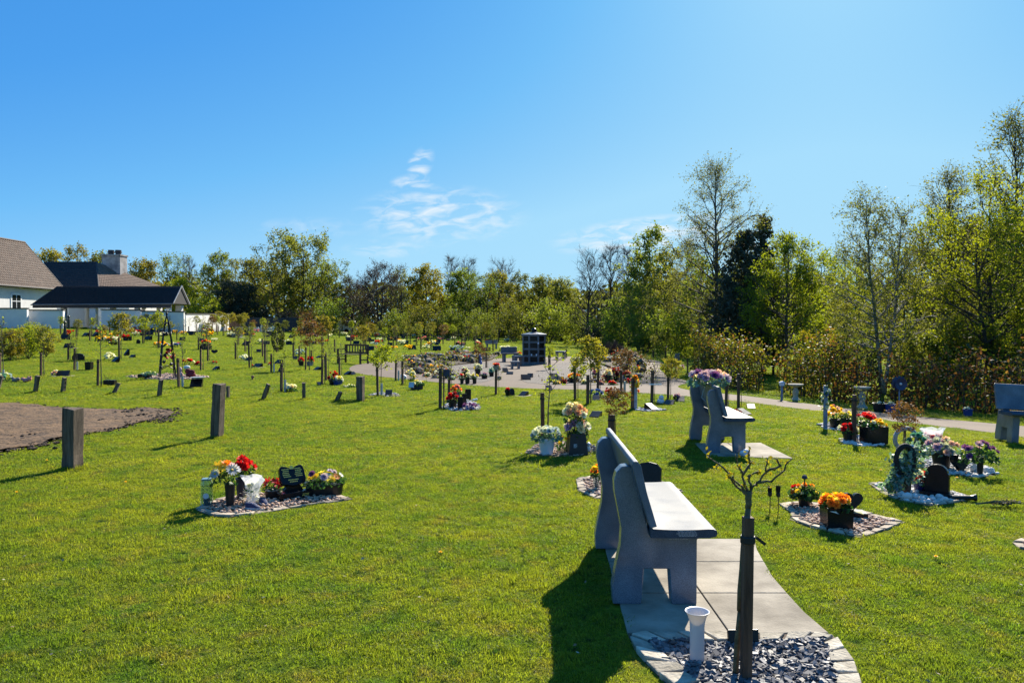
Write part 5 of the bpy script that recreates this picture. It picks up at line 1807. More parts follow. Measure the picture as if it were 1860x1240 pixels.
def wrapped(px, base, h, w, label, spec, seed):
    p = on(px, base); k = K(p)
    r = T('wrapped_bouquet', label, 'bouquet', p, 0)
    rng = rs('wrap', seed)
    m = MB()
    n = 14
    rings = []
    for z, rr in ((0, .45), (.15, .30), (.32, .22), (.6, .38), (.85, .46), (1.0, .52)):
        rings.append([(math.cos(2 * math.pi * i / n) * w * k * rr * rng.uniform(.72, 1.25), math.sin(2 * math.pi * i / n) * w * k * rr * .7 * rng.uniform(.72, 1.25), (z * h + rng.uniform(-.05, .05) * h) * k) for i in range(n)])
    vs = sum(rings, [])
    fs = [(a * n + j, a * n + (j + 1) % n, (a + 1) * n + (j + 1) % n, (a + 1) * n + j) for a in range(len(rings) - 1) for j in range(n)]
    m.add(vs, fs)
    P('film', m, M_FILM, r)
    rb = MB()
    for i in range(46):
        a = rng.uniform(0, 6.28); q = rng.uniform(.1, .55) * w * k
        z0 = h * k * rng.uniform(.05, .4)
        d = Vector((math.cos(a), math.sin(a) * .7, rng.uniform(-.3, .8))).normalized()
        c = Vector((math.cos(a) * q * .5, math.sin(a) * q * .4 - .01, z0))
        petal_quad(rb, c, d, Vector((0, 0, 1)), w * k * rng.uniform(.2, .42), .006, rng.uniform(-.5, .3), 0)
    P('ribbon', rb, petal('white', COLS['white']), r)
    bunch(r, (0, 0, h * k * .5), w * k * .36, h * k * .36, 6, spec, 5.5 * k, seed, nleaf=30, leaf_s=.016, base=(0, 0, .02))
wrapped(459, 914, 50, 40, 'white bouquet wrapped in crumpled clear film', [('rose', 'white', 1)], 'c')
def shoe(px, base, rz, label):
    p = on(px, base, .012); k = K(p)
    r = T('shoe', label, 'shoe', p, rz, 'pair of navy trainers')
    L, Wd = .155, .062
    sole, up, toe = MB(), MB(), MB()
    n = 16
    def outline(s):
        o = []
        for i in range(n):
            t = 2 * math.pi * i / n
            x = math.cos(t) * L / 2
            wv = Wd / 2 * (1 + .18 * math.cos(t)) * (.82 if abs(math.cos(t)) < .3 else 1)
            o.append((x * s, math.sin(t) * wv * s))
        return o
    sole.prism([(x, y, 0) for x, y in outline(1.04)], (0, 0, 0), (0, 0, .014))
    P('sole', sole, pm('sole_white', (.55, .55, .57), .6), r, fix=True)
    rings = []
    for z, s in ((.0145, 1.0), (.030, .97), (.045, .86), (.055, .70)):
        rr = []
        for (x, y) in outline(s):
            zz = z if x < .01 else .0145 + (z - .0145) * max(.35, 1 - (x - .01) / L * 1.5)
            rr.append((x - (.012 if z > .04 else 0), y, zz))
        rings.append(rr)
    up.add(sum(rings, []), [(a * n + j, a * n + (j + 1) % n, (a + 1) * n + (j + 1) % n, (a + 1) * n + j) for a in range(3) for j in range(n)] + [tuple(range(3 * n, 4 * n))])
    P('upper', up, pm('navy_canvas', (.022, .032, .085), .8, .2, 60, .2, 200), r, smooth=True)
    for i in range(4):
        toe.box((-.005 + i * .013, 0, .046 - i * .0045), (.005, .03, .004))
    P('laces', toe, pm('sole_white', (.55, .55, .57), .6), r)
shoe(459, 926, R(-12), 'navy trainer with white sole lying nearer the edging stones')
shoe(478, 917, R(-50), 'navy trainer with white sole tucked against the bouquet')
r, k, p = tall_vase(496, 904, 26, 30, 14, 'low black pot of red poinsettia flowers')
bunch(r, (0, 0, 14 * k), 18 * k, 26 * k, 7, [('lily', 'red', 3), ('rose', 'red', 1)], 9 * k, 'd', nleaf=50, leaf_s=.022, base=(0, 0, 8 * k))
def book_stone():
    p = on(536, 905); k = K(p)
    r = T('book_headstone', 'black open book headstone with gold lettering on a black plinth', 'headstone', p, R(38))
    m = MB(); m.box((0, 0, .034), (.34, .11, .068)); P('plinth', m, M_BLACK, r, bevel=.004)
    rng = random.Random(3)
    rot = Matrix.Rotation(R(-28), 4, 'X')
    M = Matrix.Translation((0, .02, .115)) @ rot
    out = [(-.015, 0), (.015, 0), (.06, .012), (.115, .022), (.128, .06), (.125, .15), (.118, .19), (.10, .208), (.055, .200), (.02, .182), (0, .172), (-.02, .182), (-.055, .200), (-.10, .208), (-.118, .19), (-.125, .15), (-.128, .06), (-.115, .022), (-.06, .012)]
    m = MB(); m.prism([(x, 0, z) for x, z in out], (0, -.018, 0), (0, .03, 0)); m.xf(M)
    P('tablet', m, M_BLACK, r, bevel=.005, fix=True)
    m = MB(); m.prism([(-.10, 0, 0), (.10, 0, 0), (.04, 0, .09), (-.04, 0, .09)], (0, .03, 0), (0, .085, 0)); P('support', m, M_BLACK, r, loc=(0, 0, .066), fix=True)
    t = MB()
    lettering(t, (-.108, -.019, .085), (1, 0, 0), (0, 0, 1), 0, .09, .095, 5, rng, ny=(0, -1, 0))
    lettering(t, (.018, -.019, .085), (1, 0, 0), (0, 0, 1), 0, .09, .095, 5, rng, ny=(0, -1, 0))
    lettering(t, (-.06, -.019, .03), (1, 0, 0), (0, 0, 1), 0, .12, .04, 2, rng, ny=(0, -1, 0))
    t.xf(M)
    lettering(t, (.04, -.0565, .022), (1, 0, 0), (0, 0, 1), 0, .10, .028, 2, rng, ny=(0, -1, 0))
    P('inscription', t, M_GOLD, r)['kind'] = 'stuff'
    c = MB(); c.prism([(-.022, -.0195, .168), (.022, -.0195, .168), (.016, -.0195, .196), (0, -.0195, .208), (-.016, -.0195, .196)], (0, 0, 0), (0, -.001, 0)); c.xf(M); P('emblem', c, M_GOLD, r, fix=True)
book_stone()
def trough(px, base, w, d, h, label, spec, n, size, seed, mat=None, rz=0.0, leafm=None, near=True, fh=30, nleaf=220):
    p = on(px, base); k = K(p)
    r = T('flower_trough', label, 'planter', p, rz)
    m = MB()
    m.lathe(pot_profile(.46, .5, h * k, .12), n=20, sx=w * k, sy=d * k)
    P('trough', m, mat or M_PLAST, r)
    bunch(r, (0, 0, h * k * .9), w * k * .5, fh * k, n, spec, size * k, seed, near, leafm, nleaf, .022 if near else .03, dome=.45, base=(0, 0, h * k * .5))
    return r
trough(589, 899, 70, 40, 22, 'long black oval planter of yellow, purple and white flowers', [('daisy', 'yellow', 3), ('lily', 'lemon', 2), ('pom', 'lilac', 2), ('daisy', 'white', 2), ('pom', 'purple', 1), ('daisy', 'orange', 1)], 20, 6.5, 'e', fh=24, nleaf=260)

# ================================================================== middle: white pot and black bag of roses
poly = [(g.x, g.y) for g in [G(*p) for p in ((953, 822), (985, 829), (1030, 830), (1068, 826), (1092, 815), (1070, 806), (1020, 803), (975, 808))]]
bed('bark and pebble bed under the white pot of blue flowers', poly, 'peb', 520, .010, .026, M_PEB, None, False, 3)
young(995, 812, 640, 'sparse', 712, 0, 'leaning young tree with bronze shoots behind the white pot', sw=6)
p = on(993, 826); k = K(p)
r = T('flower_pot', 'white plastic pot of blue and white hydrangeas', 'flower pot', p)
round_pot(r, 11 * k, 15 * k, 30 * k, M_WHITEP, .18)
bunch(r, (0, 0, 28 * k), 27 * k, 22 * k, 24, [('pom', 'white', 3), ('pom', 'paleblue', 4), ('rose', 'white', 2), ('pom', 'lilac', 1)], 6 * k, 'f', leafmat=M_GLEAFP, nleaf=160, leaf_s=.03, base=(0, 0, 20 * k))
p = on(1022, 822)
r = T('flower_spray', 'trailing yellow and white silk flowers beside the black bag', 'flowers', p)
bunch(r, (0, 0, .02), 14 * k, 30 * k, 7, [('daisy', 'yellow', 1), ('daisy', 'white', 1)], 4.5 * k, 'g', nleaf=60, leaf_s=.022, base=(0, 0, 0))
p = on(1047, 824); k = K(p)
r = T('flower_bag', 'black square bag vase with white mark holding a tall rose arrangement', 'vase', p, R(8))
square_pot(r, 36 * k, 28 * k, 38 * k, M_PLAST, 'bag')
m = MB()
m.add([(-.035, 0, 0), (.01, 0, 0), (.01, 0, .05), (-.035, 0, .05)], [(0, 1, 2, 3)]); 
lg = P('emblem', m, M_SILV, r, loc=(-4 * k, -17.2 * k, 13 * k), rot=(R(-5.5), 0, 0))
m = MB(); m.add([(-.034, -.001, .004), (-.026, -.001, .004), (.009, -.001, .038), (.009, -.001, .046)], [(0, 1, 2, 3)]); m.add([(-.012, -.001, .002), (.009, -.001, .002), (.009, -.001, .016)], [(0, 1, 2)]); P('stroke', m, M_PLAST, lg)
m = MB()
for s in (-1, 1):
    m.tube([(16 * k, s * 5 * k, 24 * k), (21 * k, s * 5 * k, 27 * k), (22 * k, s * 5 * k, 34 * k), (17 * k, s * 5 * k, 38 * k)], .006, 5)
P('handle', m, M_PLAST, r)
bunch(r, (0, 0, 34 * k), 22 * k, 30 * k, 14, [('rose', 'cream', 3), ('rose', 'palepink', 2), ('pom', 'white', 2), ('rose', 'mauve', 1)], 8 * k, 'h', nleaf=80, leaf_s=.03, base=(0, 0, 30 * k))
bunch(r, (-2 * k, 0, 58 * k), 20 * k, 34 * k, 14, [('rose', 'cream', 3), ('rose', 'peach', 3), ('pom', 'white', 2), ('rose', 'pink', 1)], 8 * k, 'i', nleaf=90, leaf_s=.03, base=(0, 0, 40 * k))
p = on(1066, 822)
m = MB(); rng = random.Random(2); m.blob((0, 0, .05), (.05, .04, .05), rng, 0, .25, sub=2); m.blob((.02, -.02, .11), (.03, .03, .03), rng, 0, .2, sub=1); m.blob((-.03, .0, .09), (.03, .02, .05), rng, 0, .2, sub=1)
tag(P('angel_ornament', m, M_WHITEP, None, p, smooth=True), 'small white angel ornament right of the black bag', 'ornament')
# rose tree and bed behind the near bench
young(1118, 800, 712, 'red', 752, 0, 'young tree with red curled leaves on a pale stake behind the near bench', sw=10)
poly = [(g.x, g.y) for g in [G(*p) for p in ((1046, 872), (1050, 892), (1080, 906), (1180, 900), (1242, 893), (1200, 872), (1130, 864), (1075, 864))]]
bed('pink pebble bed partly hidden behind the near bench', poly, 'peb', 620, .010, .022, M_PEB, True, False, 4, (.15, .08), M_TAN)
p = on(1083, 888); k = K(p)
r = T('flower_jar', 'glass jar of orange and yellow flowers behind the near bench', 'jar', p)
round_pot(r, 5 * k, 6 * k, 22 * k, M_GLASSB, .1, 'jar')
bunch(r, (0, 0, 20 * k), 10 * k, 24 * k, 8, [('rose', 'orange', 2), ('rose', 'yellow', 1), ('rose', 'red', 1)], 5.5 * k, 'j', nleaf=50, leaf_s=.02, base=(0, 0, .02))
p = on(1178, 888); k = K(p)
r = T('headstone', 'black headstone and flower base just behind the near bench seat', 'headstone', p, R(-20))
m = MB(); m.prism([(-.13, 0, 0), (.13, 0, 0), (.13, 0, .16), (.08, 0, .21), (0, 0, .225), (-.08, 0, .21), (-.13, 0, .16)], (0, -.03, 0), (0, .03, 0)); P('tablet', m, M_BLACK, r, rot=(R(-10), 0, 0), loc=(0, 0, .05), bevel=.004, fix=True)
m = MB(); m.box((.06, -.06, .03), (.40, .20, .06)); P('plinth', m, M_BLACK, r, bevel=.005)
m = MB(); m.lathe([(.035, .06), (.035, .075), (.022, .078)], (.16, -.07, 0), 14); P('flower_holder', m, M_SILV, r)

# ================================================================== right: orange roses in the cube planter
poly = [(g.x, g.y) for g in [G(*p) for p in ((1414, 917), (1450, 911), (1500, 917), (1560, 928), (1644, 949), (1605, 964), (1562, 977), (1520, 971), (1470, 957), (1434, 944), (1440, 934))]]
bed('pink gravel bed edged with tan stone round the cube planter', poly, 'peb', 1100, .009, .021, M_PEB, True, False, 5, (.16, .085), M_TAN, .014)
p = on(1519, 958); k = K(p)
r = T('cube_planter', 'glossy black cube planter heaped with orange and yellow roses', 'planter', p, R(-4))
square_pot(r, 44 * k, 46 * k, 38 * k, M_BLACK)
bunch(r, (0, 0, 36 * k), 26 * k, 24 * k, 22, [('rose', 'orange', 4), ('rose', 'yellow', 4), ('rose', 'lemon', 1)], 8.5 * k, 'k', nleaf=60, leaf_s=.028, base=(0, 0, 20 * k))
m = MB()
for px_ in (-.11, .09): m.add([(px_, -.2 * .8, 37 * k), (px_ + .05, -.165, 37 * k), (px_ + .07, -.175, 33 * k)], [(0, 1, 2)])
P('ribbon', m, petal('white', COLS['white']), r)
p = on(1461, 922); k = K(p)
r = T('flower_pot', 'black pot of mixed yellow and orange flowers with a solar light', 'flower pot', p)
round_pot(r, 9 * k, 12 * k, 24 * k, M_PLAST)
bunch(r, (0, 0, 20 * k), 25 * k, 26 * k, 12, [('daisy', 'yellow', 3), ('rose', 'orange', 2), ('rose', 'lemon', 1), ('rose', 'red', 1)], 5 * k, 'l', nleaf=260, leaf_s=.03, base=(0, 0, 10 * k))
m = MB(); m.tube([(0, 0, 20 * k), (0, 0, 54 * k)], .006, 6); m.lathe([(.02, 52 * k), (.028, 54 * k), (.02, 58 * k), (.002, 60 * k)], n=10); P('solar_light', m, pm('lamp_metal', (.05, .05, .06), .3, metal=.8), r)
def arch_stone(px, base, w, h, label, rz=0, flip=False, plinth=True, hearts=False, tilt=-6, rough=None):
    p = on(px, base); k = K(p)
    r = T('headstone', label, 'headstone', p, rz)
    W, H = w * k, h * k
    z0 = .05 if plinth else -.02
    if hearts:
        out = []
        for i in range(28):
            t = 2 * math.pi * i / 28
            x = .5 * math.sin(t) ** 3
            z = (13 * math.cos(t) - 5 * math.cos(2 * t) - 2 * math.cos(3 * t) - math.cos(4 * t)) / 34
            out.append((x * W, 0, (z + .52) * H))
        out = out[::-1]
    else:
        out = [(-W / 2, 0, 0), (W / 2, 0, 0), (W / 2, 0, H * .66)] + [(W / 2 * .88 * math.cos(t), 0, H * .70 + H * .30 * math.sin(t)) for t in [math.pi * i / 10 for i in range(11)]] + [(-W / 2, 0, H * .66)]
    m = MB(); m.prism(out, (0, -.03, 0), (0, .035, 0)); P('tablet', m, M_BLACK, r, rot=(R(tilt), 0, 0), loc=(0, .02, z0), bevel=.005, fix=True)
    if plinth:
        m = MB(); m.box((0, 0, .025), (W * 1.25, .16, .055)); P('plinth', m, M_BLACK, r, bevel=.004)
    return r
arch_stone(1550, 940, 34, 38, 'black heart topped stone behind the cube planter', R(-8), hearts=True)
def metal_tulips():
    for i, (px, b, t) in enumerate(((1398, 930, 885), (1413, 936, 884))):
        p = on(px, b); k = K(p)
        m = MB()
        h = (b - t) * k
        m.tube([(0, 0, -.05), (.005, 0, h * .5), (0, 0, h * .7)], .004, 5)
        for q in range(6):
            a = 2 * math.pi * q / 6
            d = Vector((math.cos(a) * .35, math.sin(a) * .35, 1)).normalized()
            petal_quad(m, Vector((0, 0, h * .66)), d, Vector((math.cos(a), math.sin(a), 0)), h * .38, .018, -.15, 0)
        m.blob((0, 0, h * .72), (.022, .022, .03), random.Random(1), 0, .1)
        o = P('garden_ornament', m, pm('dark_iron', (.02, .02, .022), .5, metal=.5), None, p)
        tag(o, 'dark metal tulip on a thin rod beside the pink gravel', 'ornament', 'dark metal tulips')
metal_tulips()

# white cobble memorial with the black ring
poly = [(g.x, g.y) for g in [G(*p) for p in ((1576, 879), (1612, 877), (1660, 880), (1720, 890), (1772, 906), (1735, 914), (1690, 919), (1640, 912), (1604, 897))]]
rb = bed('white pebble bed round the black ring and arched headstone', poly, 'peb', 620, .012, .028, M_WPEB, True, False, 6, (.18, .06), M_TAN, .016)
rng = random.Random(66)
p = on(1655, 905); k = K(p)
for i, (px, py, s) in enumerate(((1650, 899, 13), (1636, 903, 12), (1662, 908, 12), (1676, 912, 11), (1694, 911, 9), (1706, 908, 11), (1648, 909, 15), (1625, 897, 11), (1686, 915, 9), (1716, 912, 10), (1640, 890, 14), (1665, 898, 9), (1612, 890, 9))):
    q = on(px, py, .01)
    m = MB(); m.blob((0, 0, s * k * .4), (s * k * .62, s * k * .5, s * k * .5), rng, 0, .1, Matrix.Rotation(rng.uniform(0, 6), 3, 'Z'), 2)
    o = P('cobble', m, M_WPEB, None, q, smooth=True)
    tag(o, 'large rounded white cobble on the white pebble bed', 'stone', 'large white cobbles by the black ring')
def ring_post():
    p = on(1646, 899); k = K(p)
    r = T('memorial_wreath', 'black oval ring wreath on a dark post wound with pale flowers', 'wreath', p, R(5))
    m = MB()
    m.tube([(0, 0, -.1), (.01, 0, 50 * k), (.0, 0, 92 * k)], [8 * k, 7 * k, 5 * k], 8); P('post', m, M_STAKE, r)
    m = MB()
    n = 26
    pts = [(-8 * k + math.cos(2 * math.pi * i / n) * 17 * k, -8 * k, 64 * k + math.sin(2 * math.pi * i / n) * 27 * k) for i in range(n + 1)]
    m.tube(pts, 4.6 * k, 8, cap=False); P('ring', m, pm('ring_black', (.014, .013, .014), .8, .3, 60, .6, 120), r, smooth=True)
    g = rs('garland')
    fl, lf, cen = MB(), MB(), []
    cols = ['white', 'paleblue', 'lemon', 'grey']
    for i in range(120):
        t = g.random() * .85
        x = (-34 + 26 * math.sin(t * 3.0)) * k + g.gauss(0, 7 * k) if t < .6 else g.gauss(6 * k, 12 * k)
        z = (12 + 92 * t) * k if t < .6 else g.uniform(20, 98) * k
        y = g.gauss(-.02, 5 * k)
        flower(fl, (x, y, z), g.uniform(3.0, 5.0) * k, (g.gauss(0, .5), -1, g.gauss(.3, .5)), 'rose' if g.random() < .5 else 'daisy', g.randrange(4), g)
        for _ in range(9): cen.append((x + g.gauss(0, 6 * k), y + g.gauss(0, 4 * k), z + g.gauss(0, 6 * k)))
    P('flowers', fl, [petal(c, COLS[c]) for c in cols], r)
    leaves(lf, cen, .024, g)
    P('foliage', lf, M_GLEAFP, r)['kind'] = 'stuff'
ring_post()
arch_stone(1701, 903, 40, 50, 'black arched headstone on the white pebble bed', R(-42), tilt=-2)
p = on(1673, 896); k = K(p)
r = T('flower_pot', 'dark blue pot of red and white roses against the arched headstone', 'flower pot', p)
round_pot(r, 10 * k, 14 * k, 22 * k, pm('cobalt_glaze', (.010, .018, .12), .25))
bunch(r, (0, 0, 18 * k), 17 * k, 20 * k, 9, [('rose', 'red', 3), ('rose', 'white', 1)], 6 * k, 'm', nleaf=60, leaf_s=.025)
def lying_vase():
    p = on(1748, 910); k = K(p)
    r = T('flower_vase', 'black vase lying on its side at the edge of the white pebbles', 'vase', p, R(-6))
    m = MB(); m.lathe([(3.5 * k, -22 * k), (4 * k, 14 * k), (5 * k, 19 * k), (7 * k, 23 * k), (6 * k, 23.2 * k), (3.4 * k, 18 * k)], (0, 0, 6 * k), 16, rot=Matrix.Rotation(R(90), 3, 'Y')); P('body', m, M_PLAST, r)
    p = on(1815, 921); k = K(p)
    r = T('withered_flowers', 'withered cut flower stems spilled on the grass by the lying vase', 'flowers', p, R(-8))
    g = rs('wither'); m = MB(); cen = []
    for i in range(16):
        y = g.gauss(0, .035); a = g.gauss(0, .12)
        p0 = Vector((-40 * k, y * .4, .02)); p1 = Vector((g.uniform(10, 46) * k, y + a * .3, g.uniform(.012, .05)))
        m.tube([p0, p0.lerp(p1, .5) + Vector((0, 0, .02)), p1], .0028, 4, cap=False)
        for _ in range(5):
            t = g.uniform(.4, 1); q = p0.lerp(p1, t); cen.append((q.x, q.y + g.gauss(0, .015), q.z + .012))
    P('stems', m, M_STEM, r); lf = MB(); leaves(lf, cen, .02, g); P('leaves', lf, island_mat('withered_leaf', [(.05, .07, .03), (.11, .10, .07), (.16, .14, .12)], .7, .3), r)
lying_vase()

# pots, soft toys, hearts and purple roses beyond
poly = [(g.x, g.y) for g in [G(*p) for p in ((1650, 838), (1690, 832), (1740, 838), (1800, 852), (1812, 862), (1780, 868), (1730, 862), (1680, 852))]]
bed('white stone bed under the heart stone and purple roses', poly, 'peb', 420, .014, .03, M_WPEB, None, False, 7)
p = on(1710, 851); k = K(p)
r = T('flower_pot', 'dark pot overflowing with grey and dusky pink silk roses', 'flower pot', p)
round_pot(r, 13 * k, 17 * k, 30 * k, M_PLAST)
bunch(r, (0, 0, 26 * k), 30 * k, 30 * k, 20, [('rose', 'grey', 4), ('rose', 'mauve', 2), ('rose', 'palepink', 2)], 7 * k, 'n', leafmat=M_GLEAFP, nleaf=130, leaf_s=.03)
wrapped(1694, 822, 44, 38, 'pink flowers wrapped in clear film behind the grey roses', [('rose', 'palepink', 2), ('rose', 'pink', 1)], 'o')
arch_stone(1748, 858, 34, 40, 'dark heart shaped stone beside the purple roses', R(10), hearts=True, plinth=False)
p = on(1780, 864); k = K(p)
r = T('flower_vase', 'slim black vase spreading purple silk roses', 'vase', p)
round_pot(r, 4.5 * k, 6 * k, 34 * k, M_PLAST, .06, 'vase')
bunch(r, (0, 0, 28 * k), 31 * k, 34 * k, 13, [('rose', 'purple', 4), ('rose', 'mauve', 1)], 6.5 * k, 'p', nleaf=150, leaf_s=.034, base=(0, 0, 24 * k))
def soft_thing(px, base, parts, mat, name, label, cat, rz=0.0, group=None):
    p = on(px, base, 0); k = K(p)
    m = MB(); g = rs(name, px)
    for (x, z, a, b) in parts:
        m.blob((x * k, g.gauss(0, 1) * k, z * k), (a * k, a * k * .85, b * k), g, 0, .06, sub=2)
    o = P(name, m, mat, None, p, (0, 0, rz), smooth=True)
    tag(o, label, cat, group)
    return o
M_HEART = pm('white_stone', (.62, .61, .60), .75, .1, 20)
soft_thing(1796, 860, [(-4, 6, 6, 6), (4, 6, 6, 6), (0, 3, 6, 4)], M_HEART, 'heart_ornament', 'small white heart stone at the foot of the purple roses', 'ornament')
soft_thing(1770, 858, [(0, 8, 5, 8), (0, 17, 4, 4), (-6, 9, 4, 6), (6, 9, 4, 6)], M_HEART, 'angel_ornament', 'white angel figure between heart stone and purple roses', 'ornament')
soft_thing(1352, 828, [(-3, 6, 6, 5), (3, 8, 6, 5), (0, 3, 8, 4)], M_WHITEP, 'dove_ornament', 'white dove ornament beside the far granite bench leg', 'ornament')
def wreath_ring(px, base, cz, r_, label, mat, lean=0.0, stand=True):
    p = on(px, base); k = K(p)
    r = T('memorial_wreath', label, 'wreath', p)
    m = MB(); n = 22
    m.tube([(math.cos(2 * math.pi * i / n) * r_ * k, 0, cz * k + math.sin(2 * math.pi * i / n) * r_ * k) for i in range(n + 1)], r_ * k * .2, 7, cap=False)
    P('ring', m, mat, r, smooth=True)
    m = MB(); m.tube([(0, .02, -.05), (0, .02, (cz + r_) * k)], .012, 6); P('stand', m, M_STAKE, r)
wreath_ring(1645, 822, 24, 20, 'pale round wreath on a stand behind the black ring', pm('pale_wreath', (.34, .33, .33), .8, .3, 40, .5, 60))
p = on(1668, 826); k = K(p)
r = T('flower_pot', 'dark red pot with teal silk flowers beside the pale wreath', 'flower pot', p)
round_pot(r, 8 * k, 11 * k, 20 * k, pm('dark_red_pot', (.06, .008, .01), .4)); bunch(r, (0, 0, 16 * k), 15 * k, 24 * k, 8, [('pom', 'teal', 3), ('rose', 'red', 1)], 6 * k, 'q', False, nleaf=50, leaf_s=.03)
young(1640, 832, 738, 'red', None, 0, 'slender young tree with orange leaves behind the pale wreath')

# further group by the path: red, yellow and pink pots
poly = [(g.x, g.y) for g in [G(*p) for p in ((1484, 772), (1520, 768), (1560, 774), (1540, 783), (1500, 780))]]
bed('small grey slate bed under the decorated blue post', poly, 'peb', 160, .02, .04, M_WPEB, None, False, 8)
poly = [(g.x, g.y) for g in [G(*p) for p in ((1522, 800), (1560, 794), (1612, 800), (1608, 810), (1570, 812), (1535, 806))]]
bed('white stone bed under the black trough of yellow flowers', poly, 'peb', 200, .02, .04, M_WPEB, None, False, 9)
def deco_post(px, base, top, w, label, mat, spec, band, n, seed):
    p = on(px, base); k = K(p)
    r = T('decorated_post', label, 'post', p)
    h = (base - top) * k
    m = MB(); m.box((0, 0, h / 2 - .05), (w * k, w * k, h + .1)); P('shaft', m, mat, r, bevel=.004)
    g = rs('deco', seed); fl = MB(); cols = [s[1] for s in spec]; cen = []
    for i in range(n):
        a = g.uniform(0, 6.28)
        z = h * g.uniform(*band)
        c = (math.cos(a) * w * k * .9, math.sin(a) * w * k * .9, z)
        j = g.randrange(len(spec))
        flower(fl, c, w * k * g.uniform(.5, .8), (math.cos(a), math.sin(a), .3), 'rose' if spec[j][0] != 'daisy' else 'daisy', j, g)
        for _ in range(4): cen.append((c[0] * 1.2 + g.gauss(0, .03), c[1] * 1.2 + g.gauss(0, .03), z + g.gauss(0, .04)))
    P('flowers', fl, [petal(c, COLS[c]) for c in cols], r)
    lf = MB(); leaves(lf, cen, .025, g); P('foliage', lf, M_GLEAF, r)
    return r
M_BLUEP = pm('blue_grey_paint', (.16, .20, .28), .6, .3, 8)
deco_post(1499, 778, 700, 6, 'blue grey post wound with white and blue flowers by the path', M_BLUEP, [('rose', 'white'), ('rose', 'paleblue'), ('rose', 'blue')], (.45, .98), 16, 'x')
deco_post(1154, 743, 684, 6, 'blue white post topped with orange and yellow flowers', pm('pale_blue_post', (.34, .38, .44), .6, .3, 9), [('rose', 'orange'), ('rose', 'yellow'), ('daisy', 'lemon')], (.55, 1.02), 22, 'y')
def pot_px(px, base, w, h, fw, fh, label, spec, n, size, seed, mat=None, near=False, sq=False, nleaf=50):
    p = on(px, base, .004); k = K(p)
    r = T('flower_pot', label, 'flower pot', p)
    if sq: square_pot(r, w * k * .92, w * k, h * k, mat or M_BLACK)
    else: round_pot(r, w * k * .42, w * k * .5, h * k, mat or M_PLAST, n=14)
    bunch(r, (0, 0, h * k * .8), fw * k * .5, fh * k, n, spec, size * k, seed, near, None, nleaf, .03)
    return r
pot_px(1518, 777, 22, 16, 34, 30, 'pot of pink and yellow flowers beside the blue post', [('rose', 'pink', 2), ('rose', 'yellow', 2), ('rose', 'palepink', 1)], 11, 5, 'r1')
pot_px(1536, 780, 16, 20, 22, 18, 'black pot of yellow green and lilac flowers by the blue post', [('rose', 'lemon', 2), ('pom', 'lilac', 1)], 8, 4.5, 'r2')
pot_px(1541, 802, 20, 20, 32, 16, 'black pot of red and white flowers on the white stones', [('rose', 'red', 2), ('rose', 'white', 1)], 10, 5.5, 'r3')
pot_px(1571, 795, 20, 30, 34, 24, 'tall black vase of red and pink roses behind the stake', [('rose', 'red', 3), ('rose', 'pink', 2)], 12, 5.5, 'r4')
p = on(1587, 806); k = K(p)
r = T('flower_trough', 'black trough with green foliage and yellow flowers beside the stake', 'planter', p, R(6))
m = MB(); m.box((0, 0, 16 * k), (40 * k, 26 * k, 32 * k), taper=1.04); P('trough', m, M_BLACK, r, bevel=.006)
bunch(r, (-7 * k, 0, 30 * k), 14 * k, 12 * k, 5, [('pom', 'white', 1)], 4 * k, 's1', False, None, 120, .03)
bunch(r, (10 * k, 0, 30 * k), 11 * k, 12 * k, 8, [('pom', 'yellow', 1)], 5 * k, 's2', False, None, 20, .02)
young(1557, 803, 712, 'bare', 716, 0, 'bare young tree with thick stake between red and yellow flowers', sw=7)
def pinwheel():
    p = on(1633, 753); k = K(p)
    r = T('pinwheel', 'dark blue round pinwheel on a pole before the hedge', 'pinwheel', p)
    m = MB(); m.tube([(0, 0, -.05), (0, 0, 56 * k)], .014, 6); P('pole', m, M_BLUEP, r)
    m = MB()
    for lay in range(2):
        for i in range(12):
            a = 2 * math.pi * i / 12 + lay * .2
            d = Vector((math.cos(a), 0, math.sin(a)))
            petal_quad(m, Vector((0, -.03 - lay * .02, 56 * k)), d, Vector((0, -1, 0)), 14 * k * (1 - .2 * lay), 4 * k, .25 * (1 if lay else -1), 0)
    P('vanes', m, pm('pinwheel_blue', (.022, .03, .075), .4, .4, 12), r)
    m = MB(); m.blob((0, -.06, 56 * k), (.03, .03, .03), random.Random(1), 0, .0, sub=2); P('hub', m, M_WHITEP, r)
pinwheel()
def birdbath(px, base, top, w, label):
    p = on(px, base, 0); k = K(p)
    h = (base - top) * k; W = w * k / 2
    r = T('birdbath', label, 'birdbath', p)
    m = MB(); m.lathe([(W * .62, -.03), (W * .62, h * .10), (W * .42, h * .14), (W * .30, h * .30), (W * .40, h * .48), (W * .42, h * .56), (W * .24, h * .74), (W * .30, h * .80)], n=18); P('pedestal', m, pm('cast_stone', (.34, .30, .23), .9, .2, 14, .3, 50), r, smooth=True)
    m = MB(); m.lathe([(W * .30, h * .80), (W * .75, h * .88), (W, h * .95), (W, h), (W * .9, h * .99), (W * .6, h * .93), (.001, h * .92)], n=22); P('bowl', m, pm('cast_stone', (.34, .30, .23), .9), r, smooth=True)
birdbath(1445, 728, 697, 27, 'cast stone birdbath in front of the dark green hedge')
birdbath(1566, 742, 702, 29, 'cast stone birdbath in front of the brown hedge')
def lantern_post(px, base, top, label):
    p = on(px, base, 0); k = K(p); h = (base - top) * k
    r = T('lantern_post', label, 'lantern', p)
    m = MB(); m.tube([(0, 0, -.05), (0, 0, h * .8)], .03, 7); P('post', m, M_BLUEP, r)
    m = MB(); m.box((0, 0, h * .88), (.10, .10, h * .18)); m.box((0, 0, h * .99), (.14, .14, .03), taper=.4); P('lantern', m, M_WHITEP, r)
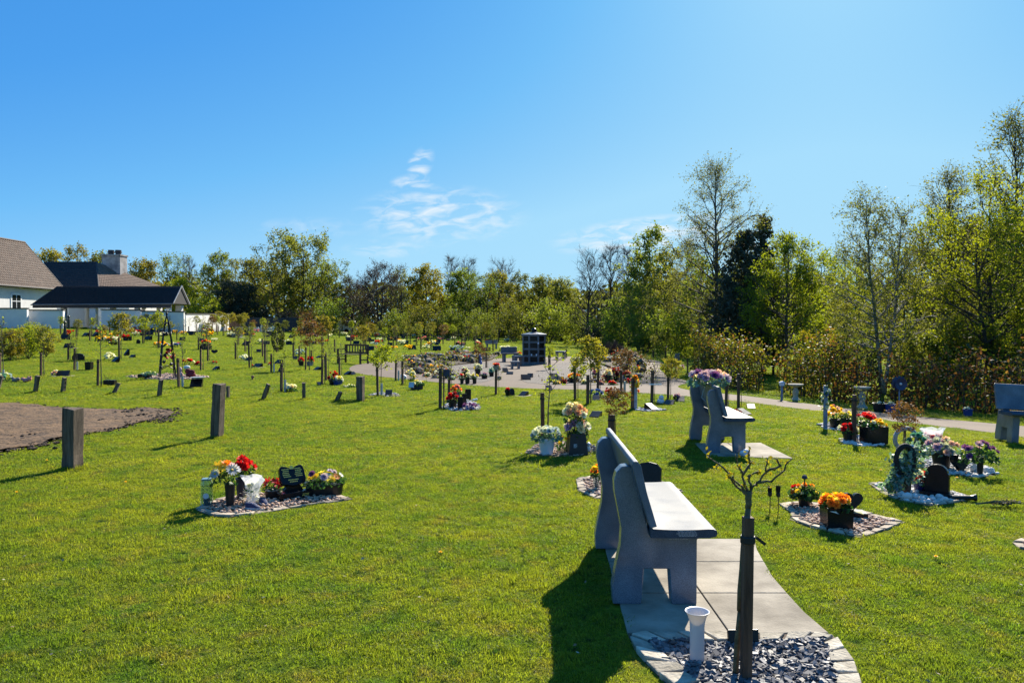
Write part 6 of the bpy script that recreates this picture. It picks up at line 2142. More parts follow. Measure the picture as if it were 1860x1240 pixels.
lantern_post(1420, 727, 693, 'thin lantern post beside the first birdbath')
pot_px(1758, 756, 16, 13, 14, 6, 'small blue pot on the verge below the hedge', [('rose', 'white', 1)], 3, 3, 't1', pm('royal_blue_pot', (.02, .05, .20), .35), nleaf=16)
pot_px(1618, 750, 20, 16, 16, 6, 'larger blue pot by the birch trunk', [('rose', 'white', 1)], 3, 3, 't2', pm('royal_blue_pot', (.02, .05, .20), .35), nleaf=16)
pot_px(1598, 748, 24, 16, 18, 6, 'dark round pot beside the larger blue pot', [('rose', 'white', 1)], 3, 3, 't3', nleaf=20)
# spray of roses along the far granite bench's backrest
def rose_spray():
    c = Matrix.Translation((B2.x, B2.y - .11, B2.z + .006)) @ Matrix.Rotation(R(-2), 4, 'Z') @ Vector((.12, .70, .89))
    k = c.y / F_PX
    r = T('flower_spray', 'spray of dusky pink and lilac roses tied over the bench backrest', 'flowers', c)
    bunch(r, (0, -.10, -.02), 36 * k, 26 * k, 26, [('rose', 'mauve', 4), ('rose', 'palepink', 2), ('rose', 'lilac', 2), ('rose', 'purple', 1), ('rose', 'white', 1)], 7.5 * k, 'u', leafmat=M_GLEAFP, nleaf=220, leaf_s=.035, base=(0, 0, -.05))
    m = MB(); m.tube([(-.05, -.15, 0), (-.10, -.1, -.2), (-.04, -.2, -.27), (.06, -.15, -.1)], .008, 4); P('ribbon', m, petal('paleblue', COLS['paleblue']), r)
rose_spray()
# ================================================================== plaques and small memorials on the lawn
WEDGE = {}
def wedge_mesh(w, d, h):
    key = (round(w, 2), round(d, 2), round(h, 2))
    if key not in WEDGE:
        m = MB()
        m.prism([(0, -d / 2, -.02), (0, d / 2, -.02), (0, d / 2, h), (0, d / 2 - .04, h), (0, -d / 2, h * .22)], (-w / 2, 0, 0), (w / 2, 0, 0))
        t = MB(); sl = Vector((0, d - .04, h * .78)).normalized()
        lettering(t, (-w * .35, -d / 2 + .02, h * .26), (1, 0, 0), sl, 0, w * .7, d * .75, 4, random.Random(int(w * 1000)))
        WEDGE[key] = (m.mesh('tablet', M_BLACK, False, True), t.mesh('inscription', M_SILV))
    return WEDGE[key]
def wedge(px, base, w, h, label, group, rz=0.0, mat=None, slabm=False):
    p = on(px, base, 0); k = K(p)
    W = max(.16, w * k); H = max(.10, h * k)
    r = T('memorial_plaque', label, 'plaque', p, rz, group)
    a, b = wedge_mesh(W, .24, H)
    OBJ('tablet', a, r)
    if p.y < 45: OBJ('inscription', b, r)['kind'] = 'stuff'
    if slabm:
        m = MB(); m.box((0, 0, .004), (W * 1.7, .42, .016)); P('base', m, M_SETT, r)
    return r
def heap(px, base, w, h, label, spec, seed, n=8, size=None, group=None, cat='flowers', name='flower_bunch', leafy=40):
    p = on(px, base, 0); k = K(p)
    r = T(name, label, cat, p, 0, group)
    bunch(r, (0, 0, 0), w * k * .5, h * k, n, spec, (size or min(w, h) * .3) * k, seed, False, None, leafy, .035 * max(1, p.y / 30), base=(0, 0, 0), dome=.6)
    return r
LW = 'black wedge plaques set in the lawn'
FS = [('rose', 'red', 1)]
# individually seen pieces: (kind, px, base, w, h, label, extra)
wedge(115, 683, 20, 10, 'black wedge plaque with pink flowers beside the brown headed tree', None, .3, slabm=True)
heap(102, 682, 14, 11, 'small bunch of pink flowers beside a wedge plaque', [('rose', 'palepink', 2), ('rose', 'white', 1)], 'h1')
arch_stone(142, 654, 22, 13, 'low dark arched stone beside a leafing young tree', 0, tilt=0, plinth=False)
p = on(162, 672, 0); r = T('flower_vase', 'square black vase standing empty on the left lawn', 'vase', p); square_pot(r, 10 * K(p), 11 * K(p), 15 * K(p), M_BLACK)
wedge(125, 632, 16, 9, 'dark wedge plaque on a pale slab near the shrubs', None, 0, slabm=True)
p = on(200, 699, 0); r = T('flower_trough', 'low black trough with dead twigs among the leaning pegs', 'planter', p)
m = MB(); m.box((0, 0, 4.5 * K(p)), (20 * K(p), .16, 9 * K(p))); P('trough', m, M_BLACK, r, bevel=.004)
m = MB(); g = random.Random(4)
for i in range(8): m.tube([(g.uniform(-.1, .1), 0, .08), (g.uniform(-.22, .22), g.uniform(-.05, .05), g.uniform(.2, .33))], .004, 3)
P('twigs', m, M_BARKG, r)
heap(199, 655, 18, 14, 'mound of white and yellow flowers behind the twiggy trough', [('pom', 'white', 3), ('rose', 'yellow', 1)], 'h2')
wedge(210, 658, 12, 10, 'grey wedge plaque beside white and yellow flowers', None, -.6)
pot_px(205, 626, 16, 5, 28, 12, 'low bowl of white and yellow flowers by the golden tree', [('rose', 'white', 2), ('rose', 'yellow', 2)], 10, 3.6, 'h3')
wedge(357, 703, 20, 15, 'large black plaque under a pale tray beside a double stake', None, .2)
p = on(357, 703, 0); k = K(p); m = MB(); m.lathe([(.02, 15.5 * k), (12 * k, 17 * k), (13.5 * k, 18.5 * k), (12.5 * k, 18.2 * k), (.02, 17 * k)], (2 * k, 0, 0), 18, sy=.6)
tag(P('water_tray', m, pm('tray_grey', (.42, .44, .46), .4), None, p, smooth=True), 'pale shallow tray resting on a black plaque', 'tray')
heap(344, 662, 20, 11, 'bunch of red flowers with white sheet behind the twin stake', [('rose', 'red', 3), ('rose', 'white', 1)], 'h4')
heap(360, 664, 10, 9, 'small round posy of red flowers on open lawn', FS, 'h5')
wedge(392, 672, 8, 7, 'tiny dark plaque with a white front on open lawn', None, -.4)
heap(386, 661, 16, 6, 'low row of dark red flowers by a thin tree', [('rose', 'darkred', 2), ('rose', 'red', 1)], 'h6')
p = on(374, 635, 0); k = K(p); r = T('flower_trough', 'long black trough of orange flowers between two stakes', 'planter', p)
m = MB(); m.box((0, 0, 5.5 * k), (19 * k, .25, 11 * k)); P('trough', m, M_BLACK, r)
bunch(r, (0, 0, 10 * k), 9.5 * k, 8 * k, 12, [('rose', 'orange', 2), ('rose', 'yellow', 1), ('rose', 'red', 1)], 2.6 * k, 'h7', False, None, 60, .05)
arch_stone(389, 642, 12, 9, 'dark heart stone tilted on a pale slab', .2, hearts=True, plinth=False, tilt=-25)
heap(443, 654, 16, 10, 'white flowers heaped on a dark wedge plaque', [('pom', 'white', 1)], 'h8')
wedge(452, 655, 9, 7, 'dark wedge plaque beside heaped white flowers', None, -.4, slabm=True)
arch_stone(251, 624, 7, 8, 'tiny dark upright stone alone on the lawn', 0, plinth=False, tilt=0)
heap(290, 630, 24, 10, 'yellow and white flower heap behind the obelisk trellis', [('rose', 'yellow', 2), ('rose', 'orange', 1), ('rose', 'white', 1)], 'h9', 12)
heap(320, 630, 20, 9, 'white and red flower heap right of the obelisk trellis', [('rose', 'white', 2), ('rose', 'red', 1), ('rose', 'blue', 1)], 'h10', 10)
wedge(240, 650, 8, 6, 'small grey plaque and white stone on the left lawn', None, -.3)
wedge(468, 667, 15, 7, 'dark wedge plaque with red flower at its side', None, -.4, slabm=True)
heap(461, 667, 7, 6, 'single red bloom beside a dark wedge plaque', FS, 'h11', 3)
wedge(506, 661, 12, 8, 'pale wedge plaque on a white slab by a guarded tree', None, -.5, slabm=True)
heap(490, 664, 7, 6, 'single red bloom beside a guarded young tree', FS, 'h12', 3)
heap(529, 712, 22, 16, 'dark leafy plant with white blooms at the foot of a stake', [('pom', 'white', 2), ('rose', 'cream', 1)], 'h13', 7, 4.5, leafy=110)
pot_px(607, 698, 20, 9, 20, 16, 'pot of red and dark flowers behind a blue basket', [('rose', 'red', 3), ('rose', 'darkred', 1)], 9, 3.6, 'h14')
pot_px(614, 699, 18, 8, 18, 9, 'blue basket of white and yellow flowers by twin stakes', [('rose', 'white', 2), ('rose', 'lemon', 1)], 7, 3.4, 'h15', pm('royal_blue_pot', (.02, .05, .20), .35))
heap(634, 703, 24, 5, 'low green and white strip of flowers before the blue basket', [('rose', 'white', 2), ('daisy', 'lemon', 1)], 'h16', 7, 2.2, leafy=90)
wedge(582, 700, 8, 6, 'small white and dark stone beside twin stakes', None, .5)
pot_px(547, 664, 10, 8, 10, 8, 'black pot of red flowers left of the bronze tree', FS, 7, 2.6, 'h17')
pot_px(563, 664, 12, 7, 12, 12, 'grey pot of red flowers at the foot of the bronze tree', FS, 8, 2.8, 'h18', pm('grey_pot', (.2, .2, .22), .6))
heap(545, 644, 20, 10, 'pale blue and white flower heap in mid lawn', [('rose', 'white', 2), ('rose', 'paleblue', 2)], 'h19', 9)
for px, b, w, h in ((576, 672, 9, 6), (578, 650, 6, 4), (536, 653, 8, 6), (641, 681, 8, 6), (631, 681, 4, 7), (510, 676, 6, 8), (470, 640, 8, 6), (230, 646, 5, 12)):
    wedge(px, b, w, h, 'small black wedge plaque standing alone in mid lawn', LW, random.uniform(-.7, .7))
soft_thing(459, 690, [(0, 2, 2, 3), (0, 6, 3, 2.5)], pm('terracotta', (.22, .09, .06), .8), 'toadstool_ornament', 'small red toadstool ornament alone on the lawn', 'ornament')
# left edge: garland tree with soft toys
M_PLUSHP = pm('plush_pink', (.60, .22, .20), .95, .2, 30, .4, 90)
M_PLUSHB = pm('plush_tan', (.28, .20, .16), .95, .2, 30, .4, 90)
soft_thing(48, 694, [(0, 4, 6, 4), (-6, 6, 4, 3), (6, 6, 4, 4), (8, 9, 1.5, 3), (4, 9, 1.5, 3)], M_PLUSHP, 'soft_toy', 'pink plush toy sprawled on the grass', 'soft toy')
soft_thing(28, 694, [(0, 4, 7, 4), (-5, 7, 3, 3), (5, 6, 4, 3)], M_PLUSHB, 'soft_toy', 'brown plush toy slumped beside the pink one', 'soft toy')
heap(8, 693, 24, 16, 'teal and white flowers round the foot of the left tree', [('rose', 'white', 2), ('pom', 'teal', 2), ('rose', 'paleblue', 1)], 'h20', 10, 3.5)
young(6, 690, 590, 'bare', 640, 0, 'bare young tree with pale trunk above the teal flowers', tube=True)

# obelisk trellis with its oval bed
poly = [(g_.x, g_.y) for g_ in [G(*p) for p in ((224, 684), (260, 688), (310, 690), (350, 689), (382, 686), (350, 681), (300, 679), (250, 681))]]
bed('oval pink gravel bed under the black obelisk trellis', poly, 'peb', 380, .03, .055, M_PEB, None, False, 11)
def obelisk():
    p = on(304, 686, .01); k = K(p)
    r = T('obelisk_trellis', 'tall black metal obelisk trellis on an oval gravel bed', 'trellis', p, R(30))
    h = 122 * k; b = 13 * k
    legs = [(-b, -b), (b, -b), (b, b), (-b, b)]
    M = pm('dark_iron', (.02, .02, .022), .5, metal=.5)
    for (x, y) in legs:
        m = MB(); m.tube([(x, y, 0), (x * .62, y * .62, h * .5), (x * .25, y * .25, h * .8), (0, 0, h * .93)], .021, 5); P('upright', m, M, r)
    m = MB()
    for t, s in ((.12, .92), (.30, .80), (.45, .67), (.62, .48), (.76, .30)):
        for i in range(4):
            a, c = legs[i], legs[(i + 1) % 4]
            m.tube([(a[0] * s, a[1] * s, h * t), ((a[0] + c[0]) / 2 * s * 1.1, (a[1] + c[1]) / 2 * s * 1.1, h * (t + .06)), (c[0] * s, c[1] * s, h * t)], .014, 4)
    P('hoops', m, M, r)
    m = MB(); g = random.Random(4); m.blob((0, 0, h * .95), (.04, .04, .05), g, 0, 0, sub=2); m.tube([(0, 0, h * .93), (0, 0, h)], [.015, .004], 6); P('finial', m, M, r)
    for i, (x, z) in enumerate(((-.9, .16), (-.5, .24), (.4, .20), (-.35, .34))):
        m = MB(); m.blob((x * b, -b * .8, h * z), (.06, .06, .06), g, 0, .15, sub=1); P('bauble', m, M, r)
    g = rs('obel'); fl = MB(); cen = []
    for i in range(14): flower(fl, (g.gauss(4 * k, 3 * k), -b * .7, h * g.uniform(.28, .42)), 2.6 * k, (0, -1, .3), 'rose', g.randrange(2), g)
    P('flowers', fl, [petal('darkred', COLS['darkred']), petal('pink', COLS['pink'])], r)
obelisk()
p = on(263, 687, 0); k = K(p); r = T('flower_trough', 'black trough with silvery foliage on the oval bed', 'planter', p)
m = MB(); m.box((0, 0, 4 * k), (20 * k, .22, 8 * k)); P('trough', m, M_BLACK, r)
bunch(r, (8 * k, 0, 7 * k), 12 * k, 6 * k, 4, [('rose', 'white', 1)], 2 * k, 'h21', False, M_GLEAFP, 90, .05)
soft_thing(327, 686, [(0, 6, 6, 6), (0, 14, 4, 6), (-2, 12, 4, 5)], pm('pink_paper', (.60, .38, .34), .8), 'gift_bag', 'crumpled pale pink gift bag on the oval bed', 'bag')
soft_thing(346, 686, [(0, 6, 9, 6), (-4, 12, 6, 5), (3, 11, 5, 4)], pm('plush_maroon', (.14, .022, .03), .95, .2, 30), 'soft_toy', 'maroon plush toy heap with white hat on the oval bed', 'soft toy')
soft_thing(340, 672, [(0, 5, 6, 4)], M_HEART, 'soft_toy_hat', 'white plush hat above the maroon toy', 'soft toy')
# pale granite chair memorial
def chair_stone():
    p = on(432, 613, 0); k = K(p)
    r = T('granite_chair', 'pale grey granite chair shaped memorial below the golden trees', 'memorial', p, R(-8))
    m = MB(); m.box((0, .1, 12 * k), (13 * k, .14, 16 * k)); P('back', m, M_GRANC, r, rot=(R(-10), 0, 0), bevel=.02)
    m = MB(); m.box((0, -.15, 5 * k), (16 * k, .6, 3 * k)); P('seat', m, M_GRANC, r, bevel=.02)
    for s in (-1, 1):
        m = MB(); m.box((s * 6.5 * k, -.15, 2 * k), (2.5 * k, .5, 4.4 * k)); P('leg', m, M_GRANC, r)
    m = MB(); m.box((0, -.1, .0), (24 * k, 1.1, .06)); P('base', m, M_SETT, r)
chair_stone()
def wooden_bench():
    p = on(641, 660, 0); k = K(p)
    r = T('wooden_bench', 'weathered wooden slatted bench at the end of the path', 'bench', p, R(-30))
    L, D, H = 1.35, .52, .88
    for x in (-L / 2, L / 2):
        m = MB(); m.box((x, -D / 2, .32), (.07, .07, .64)); P('leg', m, M_STAKE, r)
        m = MB(); m.box((x, D / 2, H / 2), (.07, .07, H)); P('leg', m, M_STAKE, r)
        m = MB(); m.box((x, 0, .66), (.08, D + .1, .04)); P('armrest', m, M_STAKE, r)
        m = MB(); m.box((x, 0, .18), (.05, D - .08, .05)); P('stretcher', m, M_STAKE, r)
    for i in range(4):
        m = MB(); m.box((0, -D / 2 + .05 + i * .135, .43), (L + .06, .11, .03)); P('slat', m, M_POST, r)
    for i in range(8):
        m = MB(); m.box((-L / 2 + .1 + i * (L - .2) / 7, D / 2 - .01, .66), (.06, .02, .30)); P('back_slat', m, M_POST, r)
    for z in (.50, .84):
        m = MB(); m.box((0, D / 2, z), (L - .08, .05, .08)); P('back_rail', m, M_STAKE, r)
wooden_bench()
# between path and posts
wedge(706, 719, 10, 11, 'black plaque and dark stones at the foot of a guarded tree', None, .1)
poly = [(g_.x, g_.y) for g_ in [G(*p) for p in ((668, 717), (700, 721), (728, 719), (722, 715), (690, 713))]]
bed('thin gravel ring under the green headed young tree', poly, 'peb', 120, .015, .03, M_GRAV2 if 'M_GRAV2' in globals() else M_WPEB, None, False, 12)
soft_thing(733, 690, [(0, 5, 6, 5), (-2, 9, 4, 2)], M_WHITEP, 'white_bag', 'white bag of flowers beside two stakes by the path', 'bag')
p = on(757, 708, 0); k = K(p); r = T('flower_trough', 'dark blue oval basket with yellow green foliage and book plaque', 'planter', p)
m = MB(); m.lathe(pot_profile(.46, .5, 11 * k, .12), n=18, sx=24 * k, sy=14 * k); P('trough', m, pm('navy_plastic', (.014, .018, .035), .4), r)
bunch(r, (2 * k, 0, 9 * k), 11 * k, 9 * k, 6, [('pom', 'lemon', 2), ('rose', 'white', 1)], 3 * k, 'h22', False, None, 70, .035)
m = MB(); m.box((-8 * k, -.2, 10 * k), (9 * k, .03, 11 * k), rot=Matrix.Rotation(R(-35), 3, 'X')); P('book_plaque', m, pm('tray_grey', (.42, .44, .46), .4), r)
heap(748, 692, 12, 24, 'upright spray of white flowers climbing a stake by the path', [('rose', 'white', 2), ('rose', 'lemon', 1)], 'h23', 9, 3, leafy=70)
# big group with black square vases and purple cushion
poly = [(g_.x, g_.y) for g_ in [G(*p) for p in ((798, 742), (830, 747), (872, 744), (872, 736), (850, 728), (815, 732))]]
bed('grey stone bed under the black square vases and purple cushion', poly, 'peb', 220, .015, .035, M_WPEB, None, False, 13)
p = on(806, 743, 0); k = K(p)
m = MB(); m.box((0, 0, 0), (12 * k, .03, 13 * k))
r = T('sign_board', 'dark blue board fixed to the stake by the red flowers', 'sign', p); P('board', m, pm('board_blue', (.03, .035, .07), .5), r, loc=(5 * k, .02, 66 * k)); m = MB(); m.tube([(0, .03, -.05), (0, .03, 66 * k)], .016, 6); P('stake', m, M_STAKE, r)
pot_px(822, 741, 16, 14, 20, 18, 'pot of red and dark pink flowers with leafy base', [('rose', 'red', 3), ('rose', 'darkred', 1)], 10, 4.6, 'h24', nleaf=90)
pot_px(829, 724, 14, 12, 18, 16, 'blue grey vase of pink flowers behind the red pot', [('rose', 'pink', 3), ('rose', 'orange', 1)], 9, 4, 'h25', pm('slate_blue_pot', (.07, .09, .15), .4))
for i, (px, b, w, h, lab) in enumerate(((836, 743, 9, 22, 'black square vase nearest the purple cushion'), (843, 735, 8, 20, 'black square vase with yellow green sprig'), (850, 726, 10, 19, 'black ridged twin vase behind the purple cushion'))):
    p = on(px, b, .004); k = K(p); r = T('square_vase', lab, 'vase', p, R(12)); square_pot(r, w * k, w * k, h * k, M_BLACK, 'vase')
heap(853, 744, 27, 12, 'purple silk flower cushion beside black square vases', [('pom', 'purple', 3), ('pom', 'lilac', 2)], 'h26', 22, 3.8, leafy=10)
soft_thing(862, 728, [(0, 2, 5, 2), (3, 3, 3, 2)], M_HEART, 'stone_ornament', 'white stone ornament behind the purple cushion', 'ornament')
# grave vases at the gravel edge
poly = [(g_.x, g_.y) for g_ in [G(*p) for p in ((838, 696), (850, 699), (872, 699), (880, 696), (862, 692))]]
for i, (px, b, w, h, lab, fspec) in enumerate(((839, 697, 7, 10, 'dark pot of red and white flowers at the gravel edge', [('rose', 'red', 1), ('rose', 'white', 1)]), (849, 697, 9, 12, 'ribbed grey pot at the gravel edge', [('rose', 'white', 1)]), (862, 697, 8, 11, 'black pot of yellow green flowers at the gravel edge', [('rose', 'lemon', 2), ('rose', 'white', 1)]))):
    pot_px(px, b, w, h, w * 1.6, 11, lab, fspec, 6, 2.6, 'gv%d' % i)
# right of the path
p = on(906, 717, 0)
r = T('flower_bowl', 'orange flowers in a grey bowl on top of a stake', 'flower pot', (p.x - .07, p.y - .05, p.z + 46 * K(p)))
round_pot(r, 4 * K(p), 6 * K(p), 7 * K(p), pm('grey_pot', (.2, .2, .22), .6)); bunch(r, (0, 0, 6 * K(p)), 6 * K(p), 6 * K(p), 8, [('rose', 'orange', 2), ('rose', 'red', 1)], 2.6 * K(p), 'h27', False, None, 20, .03)
arch_stone(931, 719, 9, 15, 'black wheel carved stone with red flowers beside the path lawn', R(30), plinth=False)
pot_px(922, 718, 9, 7, 10, 8, 'dark pot of red flowers beside the wheel stone', FS, 6, 3, 'h28')
wedge(951, 719, 12, 8, 'grey wedge plaque on white stones right of the wheel stone', None, -.5, slabm=True)
wedge(997, 709, 8, 9, 'black square plaque by the path behind the twisting tree', None, .1)
wedge(1083, 727, 12, 9, 'black wedge plaque before the golden headed tree', None, -.2)
heap(1085, 720, 24, 14, 'dark blue and pale blue flower heap by the golden tree', [('rose', 'blue', 3), ('rose', 'paleblue', 1)], 'h29', 10, 4)
heap(1107, 720, 14, 16, 'tall bunch of red carnations beside the blue flowers', [('pom', 'red', 1)], 'h30', 9, 3.6)
wedge(1126, 713, 8, 8, 'black square plaque beside a guarded tree with an orange bloom', None, 0)
wedge(1082, 757, 18, 9, 'black wedge plaque behind the black bag of roses', None, -.4)
wedge(1183, 745, 10, 13, 'black plaque tilted up on a small gravel patch', None, .6)
poly = [(g_.x, g_.y) for g_ in [G(*p) for p in ((1150, 745), (1180, 748), (1212, 745), (1190, 741), (1160, 741))]]
bed('small grey gravel patch under the tilted black plaque', poly, 'peb', 110, .015, .03, M_WPEB, None, False, 14)
soft_thing(1200, 734, [(0, 5, 7, 6), (1, 12, 5, 5)], M_HEART, 'stone_ornament', 'round white stone ornament between two stakes', 'ornament')
wedge(1216, 735, 16, 8, 'black wedge plaque beside the round white stone', None, -.4)
wedge(1236, 729, 14, 9, 'black wedge plaque under dusky pink flowers', None, -.2)
heap(1229, 728, 15, 14, 'dusky pink flowers heaped on a wedge plaque', [('rose', 'mauve', 2), ('rose', 'darkred', 1)], 'h31', 8, 3.4)
p = on(1189, 734, 0); k = K(p); m = MB(); m.box((0, 0, 0), (22 * k, .03, 2.5 * k)); tag(P('cross_bar', m, M_WHITEP, None, (p.x, p.y - .09, p.z + 37 * k)), 'white cross bar fastened across a thin stake', 'cross')
wedge(1364, 742, 14, 8, 'black wedge plaque beside the path past the rose spray bench', None, -.2)
wedge(1351, 753, 16, 10, 'black wedge plaque between two stakes past the rose spray bench', None, .6)
pot_px(1336, 766, 20, 10, 24, 14, 'pot of dark red flowers just behind the far granite bench', [('rose', 'darkred', 2), ('rose', 'red', 1), ('rose', 'palepink', 1)], 9, 4, 'h32')
arch_stone(1281, 683, 16, 26, 'grey upright stone near the path end by the pines', R(15), plinth=False, tilt=-3)
def upright(px, base, w, h, label, mat=None):
    p = on(px, base, 0); k = K(p); m = MB()
    m.prism([(-w * k / 2, 0, -.05), (w * k / 2, 0, -.05), (w * k * .42, 0, h * k), (-w * k * .2, 0, h * k)], (0, -.08, 0), (0, .08, 0))
    tag(P('standing_stone', m, mat or M_GRANC, None, p, fix=True, bevel=.01), label, 'stone')
upright(1229, 661, 11, 19, 'slanted grey granite stone beyond the grass island')
upright(1222, 664, 12, 9, 'low grey granite block before the slanted stone')
heap(1236, 672, 16, 9, 'purple and white flowers at the foot of the slanted stone', [('rose', 'mauve', 2), ('rose', 'white', 1)], 'h33', 7, 3)

# ================================================================== columbarium and the stone seats round it
def columbarium():
    p = on(970, 661, 0); k = K(p)
    r = T('columbarium', 'octagonal grey granite columbarium with black niche doors and ball finial', 'columbarium', p, R(-3))
    Rr = 22.5 * k
    n = 8
    rot0 = math.pi / 8
    def octa(rad): return [(math.cos(rot0 + 2 * math.pi * i / n) * rad, math.sin(rot0 + 2 * math.pi * i / n) * rad) for i in range(n)]
    m = MB(); m.prism([(x, y, -.05) for x, y in octa(Rr * 1.12)], (0, 0, 0), (0, 0, .05 + 2.6 * k)); P('base', m, M_GRANC, r, fix=True)
    z = 2.6 * k
    th = 12.4 * k
    m = MB(); m.prism([(x, y, z) for x, y in octa(Rr * .9)], (0, 0, 0), (0, 0, th * 4)); P('core', m, M_GRANC, r, fix=True)
    for t in range(5):
        m = MB(); m.prism([(x, y, z + t * th - .03) for x, y in octa(Rr * (1.0 if t < 4 else 1.07))], (0, 0, 0), (0, 0, 1.3 * k)); P('shelf', m, M_GRANC, r, fix=True)
    for i, (x, y) in enumerate(octa(Rr * .93)):
        m = MB(); m.lathe([(1.7 * k, z), (1.7 * k, z + 4 * th)], (x, y, 0), 8); P('pillar', m, M_GRANC, r)
    for i in range(n):
        a = rot0 + 2 * math.pi * (i + .5) / n
        ap = Rr * .9 * math.cos(math.pi / n)
        wd = 2 * Rr * .9 * math.sin(math.pi / n) * .78
        for t in range(4):
            m = MB(); m.box((0, 0, 0), (.03, wd, th * .74))
            P('niche_door', m, M_BLACK, r, loc=(math.cos(a) * (ap + .012), math.sin(a) * (ap + .012), z + (t + .56) * th), rot=(0, 0, a))
    zt = z + 4 * th + 1.3 * k - .03
    rings = [(Rr * 1.10, zt + .001), (Rr * 1.10, zt + .05), (Rr * .55, zt + 4.5 * k), (Rr * .22, zt + 5.5 * k)]
    m = MB(); vs = []
    for rr, zz in rings: vs += [(x, y, zz) for x, y in octa(rr)]
    fs = [tuple(range(7, -1, -1)), tuple(range(24, 32))]
    for q in range(3):
        for i in range(8):
            j = (i + 1) % 8; fs.append((q * 8 + i, q * 8 + j, q * 8 + 8 + j, q * 8 + 8 + i))
    m.add(vs, fs); rf = P('roof', m, M_GRANC, r)
    m = MB(); m.blob((0, 0, zt + 8.5 * k), (5.0 * k,) * 3, random.Random(1), 0, 0, sub=2); P('ball_finial', m, M_BLACK, rf, smooth=True)
    m = MB()
    for (a, z_) in ((-1.75, .3), (-1.2, .72), (-1.35, .3)):
        m.box((math.cos(a) * Rr * .99, math.sin(a) * Rr * .99, z + 4 * th * z_), (.07, .07, .09))
    P('photo_tiles', m, M_WHITEP, r)
columbarium()
def stone_seat(px, base, w, h, label, rz, back=True):
    p = on(px, base, 0); k = K(p)
    r = T('stone_bench', label, 'bench', p, rz, None)
    W, H = w * k, h * k
    for s in (-1, 1):
        m = MB(); m.box((s * W * .36, 0, .2), (.12, .42, .42)); P('leg', m, M_GRANC, r)
    m = MB(); m.box((0, 0, .44), (W, .5, .08)); P('seat', m, M_GRANC, r, bevel=.01)
    if back:
        m = MB(); m.box((0, .24, .48 + (H - .46) / 2), (W, .10, max(.2, H - .44))); P('backrest', m, M_GRANC, r, bevel=.02)
    return r
stone_seat(893, 634, 23, 15, 'grey granite seat with two dark insets beyond the gravel', R(6))
stone_seat(926, 657, 30, 26, 'grey granite seat left of the columbarium', R(12))
stone_seat(941, 664, 18, 12, 'low backless granite seat touching the columbarium', R(20), False)
stone_seat(1018, 653, 18, 13, 'backless granite seat right of the columbarium', R(-12), False)
stone_seat(936, 670, 24, 12, 'small granite seat among flowers before the columbarium', R(8), False).scale = (.7, .7, .7)
stone_seat(929, 620, 14, 12, 'distant granite seat under golden trees', R(0))
soft_thing(872, 664, [(0, 5, 4, 6), (0, 12, 3.5, 4), (0, 17, 2, 4)], pm('gnome_blue', (.06, .16, .42), .6, .3), 'gnome_ornament', 'bright blue hooded gnome figure on the gravel', 'ornament')
# ================================================================== rockeries
def rockery(label, pxs, n, s, seed, flowers):
    pts = [G(*p) for p in pxs]
    poly = [(p.x, p.y) for p in pts]
    g = rs('rock', seed)
    r = T('rockery', label, 'rockery', (0, 0, 0))
    xs = [p[0] for p in poly]; ys = [p[1] for p in poly]
    cx, cy = sum(xs) / len(xs), sum(ys) / len(ys)
    z = zg(cx, cy)
    b = MB(); b.prism([(x, y, z - .03) for x, y in poly], (0, 0, 0), (0, 0, .075)); P('soil', b, M_CLOD, r, fix=True)
    protos = []
    for i in range(7):
        m = MB(); m.blob((0, 0, .25), (1, .75, .6), g, 0, .28, sub=2 if i < 3 else 1); protos.append(m.mesh('rock', [pm('rock_dark', (.060, .052, .048), .9, .4, 3, .6, 14), pm('rock_brown', (.10, .075, .055), .9, .35, 3, .6, 14), pm('rock_pale', (.17, .15, .13), .9, .3, 3, .6, 14)][i % 3]))
    k = 0; cen = []; fl = MB(); cols = [c for c in flowers]
    t = 0
    while k < n and t < n * 20:
        t += 1
        x, y = g.uniform(min(xs), max(xs)), g.uniform(min(ys), max(ys))
        if not inside(x, y, poly): continue
        sc = s * g.uniform(.5, 1.25)
        OBJ('rock', g.choice(protos), r, (x, y, z + .02 + g.uniform(0, .12)), (g.gauss(0, .2), g.gauss(0, .2), g.uniform(0, 6.28)), sc)
        k += 1
        for _ in range(75): cen.append((x + g.gauss(0, s * 1.2), y + g.gauss(0, s * 1.2), z + abs(g.gauss(.14, .12))))
        for _ in range(2):
            if g.random() < .4:
                a, b2 = x + g.gauss(0, s), y + g.gauss(0, s)
                if inside(a, b2, poly):
                    c0 = g.randrange(len(cols))
                    for _ in range(4): flower(fl, (a + g.gauss(0, .08), b2 + g.gauss(0, .08), z + g.uniform(.14, .34)), g.uniform(.035, .06), (g.gauss(0, .4), -.5, 1), 'rose', c0, g)
    lf = MB(); leaves(lf, cen, .045, g); P('plants', lf, island_mat('rockery_leaf', [(.04, .07, .015), (.10, .11, .02), (.12, .07, .03), (.05, .045, .02)], .6, .4), r)['kind'] = 'stuff'
    P('flowers', fl, [petal(c, COLS[c]) for c in cols], r)['kind'] = 'stuff'
    EXCL.append(poly)
rockery('dark rock and plant bank on the left of the circle', [(703, 664), (722, 657), (760, 651), (800, 646), (850, 648), (885, 652), (860, 660), (815, 665), (800, 672), (830, 688), (800, 689), (760, 683), (720, 675)], 46, .27, 'a', ['white', 'red', 'yellow', 'pink'])
rockery('brown rock and heather bank towards the far lawn', [(800, 655), (830, 644), (870, 642), (905, 646), (890, 655), (850, 660)], 22, .27, 'b', ['white', 'darkred', 'yellow'])
